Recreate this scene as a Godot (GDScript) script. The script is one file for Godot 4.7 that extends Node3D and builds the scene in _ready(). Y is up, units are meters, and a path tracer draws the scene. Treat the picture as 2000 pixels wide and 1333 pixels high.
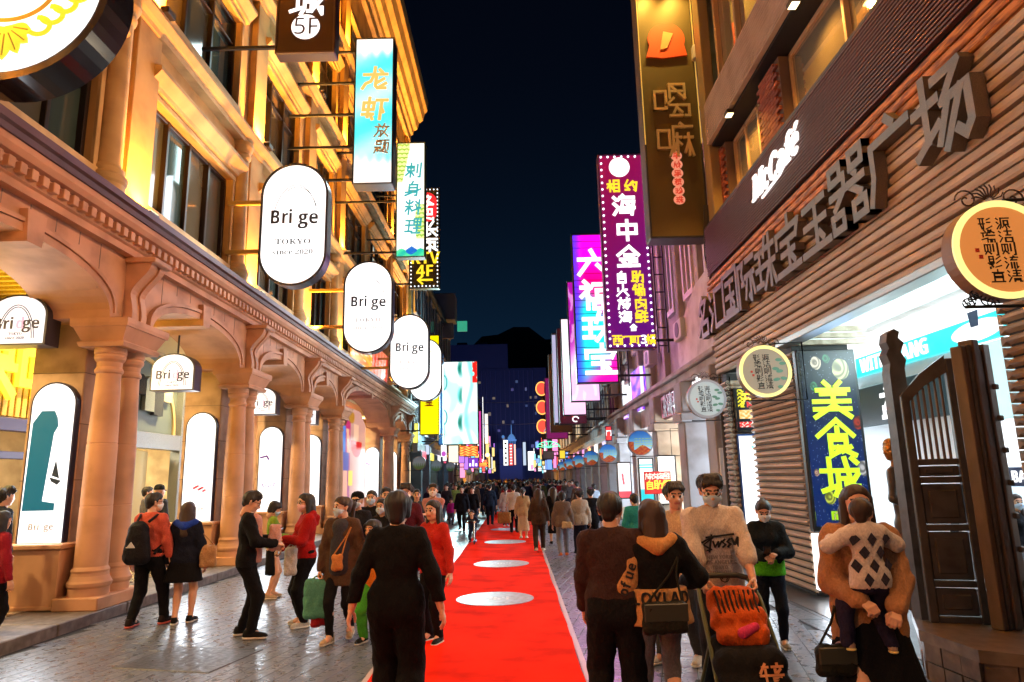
extends Node3D
const EXPO := 6.2
var mats := {}
var noises := {}
var rng := RandomNumberGenerator.new()
var used := {}
class B:
	var p := PackedVector3Array()
	var n := PackedVector3Array()
	var u := PackedVector2Array()
	func tri(a: Vector3, b: Vector3, c: Vector3, hint: Vector3) -> void:
		var nn := (c - a).cross(b - a)
		if nn.length_squared() < 1e-16:
			return
		nn = nn.normalized()
		if nn.dot(hint) < 0.0:
			nn = -nn
			p.append_array([a, c, b])
		else:
			p.append_array([a, b, c])
		n.append_array([nn, nn, nn])
		u.append_array([Vector2.ZERO, Vector2.ZERO, Vector2.ZERO])
	func quad(a: Vector3, b: Vector3, c: Vector3, d: Vector3, hint: Vector3) -> void:
		var nn := (c - a).cross(b - a)
		if nn.length_squared() < 1e-14:
			nn = (d - a).cross(c - a)
		if nn.length_squared() < 1e-16:
			return
		nn = nn.normalized()
		if nn.dot(hint) < 0.0:
			nn = -nn
			p.append_array([a, c, b, a, d, c])
			u.append_array([Vector2(0, 1), Vector2(1, 0), Vector2(1, 1), Vector2(0, 1), Vector2(0, 0), Vector2(1, 0)])
		else:
			p.append_array([a, b, c, a, c, d])
			u.append_array([Vector2(0, 1), Vector2(1, 1), Vector2(1, 0), Vector2(0, 1), Vector2(1, 0), Vector2(0, 0)])
		for i in 6:
			n.append(nn)
	func sq(a: Vector3, b: Vector3, c: Vector3, d: Vector3, na: Vector3, nb: Vector3, nc: Vector3, nd: Vector3) -> void:
		var g := (c - a).cross(b - a)
		if g.length_squared() < 1e-14:
			g = (d - a).cross(c - a)
		if g.dot(na + nb + nc + nd) < 0.0:
			p.append_array([a, c, b, a, d, c]); n.append_array([na, nc, nb, na, nd, nc])
		else:
			p.append_array([a, b, c, a, c, d]); n.append_array([na, nb, nc, na, nc, nd])
		for i in 6:
			u.append(Vector2.ZERO)
	func box(x0: float, x1: float, y0: float, y1: float, z0: float, z1: float) -> B:
		var a := Vector3(minf(x0, x1), minf(y0, y1), minf(z0, z1))
		var c := Vector3(maxf(x0, x1), maxf(y0, y1), maxf(z0, z1))
		quad(Vector3(a.x, a.y, c.z), Vector3(c.x, a.y, c.z), Vector3(c.x, c.y, c.z), Vector3(a.x, c.y, c.z), Vector3.BACK)
		quad(Vector3(c.x, a.y, a.z), Vector3(a.x, a.y, a.z), Vector3(a.x, c.y, a.z), Vector3(c.x, c.y, a.z), Vector3.FORWARD)
		quad(Vector3(c.x, a.y, c.z), Vector3(c.x, a.y, a.z), Vector3(c.x, c.y, a.z), Vector3(c.x, c.y, c.z), Vector3.RIGHT)
		quad(Vector3(a.x, a.y, a.z), Vector3(a.x, a.y, c.z), Vector3(a.x, c.y, c.z), Vector3(a.x, c.y, a.z), Vector3.LEFT)
		quad(Vector3(a.x, c.y, c.z), Vector3(c.x, c.y, c.z), Vector3(c.x, c.y, a.z), Vector3(a.x, c.y, a.z), Vector3.UP)
		quad(Vector3(a.x, a.y, a.z), Vector3(c.x, a.y, a.z), Vector3(c.x, a.y, c.z), Vector3(a.x, a.y, c.z), Vector3.DOWN)
		return self
	func cbox(x0: float, x1: float, y0: float, y1: float, z0: float, z1: float, e := 0.01) -> B:
		var lo := Vector3(minf(x0, x1), minf(y0, y1), minf(z0, z1))
		var hi := Vector3(maxf(x0, x1), maxf(y0, y1), maxf(z0, z1))
		var m := (lo + hi) / 2.0
		var h := (hi - lo) / 2.0
		e = minf(e, minf(h.x, minf(h.y, h.z)) * 0.9)
		var ax := [Vector3.RIGHT, Vector3.UP, Vector3.BACK]
		for i in 3:
			var j := (i + 1) % 3
			var k := (i + 2) % 3
			for s in [-1.0, 1.0]:
				var o: Vector3 = m + ax[i] * h[i] * s
				var vj: Vector3 = ax[j] * (h[j] - e)
				var vk: Vector3 = ax[k] * (h[k] - e)
				quad(o - vj - vk, o + vj - vk, o + vj + vk, o - vj + vk, ax[i] * s)
			for s in [-1.0, 1.0]:
				for t in [-1.0, 1.0]:
					var vk2: Vector3 = ax[k] * (h[k] - e)
					var p1: Vector3 = m + ax[i] * h[i] * s + ax[j] * (h[j] - e) * t
					var p2: Vector3 = m + ax[i] * (h[i] - e) * s + ax[j] * h[j] * t
					quad(p1 - vk2, p1 + vk2, p2 + vk2, p2 - vk2, ax[i] * s + ax[j] * t)
		for sx in [-1.0, 1.0]:
			for sy in [-1.0, 1.0]:
				for sz in [-1.0, 1.0]:
					var d := Vector3(sx, sy, sz)
					var q := m + d * (h - Vector3(e, e, e))
					tri(q + Vector3(e * sx, 0, 0), q + Vector3(0, e * sy, 0), q + Vector3(0, 0, e * sz), d)
		return self
	func prism(poly: PackedVector2Array, o: Vector3, ux: Vector3, uy: Vector3, dep: Vector3, back := true, uvr := Rect2()) -> B:
		var c := poly.size()
		if c < 3:
			return self
		var area := 0.0
		for i in c:
			area += poly[i].cross(poly[(i + 1) % c])
		var sg := 1.0 if area > 0.0 else -1.0
		var t := Geometry2D.triangulate_polygon(poly)
		for i in range(0, t.size(), 3):
			var w: Array[Vector3] = []
			for j in 3:
				w.append(o + ux * poly[t[i + j]].x + uy * poly[t[i + j]].y)
			var at := u.size()
			tri(w[0] + dep, w[1] + dep, w[2] + dep, dep)
			if uvr.size.x > 0.0 and u.size() == at + 3:
				for j in 3:
					var v: Vector3 = p[at + j] - dep - o
					u[at + j] = Vector2((v.dot(ux) / ux.length_squared() - uvr.position.x) / uvr.size.x, 1.0 - (v.dot(uy) / uy.length_squared() - uvr.position.y) / uvr.size.y)
			if back:
				tri(w[0], w[1], w[2], -dep)
		for i in c:
			var a := poly[i]
			var b := poly[(i + 1) % c]
			var e := (b - a) * sg
			var hint := ux * e.y - uy * e.x
			var pa := o + ux * a.x + uy * a.y
			var pb := o + ux * b.x + uy * b.y
			quad(pa, pb, pb + dep, pa + dep, hint)
		return self
	func tube(path: PackedVector3Array, r: float, sides := 8, r_end := -1.0) -> B:
		var cnt := path.size()
		var rings := []
		var up := Vector3.UP
		for i in cnt:
			var d := (path[mini(i + 1, cnt - 1)] - path[maxi(i - 1, 0)]).normalized()
			var ref := up if absf(d.dot(up)) < 0.95 else Vector3.RIGHT
			var s := d.cross(ref).normalized()
			var w := s.cross(d).normalized()
			var rr := r if r_end < 0.0 else lerpf(r, r_end, float(i) / (cnt - 1))
			var ring := []
			for k in sides:
				var a := TAU * k / sides
				var v := s * cos(a) + w * sin(a)
				ring.append([path[i] + v * rr, v])
			rings.append(ring)
		for i in cnt - 1:
			for k in sides:
				var a0 = rings[i][k]
				var a1 = rings[i][(k + 1) % sides]
				var b0 = rings[i + 1][k]
				var b1 = rings[i + 1][(k + 1) % sides]
				sq(a0[0], a1[0], b1[0], b0[0], a0[1], a1[1], b1[1], b0[1])
		for e in [0, cnt - 1]:
			var d2 := (path[0] - path[1]) if e == 0 else (path[cnt - 1] - path[cnt - 2])
			for k in range(1, sides - 1):
				tri(rings[e][0][0], rings[e][k][0], rings[e][k + 1][0], d2)
		return self
	func lathe(prof: PackedVector2Array, c: Vector3, sides := 24, ax := Vector3.UP) -> B:
		var s := Vector3.RIGHT if absf(ax.y) > 0.5 else Vector3.UP
		var w := ax.cross(s).normalized()
		for i in prof.size() - 1:
			var a := prof[i]
			var b := prof[i + 1]
			if a.is_equal_approx(b):
				continue
			var e := b - a
			var nr := Vector2(e.y, -e.x).normalized()
			for k in sides:
				var v0 := s * cos(TAU * k / sides) + w * sin(TAU * k / sides)
				var v1 := s * cos(TAU * (k + 1) / sides) + w * sin(TAU * (k + 1) / sides)
				var n0 := v0 * nr.x + ax * nr.y
				var n1 := v1 * nr.x + ax * nr.y
				sq(c + v0 * a.x + ax * a.y, c + v1 * a.x + ax * a.y, c + v1 * b.x + ax * b.y, c + v0 * b.x + ax * b.y, n0, n1, n1, n0)
		return self
	func ball(c: Vector3, r: Vector3, sides := 12, rows := 8) -> B:
		for i in rows:
			for k in sides:
				var q := []
				for w in [[i, k], [i, k + 1], [i + 1, k + 1], [i + 1, k]]:
					var th: float = PI * w[0] / rows
					var ph: float = TAU * w[1] / sides
					q.append(Vector3(sin(th) * cos(ph), cos(th), sin(th) * sin(ph)))
				sq(c + q[0] * r, c + q[1] * r, c + q[2] * r, c + q[3] * r, q[0], q[1], q[2], q[3])
		return self
	func add(o: B, t := Transform3D()) -> B:
		for i in o.p.size():
			p.append(t * o.p[i])
			n.append((t.basis * o.n[i]).normalized())
		u.append_array(o.u)
		return self
	func stroke(pts: PackedVector2Array, o: Vector3, ux: Vector3, uy: Vector3, w: float, front: Vector3, lift := 0.0, square := true) -> B:
		var f := front.normalized()
		for poly in Geometry2D.offset_polyline(pts, w / 2.0, Geometry2D.JOIN_MITER, Geometry2D.END_SQUARE if square else Geometry2D.END_ROUND):
			if Geometry2D.is_polygon_clockwise(poly) and pts.size() > 2 and Geometry2D.offset_polyline(pts, w / 2.0, Geometry2D.JOIN_MITER, Geometry2D.END_SQUARE).size() > 1:
				continue
			prism(poly, o, ux, uy, front + f * lift, false)
		return self
	func mesh(off := Vector3.ZERO) -> ArrayMesh:
		var a := []
		a.resize(Mesh.ARRAY_MAX)
		var q := p
		if off != Vector3.ZERO:
			q = PackedVector3Array()
			q.resize(p.size())
			for i in p.size():
				q[i] = p[i] - off
		a[Mesh.ARRAY_VERTEX] = q
		a[Mesh.ARRAY_NORMAL] = n
		a[Mesh.ARRAY_TEX_UV] = u
		var m := ArrayMesh.new()
		if q.size():
			m.add_surface_from_arrays(Mesh.PRIMITIVE_TRIANGLES, a)
		return m
func numbered(called: String) -> String:
	used[called] = used.get(called, -1) + 1
	return called if used[called] == 0 else "%s_%03d" % [called, used[called]]
func thing(called: String, label: String, cat: String, at := Vector3.ZERO, group := "", turn := 0.0) -> Node3D:
	var o := Node3D.new()
	o.name = numbered(called)
	add_child(o, true)
	o.position = at
	o.rotation.y = turn
	tag(o, label, cat, group)
	return o
func tag(o: Node3D, label: String, cat: String, group := "") -> Node3D:
	o.set_meta("label", label)
	o.set_meta("category", cat)
	if group:
		o.set_meta("group", group)
	return o
func org(o: Node) -> Vector3:
	var v := Vector3.ZERO
	while o != null and o != self and o is Node3D:
		v += o.position
		o = o.get_parent()
	return v
func put(called: String, b: B, m: Material, par: Node = null, at := Vector3.INF) -> MeshInstance3D:
	var o := MeshInstance3D.new()
	var base := Vector3.ZERO
	if par != null and par != self:
		base = org(par)
	if at != Vector3.INF:
		o.position = at - base
		base = at
	o.mesh = b.mesh(base)
	o.material_override = m
	if par == null or par == self:
		o.name = numbered(called)
		add_child(o, true)
	else:
		o.name = piece(called, par)
		par.add_child(o, true)
	return o
var counts := {}
func piece(called: String, par: Node) -> String:
	var k := [par, called]
	counts[k] = counts.get(k, -1) + 1
	return called if counts[k] == 0 else "%s_%03d" % [called, counts[k]]
func place(called: String, me: Mesh, m: Material, par: Node3D, t: Transform3D) -> MeshInstance3D:
	var o := MeshInstance3D.new()
	o.mesh = me
	o.material_override = m
	o.transform = t
	o.name = piece(called, par)
	par.add_child(o, true)
	return o
func struct(called: String, b: B, m: Material) -> MeshInstance3D:
	var o := put(called, b, m)
	o.set_meta("kind", "structure")
	return o
func dup(src: Node3D, at: Vector3, label: String, turn := 0.0) -> Node3D:
	var o: Node3D = src.duplicate()
	o.name = numbered(str(src.name).rstrip("0123456789").rstrip("_"))
	add_child(o, true)
	o.position = at
	o.rotation.y = turn
	o.set_meta("label", label)
	return o
func lin(r: float, g: float, b: float) -> Color:
	return Color(r, g, b).linear_to_srgb()
func noise(kind: String) -> NoiseTexture2D:
	if noises.has(kind):
		return noises[kind]
	var t := NoiseTexture2D.new()
	t.width = 512
	t.height = 512
	t.seamless = true
	var f := FastNoiseLite.new()
	f.seed = kind.hash() % 1000
	f.frequency = 0.012
	f.fractal_octaves = 5
	var g := Gradient.new()
	g.set_color(0, Color(0.62, 0.6, 0.58))
	g.set_color(1, Color(1, 1, 1))
	match kind:
		"fine":
			f.frequency = 0.06
			g.set_color(0, Color(0.75, 0.75, 0.75))
		"speck":
			f.noise_type = FastNoiseLite.TYPE_CELLULAR
			f.frequency = 0.05
			g.set_color(0, Color(0.6, 0.6, 0.6))
		"rust":
			g.set_color(0, Color(0.5, 0.28, 0.1))
			f.frequency = 0.03
			g.set_color(1, Color(1, 0.85, 0.6))
			g.add_point(0.42, Color(0.8, 0.6, 0.3))
			g.add_point(0.6, Color(1, 0.8, 0.5))
		"dirt":
			f.frequency = 0.006
			g.set_color(0, Color(0.74, 0.71, 0.68))
			g.add_point(0.5, Color(0.93, 0.92, 0.91))
		"fold":
			f.frequency = 0.014
			f.fractal_type = FastNoiseLite.FRACTAL_RIDGED
			f.fractal_octaves = 3
			f.domain_warp_enabled = true
			f.domain_warp_amplitude = 30.0
			g.set_color(0, Color(0.1, 0.1, 0.1))
		"wear":
			f.frequency = 0.02
			g.set_color(0, Color(0.25, 0.25, 0.25))
			g.set_color(1, Color(0.75, 0.75, 0.75))
	t.noise = f
	t.color_ramp = g
	noises[kind] = t
	return t
func M(key: String, c := Vector3(0.5, 0.5, 0.5), rough := 0.8, metal := 0.0, tex := "", scale := Vector3(0.5, 0.5, 0.5), relief := 0.0) -> StandardMaterial3D:
	if mats.has(key):
		return mats[key]
	var m := StandardMaterial3D.new()
	m.resource_name = key
	m.albedo_color = lin(c.x, c.y, c.z)
	m.roughness = rough
	m.metallic = metal
	if tex:
		m.albedo_texture = noise(tex)
		m.uv1_triplanar = true
		m.uv1_world_triplanar = true
		m.uv1_scale = scale
		if relief > 0.0:
			m.heightmap_enabled = true
			m.heightmap_texture = noise(tex)
			m.heightmap_scale = relief
	mats[key] = m
	return m
func E(key: String, c := Vector3.ONE, energy := 1.5) -> StandardMaterial3D:
	if mats.has(key):
		return mats[key]
	var m := StandardMaterial3D.new()
	m.resource_name = key
	m.albedo_color = lin(c.x * 0.5, c.y * 0.5, c.z * 0.5)
	m.roughness = 0.35
	m.emission_enabled = true
	m.emission = lin(c.x, c.y, c.z)
	m.emission_energy_multiplier = energy * 1.2 / EXPO
	mats[key] = m
	return m
func P(key: String, im: Image, energy := 1.3) -> StandardMaterial3D:
	var m := StandardMaterial3D.new()
	m.resource_name = key
	var t := ImageTexture.create_from_image(im)
	m.albedo_texture = t
	m.albedo_color = Color(0.6, 0.6, 0.6)
	m.roughness = 0.3
	m.texture_repeat = false
	if energy > 0.0:
		m.emission_enabled = true
		m.emission = Color.BLACK
		m.emission_texture = t
		m.emission_energy_multiplier = energy * 1.2 / EXPO
	mats[key] = m
	return m
func panel_light(called: String, at: Vector3, dir: Vector3, size: Vector2, c: Vector3, glow: float) -> void:
	var l := AreaLight3D.new()
	l.name = numbered(called)
	l.light_color = lin(c.x, c.y, c.z)
	l.area_size = size
	l.area_normalize_energy = true
	l.light_energy = glow * size.x * size.y / PI
	l.area_range = 60.0
	l.area_attenuation = 2.0
	l.shadow_enabled = true
	add_child(l, true)
	l.look_at_from_position(at, at + dir, Vector3.UP if absf(dir.y) < 0.9 else Vector3.RIGHT)
func spot(called: String, at: Vector3, dir: Vector3, c: Vector3, energy: float, angle := 50.0, size := 0.05) -> void:
	var l := SpotLight3D.new()
	l.name = numbered(called)
	l.light_color = lin(c.x, c.y, c.z)
	l.light_energy = energy
	l.light_size = size
	l.spot_angle = angle
	l.spot_angle_attenuation = 0.8
	l.spot_range = 40.0
	l.spot_attenuation = 2.0
	l.shadow_enabled = true
	add_child(l, true)
	l.look_at_from_position(at, at + dir, Vector3.UP if absf(dir.normalized().y) < 0.9 else Vector3.RIGHT)
func omni(called: String, at: Vector3, c: Vector3, energy: float, size := 0.08) -> void:
	var l := OmniLight3D.new()
	l.name = numbered(called)
	l.light_color = lin(c.x, c.y, c.z)
	l.light_energy = energy
	l.light_size = size
	l.omni_range = 40.0
	l.omni_attenuation = 2.0
	l.shadow_enabled = true
	add_child(l, true)
	l.position = at
const G := {
	"龙": "0393 4043361709 535869996997 8557 6172", "虾": "0242 42450502 0502 2028 0747 3749 5191 7179 7486", "放": "2031 0242 25454939 222609 6053 5292 827549 557799",
	"题": "1040 4043 4313 1310 1141 0545 2528 2646 1609 1799 5090 7062 6267 6292 9297 7275 7548 7688", "刺": "0252 1353 5355 1315 1555 3039 3508 3558 7176 909989", "身": "4032 2227 22727969 2474 2676 0777 9509",
	"料": "2029 0444 0112 4132 2407 2447 6172 6375 4795 8089", "理": "0141 0444 0848 2128 5090 9094 5054 5494 5292 7079 5696 4999", "喝": "0232 3237 0207 0737 4080 8084 4084 4044 4282 46969989 5436 6658 6778 4979",
	"嘛": "0232 3237 0207 0737 6071 4191 414639 4464 5359 5548 5566 7494 8389 8578 8599", "海": "0112 0415 0926 4022 3191 4338 4393 9389 2696 3888 6475 6777", "中": "1292 9296 1216 1696 5059",
	"金": "5004 5094 3474 1686 5459 2738 8767 0999", "六": "4052 0393 3408 6598", "福": "1021 0232 3205 2429 2536 4191 5383 8385 5355 5585 4696 9699 4649 4999 7679 4797", "珠": "0232 0535 0838 2228 5043 5292 4595 7079 7549 7599",
	"宝": "5051 0204 0292 9284 2474 2676 0999 5459 6778", "名": "4013 31715408 3345 3686 8689 3639 3989", "汇": "0112 0415 0926 9141 41499999", "国": "0090 9099 0009 0999 2272 2575 2878 5258 6677", "际": "0109 0131233525 5191 4494 747968 5548 8598",
	"玉": "1282 1585 0999 5259 6778", "器": "0030 3032 0002 0232 6090 9092 6062 6292 0737 3739 0709 0939 6797 9799 6769 6999 0494 424416 5486 6273", "广": "5061 1292 121609", "场": "0343 2027 0846 41815494988978 6448 8459",
	"美": "3041 7061 1292 2383 0595 5256 0797 5609 5699", "食": "5004 5094 5253 3474 7477 3777 3575 343958 5799 8768", "城": "0333 2027 0837 4393 434739 45656858 60759997 9468 8091", "皇": "5041 2171 7175 2125 2575 2373 1686 2878 0999 5659",
	"助": "1018 1040 4048 1343 1545 0858 53939988 7049", "自": "5041 2282 8289 2229 2989 2484 2686", "火": "1315 8474 505409 5499", "锅": "2003 1131 0434 2228 2837 5080 8083 5053 5383 4494 4449 94998 6466 5676 7679 5659", "烤": "0213 4332 2009 2446 5292 7075 4595 9148 66967968",
	"肉": "1219 12929989 5034 4486 5738 5577", "鲜": "2002 1040 0343 4346 0306 0646 2346 0949 1545 5061 8071 5292 5595 4898 7279", "西": "0090 1383 8389 1319 1989 3036 6066 6675", "门": "1122 0309 31919989", "町": "0141 4147 0107 0747 0444 2127 5191 717968",
	"楼": "2029 0333 2306 2346 7074 4292 5061 9081 7249 7299 4696 6549 8559 5699", "相": "2029 0343 2306 2347 5090 9099 5059 5999 5393 5696", "约": "2004 4405 0438 0838 6143 52928978 6476", "镜": "2003 1131 0434 2228 2837 7071 5191 6263 8273 4494 5585 8587 5557 5787 5686 6749 78799997",
	"餐": "3012 1241 2005 5090 9064 6094 5004 5094 3575 7577 2656 3749 5799", "益": "3041 7061 0292 4326 5386 1686 1619 4649 6669 8689 0999", "长": "7053 0595 303958 5599", "页": "1191 5142 2383 2327 8387 5359 5618 6698",
	"源": "0112 0415 0926 3191 313729 5383 8386 5356 5686 6679 5748 8798", "洁": "0112 0415 0926 4191 6064 5484 4696 9699 4649 4999", "则": "0141 0106 4146 2125 2508 2648 6166 909989", "流": "0112 0415 0926 6071 4191 6143 4383 4549 6569 858998", "清": "0112 0415 0926 4191 4383 3595 6065 4749 47878999 4888",
	"形": "0141 0545 111529 3139 8162 8464 9759", "端": "2031 0242 1315 4334 0746 5052 5092 7062 4494 4749 4797 9799 6769 7779", "影": "1040 4044 1014 1444 1242 0545 1636 2638 1819 9062 9365 9758", "直": "5052 1292 2383 8388 2328 2585 2686 0999",
	"手": "7012 1484 0696 515948", "炒": "1315 3424 2109 2549 707589 5346 8395 8659", "黑": "1181 8184 1114 1484 5159 2686 0797 1908 3949", "糖": "2029 0444 0122 4132 2407 7071 4191 414839 5282 5484 7075 5787 5759 8789", "珍": "0232 0535 0838 2228 7045 7095 7558 8649 9759", "多": "5013 31715417 5436 57976549",
	"巴": "1181 8185 1115 1585 5155 11179998", "潮": "0112 0415 0926 2353 2555 3326 5326 2626 2656 2858 4044 4649 6069 6090 9099 6393 6696", "开": "1191 0595 3136 3609 7179", "味": "0232 3237 0207 0737 5292 4595 7079 7549 7599", "果": "1181 8184 1114 1484 1282 0595 5159 5509 5599",
}
func glyph(b: B, ch: String, o: Vector3, ux: Vector3, uy: Vector3, size: float, w: float, front: Vector3, slant := 0.0) -> void:
	var k := 0
	for s in G[ch].split(" ", false):
		var pts := PackedVector2Array()
		for i in range(0, s.length() - 1, 2):
			var x := float(s[i].to_int()) / 9.0 * size
			var y := (9.0 - float(s[i + 1].to_int())) / 9.0 * size
			pts.append(Vector2(x + y * slant, y))
		if pts.size() > 1:
			b.stroke(pts, o, ux, uy, w * size, front, 0.0007 * (k % 9))
		k += 1
func write(par: Node3D, text: String, o: Vector3, size: float, step: Vector3, m: Material, w := 0.13, front := Vector3(0, 0, 0.012), ux := Vector3.RIGHT, uy := Vector3.UP, called := "letter", slant := 0.0) -> void:
	for i in text.length():
		var b := B.new()
		glyph(b, text[i], o + step * i - ux * size / 2.0 - uy * size / 2.0, ux, uy, size, w, front, slant)
		put(called, b, m, par)
func latin(par: Node3D, text: String, o: Vector3, height: float, m: Material, font := "Droid Sans", bold := true, depth := 0.01, ux := Vector3.RIGHT, uy := Vector3.UP, called := "lettering", wide := 1.0, slant := 0.0) -> MeshInstance3D:
	var f := SystemFont.new()
	f.font_names = PackedStringArray([font])
	f.font_weight = 700 if bold else 400
	var t := TextMesh.new()
	t.font = f
	t.text = text
	t.font_size = 32
	t.pixel_size = 0.01
	t.curve_step = 2.0
	t.depth = 0.05
	var a := t.get_mesh_arrays()
	var b := B.new()
	var v: PackedVector3Array = a[Mesh.ARRAY_VERTEX]
	var nn: PackedVector3Array = a[Mesh.ARRAY_NORMAL]
	var ix: PackedInt32Array = a[Mesh.ARRAY_INDEX]
	var k := height / 0.24
	var f3 := ux.cross(uy).normalized()
	for i in ix:
		var q := v[i]
		var at := o + ux * (q.x * wide + q.y * slant) * k + uy * q.y * k + f3 * (q.z / 0.05 + 0.5) * depth
		b.p.append(at)
		b.n.append((ux * nn[i].x + uy * nn[i].y + f3 * nn[i].z).normalized())
		b.u.append(Vector2.ZERO)
	return put(called, b, m, par)
func arc(c: Vector2, rx: float, ry: float, a0: float, a1: float, n: int) -> PackedVector2Array:
	var r := PackedVector2Array()
	for i in n + 1:
		var a := deg_to_rad(lerpf(a0, a1, float(i) / n))
		r.append(c + Vector2(cos(a) * rx, sin(a) * ry))
	return r
func pill(w: float, h: float, n := 16) -> PackedVector2Array:
	var r := arc(Vector2(0, h / 2 - w / 2), w / 2, w / 2, 0, 180, n)
	r.append_array(arc(Vector2(0, -h / 2 + w / 2), w / 2, w / 2, 180, 360, n))
	return r
func ring(outer: PackedVector2Array, inner: PackedVector2Array, b: B, o: Vector3, ux: Vector3, uy: Vector3, dep: Vector3) -> void:
	var c := outer.size()
	for i in c:
		var j := (i + 1) % c
		var oa := o + ux * outer[i].x + uy * outer[i].y
		var ob := o + ux * outer[j].x + uy * outer[j].y
		var ia := o + ux * inner[i].x + uy * inner[i].y
		var ib := o + ux * inner[j].x + uy * inner[j].y
		b.quad(oa + dep, ob + dep, ib + dep, ia + dep, dep)
		b.quad(oa, ob, ib, ia, -dep)
		var om := (outer[i] + outer[j]) / 2.0 - (inner[i] + inner[j]) / 2.0
		var out := ux * om.x + uy * om.y
		b.quad(oa, ob, ob + dep, oa + dep, out)
		b.quad(ia, ib, ib + dep, ia + dep, -out)
const SODIUM := Vector3(1.0, 0.42, 0.045)
const WARM := Vector3(1.0, 0.78, 0.5)
const COOL := Vector3(0.76, 0.88, 1.0)
func _ready() -> void:
	rng.seed = 7
	var cam := Camera3D.new()
	cam.name = "camera"
	add_child(cam)
	cam.position = Vector3(0, 1.76, 0)
	cam.basis = Basis(Vector3.UP, deg_to_rad(0.14)) * Basis(Vector3.RIGHT, deg_to_rad(11.26)) * Basis(Vector3.BACK, deg_to_rad(-1.3))
	cam.fov = 53.13
	cam.near = 0.05
	cam.far = 3000.0
	var env := Environment.new()
	env.background_mode = Environment.BG_SKY
	var sm := ProceduralSkyMaterial.new()
	sm.sky_top_color = lin(0.0008, 0.0014, 0.004)
	sm.sky_horizon_color = lin(0.006, 0.085, 0.31)
	sm.sky_curve = 0.13
	sm.ground_bottom_color = lin(0.001, 0.001, 0.002)
	sm.ground_horizon_color = lin(0.004, 0.03, 0.08)
	var sky := Sky.new()
	sky.sky_material = sm
	sm.sky_energy_multiplier = 1.15 / EXPO
	sm.ground_energy_multiplier = 1.15 / EXPO
	env.sky = sky
	env.tonemap_mode = Environment.TONE_MAPPER_LINEAR
	env.tonemap_exposure = EXPO
	env.sdfgi_enabled = true
	env.ssao_enabled = true
	env.ssil_enabled = true
	var we := WorldEnvironment.new()
	we.name = "world_environment"
	we.environment = env
	add_child(we)
	E("char_yellow", Vector3(1.0, 0.72, 0.03), 1.0)
	E("sign_white", Vector3(1, 1, 1), 1.5)
	ground()
	left_building()
	arcade_shops()
	right_building()
	far_street()
	left_signs()
	right_signs()
	street_discs()
	sculpture()
	people_near()
	people_far()
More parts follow.
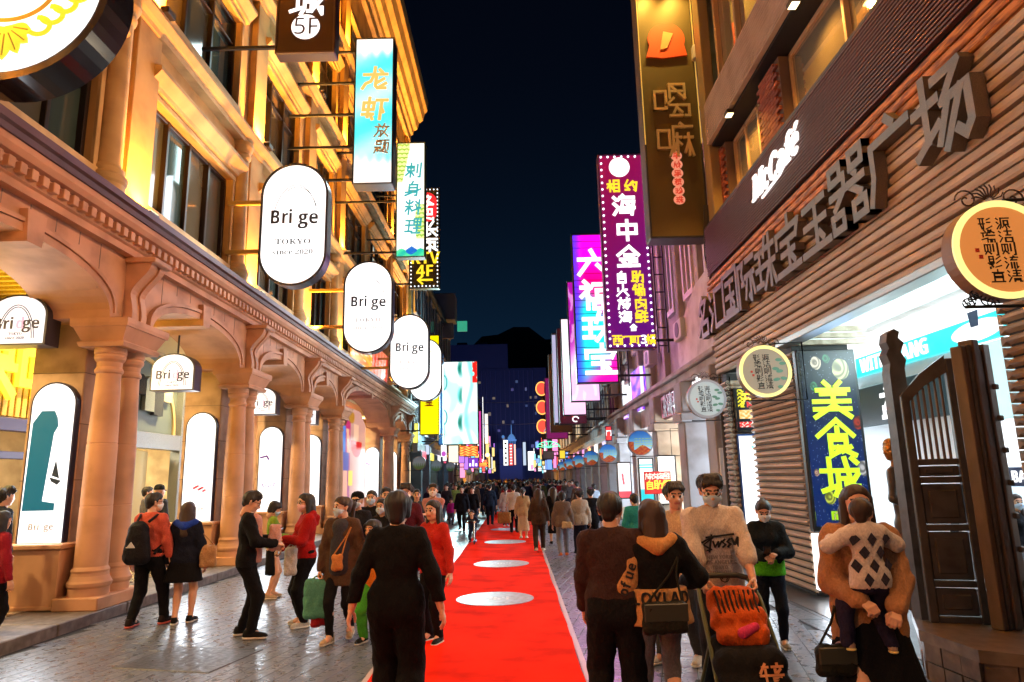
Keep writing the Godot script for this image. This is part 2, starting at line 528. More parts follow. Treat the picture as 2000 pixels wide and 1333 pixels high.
func ground() -> void:
	var gm := M("joint_dirt", Vector3(0.018, 0.019, 0.022), 0.7, 0.0, "fine", Vector3(0.8, 0.8, 0.8))
	struct("ground", B.new().box(-300, 300, -0.3, -0.012, -900, 120), gm)
	var far_m := M("far_paving", Vector3(0.15, 0.17, 0.2), 0.4, 0.0, "stone", Vector3(0.6, 0.6, 0.6))
	var fp := struct("far_pavement", B.new().box(-5.6, 4.6, -0.2, -0.002, -24, -150), far_m)
	struct("near_pavement", B.new().box(-5.6, 4.6, -0.2, -0.002, 12, -2.6), far_m)
	var root := Node3D.new()
	root.name = "pavement"
	add_child(root)
	root.set_meta("kind", "structure")
	var tones: Array[StandardMaterial3D] = []
	for i in 4:
		var k: float = [0.125, 0.14, 0.155, 0.145][i]
		var m := M("paver_%d" % i, Vector3(k * 0.95, k * 1.08, k * 1.4), 0.68, 0.0, "fine", Vector3(0.7, 0.7, 0.7))
		m.roughness_texture = noise("wear")
		m.roughness_texture_channel = BaseMaterial3D.TEXTURE_CHANNEL_GREEN
		tones.append(m)
	var dark := M("paver_dark", Vector3(0.075, 0.082, 0.1), 0.85, 0.0, "fine", Vector3(1.1, 1.1, 1.1), 0.2)
	dark.roughness_texture = noise("wear")
	var me := B.new().cbox(-0.0745, 0.0745, -0.03, 0.0, -0.2725, 0.2725, 0.002).mesh()
	var ang := deg_to_rad(-13.0)
	var bs := Basis(Vector3.UP, ang)
	var du := bs * Vector3(0, 0, -0.551)
	var dv := bs * Vector3(0.156, 0, 0)
	var list := []
	for i in range(-12, 60):
		for j in range(-60, 70):
			var c := du * (i + (0.5 if posmod(j, 2) == 0 else 0.0)) + dv * j + Vector3(-0.5, 0, 0)
			if c.x < -5.5 or c.x > 3.3 or c.z > -2.7 or c.z < -23.8:
				continue
			if c.x > -1.2 and c.x < 0.4:
				continue
			list.append(c)
	list.sort_custom(func(a: Vector3, b: Vector3) -> bool: return vis(a) < vis(b))
	var rest := {}
	for n in list.size():
		var c: Vector3 = list[n]
		c.y = -0.002 - rng.randf() * 0.0008
		var tb := bs * Basis.from_euler(Vector3(rng.randf_range(-0.0007, 0.0007), 0, rng.randf_range(-0.0015, 0.0015)))
		var t := rng.randi() % 4
		if n < 300:
			place("paver", me, tones[t], root, Transform3D(tb, c))
		else:
			if not rest.has(t):
				rest[t] = []
			rest[t].append(Transform3D(tb, c))
	for t in rest:
		var mm := MultiMesh.new()
		mm.transform_format = MultiMesh.TRANSFORM_3D
		mm.mesh = me
		mm.instance_count = rest[t].size()
		for n in rest[t].size():
			mm.set_instance_transform(n, rest[t][n])
		var mi := MultiMeshInstance3D.new()
		mi.multimesh = mm
		mi.material_override = tones[t]
		mi.name = piece("paver_field", root)
		root.add_child(mi, true)
		mi.set_meta("kind", "stuff")
	var slab := B.new().cbox(-0.145, 0.145, -0.03, 0.004, -0.29, 0.29, 0.005).mesh()
	for i in 34:
		place("edge_slab", slab, dark, root, Transform3D(Basis(), Vector3(3.5, 0.0, -3.6 - 0.6 * i)))
	for q in [[-2.45, -14.6], [-2.4, -16.4], [-2.2, -18.3], [-3.4, -7.5], [-2.2, -22.0]]:
		place("inset_slab", B.new().cbox(-0.55, 0.55, -0.02, 0.005, -0.45, 0.45, 0.006).mesh(), dark, root, Transform3D(Basis(Vector3.UP, ang), Vector3(q[0], 0, q[1])))
	struct("drain", B.new().box(3.65, 3.72, -0.1, 0.003, 6, -60), M("drain", Vector3(0.012, 0.012, 0.014), 0.5))
	struct("shop_apron", B.new().box(3.72, 9.5, -0.1, 0.01, 6, -14.5), M("apron", Vector3(0.1, 0.1, 0.108), 0.3, 0.0, "stone", Vector3(0.7, 0.7, 0.7), 0.1))
	var km := M("kerb", Vector3(0.2, 0.17, 0.16), 0.55, 0.0, "stone", Vector3(0.9, 0.9, 0.9), 0.2)
	struct("arcade_floor", B.new().box(-12.5, -6.62, -0.1, 0.148, 12, -38), M("arcade_tile", Vector3(0.42, 0.36, 0.28), 0.25, 0.0, "stone", Vector3(0.5, 0.5, 0.5)))
	var kr := Node3D.new()
	kr.name = "kerb"
	add_child(kr)
	kr.set_meta("kind", "structure")
	var kb := B.new().cbox(-0.51, 0.51, -0.1, 0.132, -0.74, 0.74, 0.012).mesh()
	for i in 27:
		place("kerb_stone", kb, km, kr, Transform3D(Basis(), Vector3(-6.11, 0, 1.0 - 1.5 * i)))
	var cm := M("carpet", Vector3(0.8, 0.022, 0.004), 1.0, 0.0, "dirt", Vector3(0.35, 0.35, 0.35), 0.15)
	cm.metallic_specular = 0.12
	var cb := B.new()
	var nz := 60
	for i in nz:
		for j in 8:
			var f := func(a: int, b: int) -> Vector3:
				var z := -2.2 - 34.0 * a / nz
				var x := -1.36 + 1.92 * b / 8.0 + (0.012 * sin(a * 1.3) if b == 0 or b == 8 else 0.0)
				return Vector3(x, 0.011 + 0.0022 * sin(a * 0.9 + b * 1.7) + 0.0018 * sin(b * 2.1 - a * 2.3), z)
			cb.quad(f.call(i, j), f.call(i, j + 1), f.call(i + 1, j + 1), f.call(i + 1, j), Vector3.UP)
	for s in [-1.37, 0.57]:
		cb.quad(Vector3(s, 0.003, -2.2), Vector3(s, 0.003, -36.2), Vector3(s * 0.995, 0.012, -36.2), Vector3(s * 0.995, 0.012, -2.2), Vector3(s, 1, 0))
	var carpet := put("carpet", cb, cm)
	tag(carpet, "long bright red carpet laid down the middle of the street", "carpet")
	var tm := M("tape", Vector3(0.42, 0.36, 0.4), 0.4)
	for s in [-1.39, 0.59]:
		var tb := B.new()
		tb.cbox(s - 0.03, s + 0.03, 0.004, 0.009, -3.0, -36.0, 0.002)
		put("edge_tape", tb, tm, carpet)
	var dm := M("disc_print", Vector3(0.42, 0.41, 0.54), 0.4, 0.0, "dirt", Vector3(2.2, 2.2, 2.2))
	var ink := M("disc_ink", Vector3(0.6, 0.58, 0.66), 0.5)
	for z in [-10.55, -14.65, -19.45, -24.0]:
		var d := B.new()
		d.lathe(PackedVector2Array([Vector2(0.57, 0.012), Vector2(0.568, 0.019), Vector2(0.0, 0.0195)]), Vector3(-0.36, 0, z), 48)
		var o := put("floor_disc", d, dm, null, Vector3(-0.36, 0.012, z))
		tag(o, ["nearest white round print lying on the red carpet", "second white round print on the carpet, beyond the nearest one", "third white round print on the carpet by the boy's scooter", "farthest white round print on the red carpet among walkers"][int((absf(z) - 10.0) / 4.5)], "floor sticker", "round prints on the carpet")
		for r in 2:
			for i in 7:
				if (i * 5 + r * 3) % 4 == 0:
					continue
				var w := B.new()
				w.cbox(-0.36 - 0.2 + 0.06 * i, -0.36 - 0.2 + 0.06 * i + 0.04, 0.0195, 0.0215, z - 0.1 + 0.14 * r, z - 0.02 + 0.14 * r, 0.002)
				put("print_mark", w, ink, o)
func vis(c: Vector3) -> float:
	return -c.z + (100.0 if absf(c.x / c.z) > 0.78 or c.z > -4.0 else 0.0)
const PZ := [8.3, 3.7, -0.9, -5.5, -10.1, -14.8, -19.0, -22.65, -32.2, -37.0]
func left_building() -> void:
	var pink := M("sandstone", Vector3(0.58, 0.31, 0.17), 0.72, 0.0, "dirt", Vector3(0.3, 0.3, 0.3), 0.15)
	var pale := M("sandstone_pale", Vector3(0.56, 0.38, 0.27), 0.72, 0.0, "dirt", Vector3(0.4, 0.4, 0.4), 0.3)
	var cream := M("cream_render", Vector3(0.64, 0.38, 0.12), 0.75, 0.0, "dirt", Vector3(0.25, 0.25, 0.25), 0.2)
	var trim := M("cream_trim", Vector3(0.68, 0.44, 0.17), 0.7, 0.0, "dirt", Vector3(0.3, 0.3, 0.3), 0.15)
	var gutter := M("gutter", Vector3(0.1, 0.045, 0.04), 0.5, 0.2, "dirt", Vector3(0.5, 0.5, 0.5))
	var frame := M("window_frame", Vector3(0.03, 0.018, 0.014), 0.35, 0.4)
	var o := thing("arcade_building", "orange-lit stone building with arcade, paired columns and rows of dark windows on the left", "building", Vector3(-6.0, 0, -16))
	var col := PackedVector2Array([Vector2(0.255, 0.3), Vector2(0.255, 0.4), Vector2(0.275, 0.43), Vector2(0.28, 0.47), Vector2(0.26, 0.5), Vector2(0.235, 0.56), Vector2(0.23, 0.6), Vector2(0.24, 0.63), Vector2(0.21, 0.68), Vector2(0.206, 1.48), Vector2(0.2, 1.485), Vector2(0.2, 1.495), Vector2(0.205, 1.5), Vector2(0.198, 2.35), Vector2(0.19, 2.355), Vector2(0.19, 2.365), Vector2(0.196, 2.37), Vector2(0.162, 3.36), Vector2(0.185, 3.38), Vector2(0.19, 3.41), Vector2(0.178, 3.44), Vector2(0.165, 3.46), Vector2(0.168, 3.53), Vector2(0.2, 3.57), Vector2(0.21, 3.61), Vector2(0.2, 3.64), Vector2(0.215, 3.66), Vector2(0.215, 3.74)])
	var colm := B.new().lathe(col, Vector3.ZERO, 28).mesh()
	var capb := B.new()
	for q in [[0.32, 0.49, 3.74, 3.8, 0.34, 0.51], [0.34, 0.51, 3.8, 3.83, 0.3, 0.47], [0.3, 0.47, 3.83, 4.02, 0.39, 0.56], [0.41, 0.58, 4.02, 4.07, 0.42, 0.59], [0.42, 0.59, 4.07, 4.14, 0.42, 0.59]]:
		var c := [Vector2(-1, -1), Vector2(1, -1), Vector2(1, 1), Vector2(-1, 1)]
		for i in 4:
			var a: Vector2 = c[i]
			var b: Vector2 = c[(i + 1) % 4]
			capb.quad(Vector3(a.x * q[0], q[2], a.y * q[1]), Vector3(b.x * q[0], q[2], b.y * q[1]), Vector3(b.x * q[4], q[3], b.y * q[5]), Vector3(a.x * q[4], q[3], a.y * q[5]), Vector3(a.x + b.x, 0, a.y + b.y))
		for e in [[q[2], q[0], q[1], Vector3.DOWN], [q[3], q[4], q[5], Vector3.UP]]:
			capb.quad(Vector3(-e[1], e[0], -e[2]), Vector3(e[1], e[0], -e[2]), Vector3(e[1], e[0], e[2]), Vector3(-e[1], e[0], e[2]), e[3])
	var capm := capb.mesh()
	var cs := B.new()
	for s in [[-0.2, -0.06, 0.0], [-0.06, 0.06, 0.035], [0.06, 0.2, 0.0]]:
		var pr := PackedVector2Array([Vector2(0, 4.14)])
		for i in 17:
			var t := i / 16.0
			var dd := 0.1 + 0.05 * sin(t * TAU * 0.9 + 0.6) * (1.0 - t * 0.4) + 0.28 * smoothstep(0.45, 0.95, t)
			pr.append(Vector2(dd - s[2], 4.14 + 0.93 * t))
		pr.append(Vector2(0, 5.07))
		cs.prism(pr, Vector3(0, 0, s[0]), Vector3.RIGHT, Vector3.UP, Vector3(0, 0, s[1] - s[0]))
	cs.cbox(0.0, 0.46, 5.07, 5.15, -0.26, 0.26, 0.012)
	cs.cbox(0.0, 0.3, 5.15, 5.2, -0.34, -0.1, 0.01)
	var csm := cs.mesh()
	for z in PZ:
		put("pier", B.new().cbox(-7.1, -6.32, 0.14, 4.2, z - 0.5, z + 0.2, 0.015), pale, o, Vector3(-6.7, 0, z))
		for y in [1.85, 2.65, 3.4]:
			put("facing_joint", B.new().box(-7.104, -6.316, y, y + 0.012, z - 0.504, z + 0.204), M("joint_line", Vector3(0.2, 0.14, 0.1), 0.9), o, Vector3(-6.7, y, z))
		var pb := put("pier_base", B.new().cbox(-7.12, -6.22, 0.14, 0.93, z - 0.62, z + 0.5, 0.012), pink, o, Vector3(-6.7, 0.14, z))
		put("base_cap", B.new().cbox(-7.16, -6.18, 0.93, 1.0, z - 0.66, z + 0.54, 0.015), pink, pb)
		put("base_foot", B.new().cbox(-7.14, -6.2, 0.142, 0.2, z - 0.64, z + 0.52, 0.01), pink, pb)
		put("column_plinth", B.new().cbox(-6.24, -5.62, 0.13, 0.3, z - 0.56, z + 0.56, 0.015), pink, o, Vector3(-5.95, 0.13, z))
		for s in [0.245, -0.245]:
			place("column", colm, pink, o, Transform3D(Basis(), Vector3(0.06, 0, z + s + 16.0)))
		place("capital", capm, pink, o, Transform3D(Basis(), Vector3(0.05, 0, z + 16.0)))
		place("console", csm, pink, o, Transform3D(Basis(), Vector3(0.15, 0, z + 16.0)))
	for i in PZ.size() - 1:
		var za: float = PZ[i]
		var zb: float = PZ[i + 1]
		var h0 := za - 0.58
		var h1 := zb + 0.58
		var half := (h0 - h1) / 2.0
		var mid := (h0 + h1) / 2.0
		var rise := 0.62 if half < 3.0 else 1.02
		var top := 5.16 if rise < 0.9 else 5.3
		var low := PackedVector2Array()
		for k in 25:
			var a := PI * k / 24.0
			low.append(Vector2(cos(a) * half, 4.135 + rise * pow(sin(a), 0.8)))
		if rise > 0.9:
			for k in low.size():
				low[k].y = minf(low[k].y, 5.1)
		var pl := PackedVector2Array([Vector2(-za + mid, top), Vector2(-zb + mid, top), Vector2(-zb + mid, 4.135)])
		pl = PackedVector2Array([Vector2(za - mid, 4.135)])
		pl.append_array(low)
		pl.append_array([Vector2(zb - mid, 4.135), Vector2(zb - mid, top), Vector2(za - mid, top)])
		put("arch", B.new().prism(pl, Vector3(-6.9, 0, mid), Vector3.BACK, Vector3.UP, Vector3(1.05, 0, 0)), pink, o, Vector3(-6, 4.135, mid))
		var av := B.new()
		for k in range(0, 24):
			var p0 := low[k]
			var p1 := low[k + 1]
			var u0 := Vector2(p0.x / half * 0.9, 1.0).normalized() * 0.17
			var u1 := Vector2(p1.x / half * 0.9, 1.0).normalized() * 0.17
			for e in [[0.0, 0.62, 0.05], [0.68, 1.0, 0.075]]:
				av.prism(PackedVector2Array([p0 + u0 * e[0], p1 + u1 * e[0], p1 + u1 * e[1], p0 + u0 * e[1]]), Vector3(-5.853, 0, mid), Vector3.BACK, Vector3.UP, Vector3(e[2], 0, 0), false)
		put("archivolt", av, pink, o, Vector3(-5.85, 4.135, mid))
		for k in range(-3, 4):
			var jz := mid + k * half / 3.6
			put("stone_joint", B.new().box(-5.852, -5.846, 4.135 + rise + 0.22 if absf(k) < 3 else 4.5, top - 0.01, jz - 0.006, jz + 0.006), M("joint_line"), o, Vector3(-5.85, 4.9, jz))
		var ka := 4.135 + rise if rise < 0.9 else 5.1
		put("keystone", B.new().prism(PackedVector2Array([Vector2(-0.13, ka - 0.12), Vector2(0.13, ka - 0.12), Vector2(0.17, ka + 0.28), Vector2(-0.17, ka + 0.28)]), Vector3(-6.88, 0, mid), Vector3.BACK, Vector3.UP, Vector3(1.13, 0, 0)), pink, o, Vector3(-5.85, ka, mid))
	var z0 := 11.0
	var z1 := -38.0
	var run := Vector3(0, 0, z1 - z0)
	var en := PackedVector2Array([Vector2(-6.4, 5.16), Vector2(-5.72, 5.16), Vector2(-5.72, 5.26), Vector2(-5.68, 5.28), Vector2(-5.68, 5.47), Vector2(-5.6, 5.49), Vector2(-5.55, 5.55), Vector2(-5.53, 5.62), Vector2(-6.4, 5.62)])
	put("entablature", B.new().prism(en, Vector3(0, 0, z0), Vector3.RIGHT, Vector3.UP, run), pink, o)
	var cn := PackedVector2Array([Vector2(-6.4, 5.622), Vector2(-5.5, 5.622), Vector2(-5.47, 5.68), Vector2(-5.42, 5.7), Vector2(-5.4, 5.78), Vector2(-6.4, 5.82)])
	put("gutter_cornice", B.new().prism(cn, Vector3(0, 0, z0), Vector3.RIGHT, Vector3.UP, run), gutter, o)
	var dm := B.new().cbox(-0.05, 0.045, 0.0, 0.13, -0.052, 0.052, 0.006).mesh()
	for i in 172:
		place("dentil", dm, pink, o, Transform3D(Basis(), Vector3(0.36, 5.31, 16.0 - 5.2 - 0.19 * i)))
	var floors := [[6.3, 8.22], [9.95, 12.05], [13.85, 15.9], [17.65, 19.6]]
	var wins: Array = []
	for i in range(3, PZ.size() - 1):
		var a: float = PZ[i] - 0.42
		var b: float = PZ[i + 1] + 1.0
		if a - b > 5.0:
			wins.append([a, (a + b) / 2.0 + 0.5])
			wins.append([(a + b) / 2.0 - 0.5, b])
		else:
			wins.append([a, b])
	var ys := [5.82]
	for f in floors:
		ys.append(f[0]); ys.append(f[1])
	ys.append(24.0)
	for i in range(0, ys.size(), 2):
		put("spandrel_wall", B.new().box(-6.6, -6.05, ys[i], ys[i + 1], z0, z1), cream, o)
	for f in floors:
		var za := z0
		for w in wins:
			put("wall_pier", B.new().box(-6.6, -6.05, f[0] + 0.001, f[1] - 0.001, za, w[0]), cream, o)
			za = w[1]
		put("wall_pier", B.new().box(-6.6, -6.05, f[0] + 0.001, f[1] - 0.001, za, z1), cream, o)
	put("end_wall", B.new().box(-16, -6.6, 0.1, 24, z1 + 0.4, z1), cream, o)
	put("rear_wall", B.new().box(-16.2, -16, 0.1, 24, z0, z1), cream, o)
	put("roof", B.new().box(-16, -6.1, 23.6, 23.9, z0, z1), cream, o)
	var glass := [M("glass_teal", Vector3(0.05, 0.08, 0.07), 0.06), M("glass_brown", Vector3(0.13, 0.09, 0.045), 0.08), M("glass_grey", Vector3(0.1, 0.1, 0.075), 0.1)]
	for m in glass:
		m.metallic_specular = 0.7
		m.metallic = 0.12
	var curtain := M("curtain", Vector3(0.22, 0.17, 0.11), 0.9)
	for fi in floors.size():
		var f: Array = floors[fi]
		for wi in wins.size():
			var w: Array = wins[wi]
			var n := 4 if fi == 0 else 3
			var fb := B.new()
			fb.cbox(-6.3, -6.16, f[0], f[0] + 0.07, w[0], w[1], 0.008)
			fb.cbox(-6.3, -6.16, f[1] - 0.07, f[1], w[0], w[1], 0.008)
			var step: float = (w[0] - w[1]) / n
			for k in n + 1:
				var zc: float = clampf(w[0] - step * k, w[1] + 0.035, w[0] - 0.035)
				fb.cbox(-6.31, -6.15, f[0] + 0.002, f[1] - 0.002, zc - 0.04, zc + 0.04, 0.008)
			if fi > 0:
				fb.cbox(-6.295, -6.165, f[1] - 0.62, f[1] - 0.57, w[0], w[1], 0.006)
			var wn := put("window", fb, frame, o, Vector3(-6.2, f[0], (w[0] + w[1]) / 2.0))
			for k in n:
				var tilt := 0.012 * sin(wi * 3.1 + k * 2.3 + fi)
				var pb := B.new()
				var za: float = w[0] - step * k - 0.04
				var zb: float = w[0] - step * (k + 1) + 0.04
				pb.quad(Vector3(-6.24 + tilt, f[0] + 0.05, za), Vector3(-6.24 - tilt, f[0] + 0.05, zb), Vector3(-6.24 - tilt, f[1] - 0.05, zb), Vector3(-6.24 + tilt, f[1] - 0.05, za), Vector3.RIGHT)
				put("pane", pb, glass[(wi * 2 + k + fi * 2) % 3], wn)
			var tr := B.new()
			tr.cbox(-6.06, -5.97, f[0] - 0.12, f[0], w[0] + 0.12, w[1] - 0.12, 0.01)
			tr.cbox(-6.06, -5.99, f[1], f[1] + 0.1, w[0] + 0.12, w[1] - 0.12, 0.01)
			tr.cbox(-6.06, -6.0, f[0], f[1], w[0] + 0.1, w[0] + 0.002, 0.008)
			tr.cbox(-6.06, -6.0, f[0], f[1], w[1] - 0.002, w[1] - 0.1, 0.008)
			put("surround", tr, trim, wn)
			if fi < 3:
				var hd := PackedVector2Array([Vector2(-6.06, f[1] + 0.12), Vector2(-5.95, f[1] + 0.14), Vector2(-5.93, f[1] + 0.2), Vector2(-5.85, f[1] + 0.28), Vector2(-5.78, f[1] + 0.36), Vector2(-5.78, f[1] + 0.44), Vector2(-6.06, f[1] + 0.5)])
				put("hood", B.new().prism(hd, Vector3(0, 0, w[0] + 0.25), Vector3.RIGHT, Vector3.UP, Vector3(0, 0, w[1] - w[0] - 0.5)), trim, wn)
	for z in PZ:
		for fi in floors.size():
			var yb: float = [5.83, 9.46, 13.36, 17.16][fi]
			var yt: float = [9.2, 13.1, 16.9, 21.4][fi]
			put("pilaster", B.new().cbox(-6.06, -5.9, yb, yt, z - 0.34, z + 0.36, 0.012), cream, o, Vector3(-6, yb, z))
			if fi == 0 and z < 0:
				var pc := PackedVector2Array([Vector2(0.27, 5.83), Vector2(0.27, 6.12), Vector2(0.29, 6.16), Vector2(0.3, 6.24), Vector2(0.26, 6.28), Vector2(0.25, 6.36), Vector2(0.2, 6.42), Vector2(0.175, 8.8), Vector2(0.21, 8.86), Vector2(0.22, 8.92), Vector2(0.2, 8.96), Vector2(0.26, 9.1), Vector2(0.26, 9.2)])
				put("engaged_column", B.new().lathe(pc, Vector3(-6.0, 0, z + 0.68), 20), trim, o, Vector3(-6, 5.83, z + 0.68))
	for y in [9.2, 13.1, 16.9]:
		var bl := PackedVector2Array([Vector2(-6.1, y), Vector2(-5.86, y), Vector2(-5.84, y + 0.07), Vector2(-5.76, y + 0.1), Vector2(-5.68, y + 0.18), Vector2(-5.68, y + 0.24), Vector2(-6.1, y + 0.26)])
		put("belt_course", B.new().prism(bl, Vector3(0, 0, z0), Vector3.RIGHT, Vector3.UP, run), trim, o)
	var tc := PackedVector2Array([Vector2(-6.1, 21.4), Vector2(-5.85, 21.4), Vector2(-5.83, 21.8), Vector2(-5.7, 21.85), Vector2(-5.65, 22.1), Vector2(-5.45, 22.2), Vector2(-5.35, 22.6), Vector2(-5.12, 22.75), Vector2(-5.0, 23.2), Vector2(-4.85, 23.35), Vector2(-4.8, 23.9), Vector2(-6.1, 24.05)])
	put("great_cornice", B.new().prism(tc, Vector3(0, 0, z0), Vector3.RIGHT, Vector3.UP, Vector3(0, 0, -37.4 - z0)), trim, o)
	var housing := M("lamp_housing", Vector3(0.06, 0.04, 0.03), 0.45, 0.6)
	var lens := E("sodium_lens", Vector3(1.0, 0.75, 0.35), 6.0)
	var ord := ["", "", "", "pilaster before the first oval sign", "pilaster beside the first wide window", "pilaster by the first pale oval sign", "pilaster behind the second oval sign", "pilaster behind the third oval sign", "pilaster past the red banners", "last pilaster at the far corner"]
	for i in range(1, PZ.size()):
		for fi in floors.size():
			var z: float = PZ[i]
			var y: float = [5.9, 9.5, 13.4, 17.2][fi]
			if i < 3 and fi > 1:
				continue
			var at := Vector3(-5.66, y, z)
			var l := thing("uplight", "small amber uplight on %s, %s" % [["the ledge", "the second belt", "the third belt", "the top belt"][fi], ord[i] if ord[i] else "above the street behind"], "wall lamp", at, "amber uplights on the pilasters")
			put("arm", B.new().tube(PackedVector3Array([Vector3(-5.9, y - 0.02, z), Vector3(-5.8, y - 0.08, z), Vector3(-5.68, y - 0.05, z)]), 0.018, 6), housing, l)
			put("housing", B.new().cbox(-5.73, -5.59, y - 0.06, y + 0.06, z - 0.13, z + 0.13, 0.012), housing, l)
			put("lens", B.new().box(-5.715, -5.605, y + 0.061, y + 0.066, z - 0.11, z + 0.11), lens, l)
			spot("uplight_beam", at + Vector3(0, 0.12, 0), Vector3(-0.16, 1, 0), SODIUM, [4.0, 5.2, 5.2, 8.0][fi], 74.0, 0.06)
class Field:
	var bones := []      # [a, b, ra, rb, flat, colour index]
	var cuts := []       # [normal, offset]: what lies beyond is cut off
	var carve := []      # [a, b, r]
	var K := 90.0
	var groove := 0.0  
	var groove_kind := 0
	func bone(a: Vector3, b: Vector3, ra: float, rb: float, flat := 1.0, col := 0) -> void:
		bones.append([a, b, ra, rb, flat, col])
	func build(cell: float, palette: Array) -> Array:
		var lo := Vector3(1e9, 1e9, 1e9)
		var hi := -lo
		for o in bones:
			var r: float = maxf(o[2], o[3])
			lo = lo.min((o[0] as Vector3).min(o[1]) - Vector3(r, r, r))
			hi = hi.max((o[0] as Vector3).max(o[1]) + Vector3(r, r, r))
		var mg := 2.5 * cell
		lo -= Vector3(mg, mg, mg)
		hi += Vector3(mg, mg, mg)
		var nx := int((hi.x - lo.x) / cell) + 2
		var ny := int((hi.y - lo.y) / cell) + 2
		var nz := int((hi.z - lo.z) / cell) + 2
		var total := nx * ny * nz
		var S := PackedFloat32Array()
		S.resize(total)
		var best := PackedFloat32Array()
		var which := PackedByteArray()
		var coloured := palette.size() > 1
		which.resize(total)
		if coloured:
			best.resize(total)
		var reach := 3.0 * cell + 1.6 / K
		for o in bones:
			var a: Vector3 = o[0]
			var b: Vector3 = o[1]
			var ra: float = o[2]
			var rb: float = o[3]
			var fl: float = 1.0 / o[4]
			var ci: int = o[5]
			var r := maxf(ra, rb) + reach
			var x0 := maxi(0, int((minf(a.x, b.x) - r - lo.x) / cell))
			var x1 := mini(nx - 1, int((maxf(a.x, b.x) + r - lo.x) / cell) + 1)
			var y0 := maxi(0, int((minf(a.y, b.y) - r - lo.y) / cell))
			var y1 := mini(ny - 1, int((maxf(a.y, b.y) + r - lo.y) / cell) + 1)
			var z0 := maxi(0, int((minf(a.z, b.z) - r - lo.z) / cell))
			var z1 := mini(nz - 1, int((maxf(a.z, b.z) + r - lo.z) / cell) + 1)
			var ab := b - a
			var az := ab
			az.z *= fl
			var ll := 1.0 / maxf(az.length_squared(), 1e-9)
			for y in range(y0, y1 + 1):
				var py := lo.y + y * cell - a.y
				for z in range(z0, z1 + 1):
					var pz := (lo.z + z * cell - a.z) * fl
					var at := (y * nz + z) * nx
					for x in range(x0, x1 + 1):
						var px := lo.x + x * cell - a.x
						var t := clampf((px * az.x + py * az.y + pz * az.z) * ll, 0.0, 1.0)
						var dx := px - az.x * t
						var dy := py - az.y * t
						var dz := pz - az.z * t
						var d := sqrt(dx * dx + dy * dy + dz * dz) - (ra + (rb - ra) * t)
						if d < reach:
							var e := exp(-K * d)
							S[at + x] += e
							if coloured and e > best[at + x]:
								best[at + x] = e
								which[at + x] = ci
		var D := S
		var far := reach
		for y in ny:
			for z in nz:
				var at := (y * nz + z) * nx
				for x in nx:
					var s := S[at + x]
					if s <= 1e-7:
						D[at + x] = far
						continue
					var d := -log(s) / K
					if d > -3.0 * cell and d < 3.0 * cell or cuts.size():
						var q := Vector3(lo.x + x * cell, lo.y + y * cell, lo.z + z * cell)
						if groove > 0.0:
							if groove_kind == 0:
								d += groove * minf(1.0, (q.x * q.x + (q.z + 0.02) * (q.z + 0.02)) * 250.0) * (0.7 * sin(atan2(q.x, q.z + 0.02) * 26.0 + sin(q.y * 25.0) * 2.0) + 0.5 * sin(atan2(q.x, q.z + 0.02) * 11.0 - q.y * 19.0))
							else:
								d += groove * (sin(q.y * 47.0 + q.x * 31.0 + sin(q.z * 23.0 + q.x * 40.0) * 1.7) + 0.6 * sin(q.x * 60.0 - q.y * 22.0 + q.z * 35.0))
						for c in carve:
							var ca: Vector3 = c[0]
							var cb: Vector3 = c[1]
							var v := cb - ca
							var t2 := clampf((q - ca).dot(v) / maxf(v.length_squared(), 1e-9), 0.0, 1.0)
							d = maxf(d, c[2] - (q - ca - v * t2).length())
						for c in cuts:
							d = maxf(d, q.dot(c[0]) - c[1])
					D[at + x] = d
		var P := PackedVector3Array()
		var C := PackedColorArray()
		var id := PackedInt32Array()
		id.resize(total)
		id.fill(-1)
		var sy := nz * nx
		var off := PackedInt32Array([0, 1, nx, nx + 1, sy, sy + 1, sy + nx, sy + nx + 1])
		var ed := PackedInt32Array([0, 1, 0, 2, 0, 4, 1, 3, 1, 5, 2, 3, 2, 6, 3, 7, 4, 5, 4, 6, 5, 7, 6, 7])
		var cor: Array[Vector3] = []
		for i in 8:
			cor.append(Vector3(i & 1, (i >> 2) & 1, (i >> 1) & 1))
		var lim := 1.9 * cell
		for y in ny - 1:
			for z in nz - 1:
				var at := (y * nz + z) * nx
				for x in nx - 1:
					var k := at + x
					if absf(D[k]) > lim and absf(D[k + off[7]]) > lim:
						continue
					var m := 0
					for i in 8:
						if D[k + off[i]] < 0.0:
							m += 1
					if m == 0 or m == 8:
						continue
					var s := Vector3.ZERO
					var cnt := 0
					for e in range(0, 24, 2):
						var d0 := D[k + off[ed[e]]]
						var d1 := D[k + off[ed[e + 1]]]
						if (d0 < 0.0) != (d1 < 0.0):
							s += cor[ed[e]].lerp(cor[ed[e + 1]], d0 / (d0 - d1))
							cnt += 1
					id[k] = P.size()
					P.append(lo + (Vector3(x, y, z) + s / cnt) * cell)
					if coloured:
						var bi := 0
						var bb := -1.0
						for i in 8:
							if best[k + off[i]] > bb:
								bb = best[k + off[i]]
								bi = which[k + off[i]]
						C.append(palette[bi])
					else:
						C.append(palette[0])
		var I := PackedInt32Array()
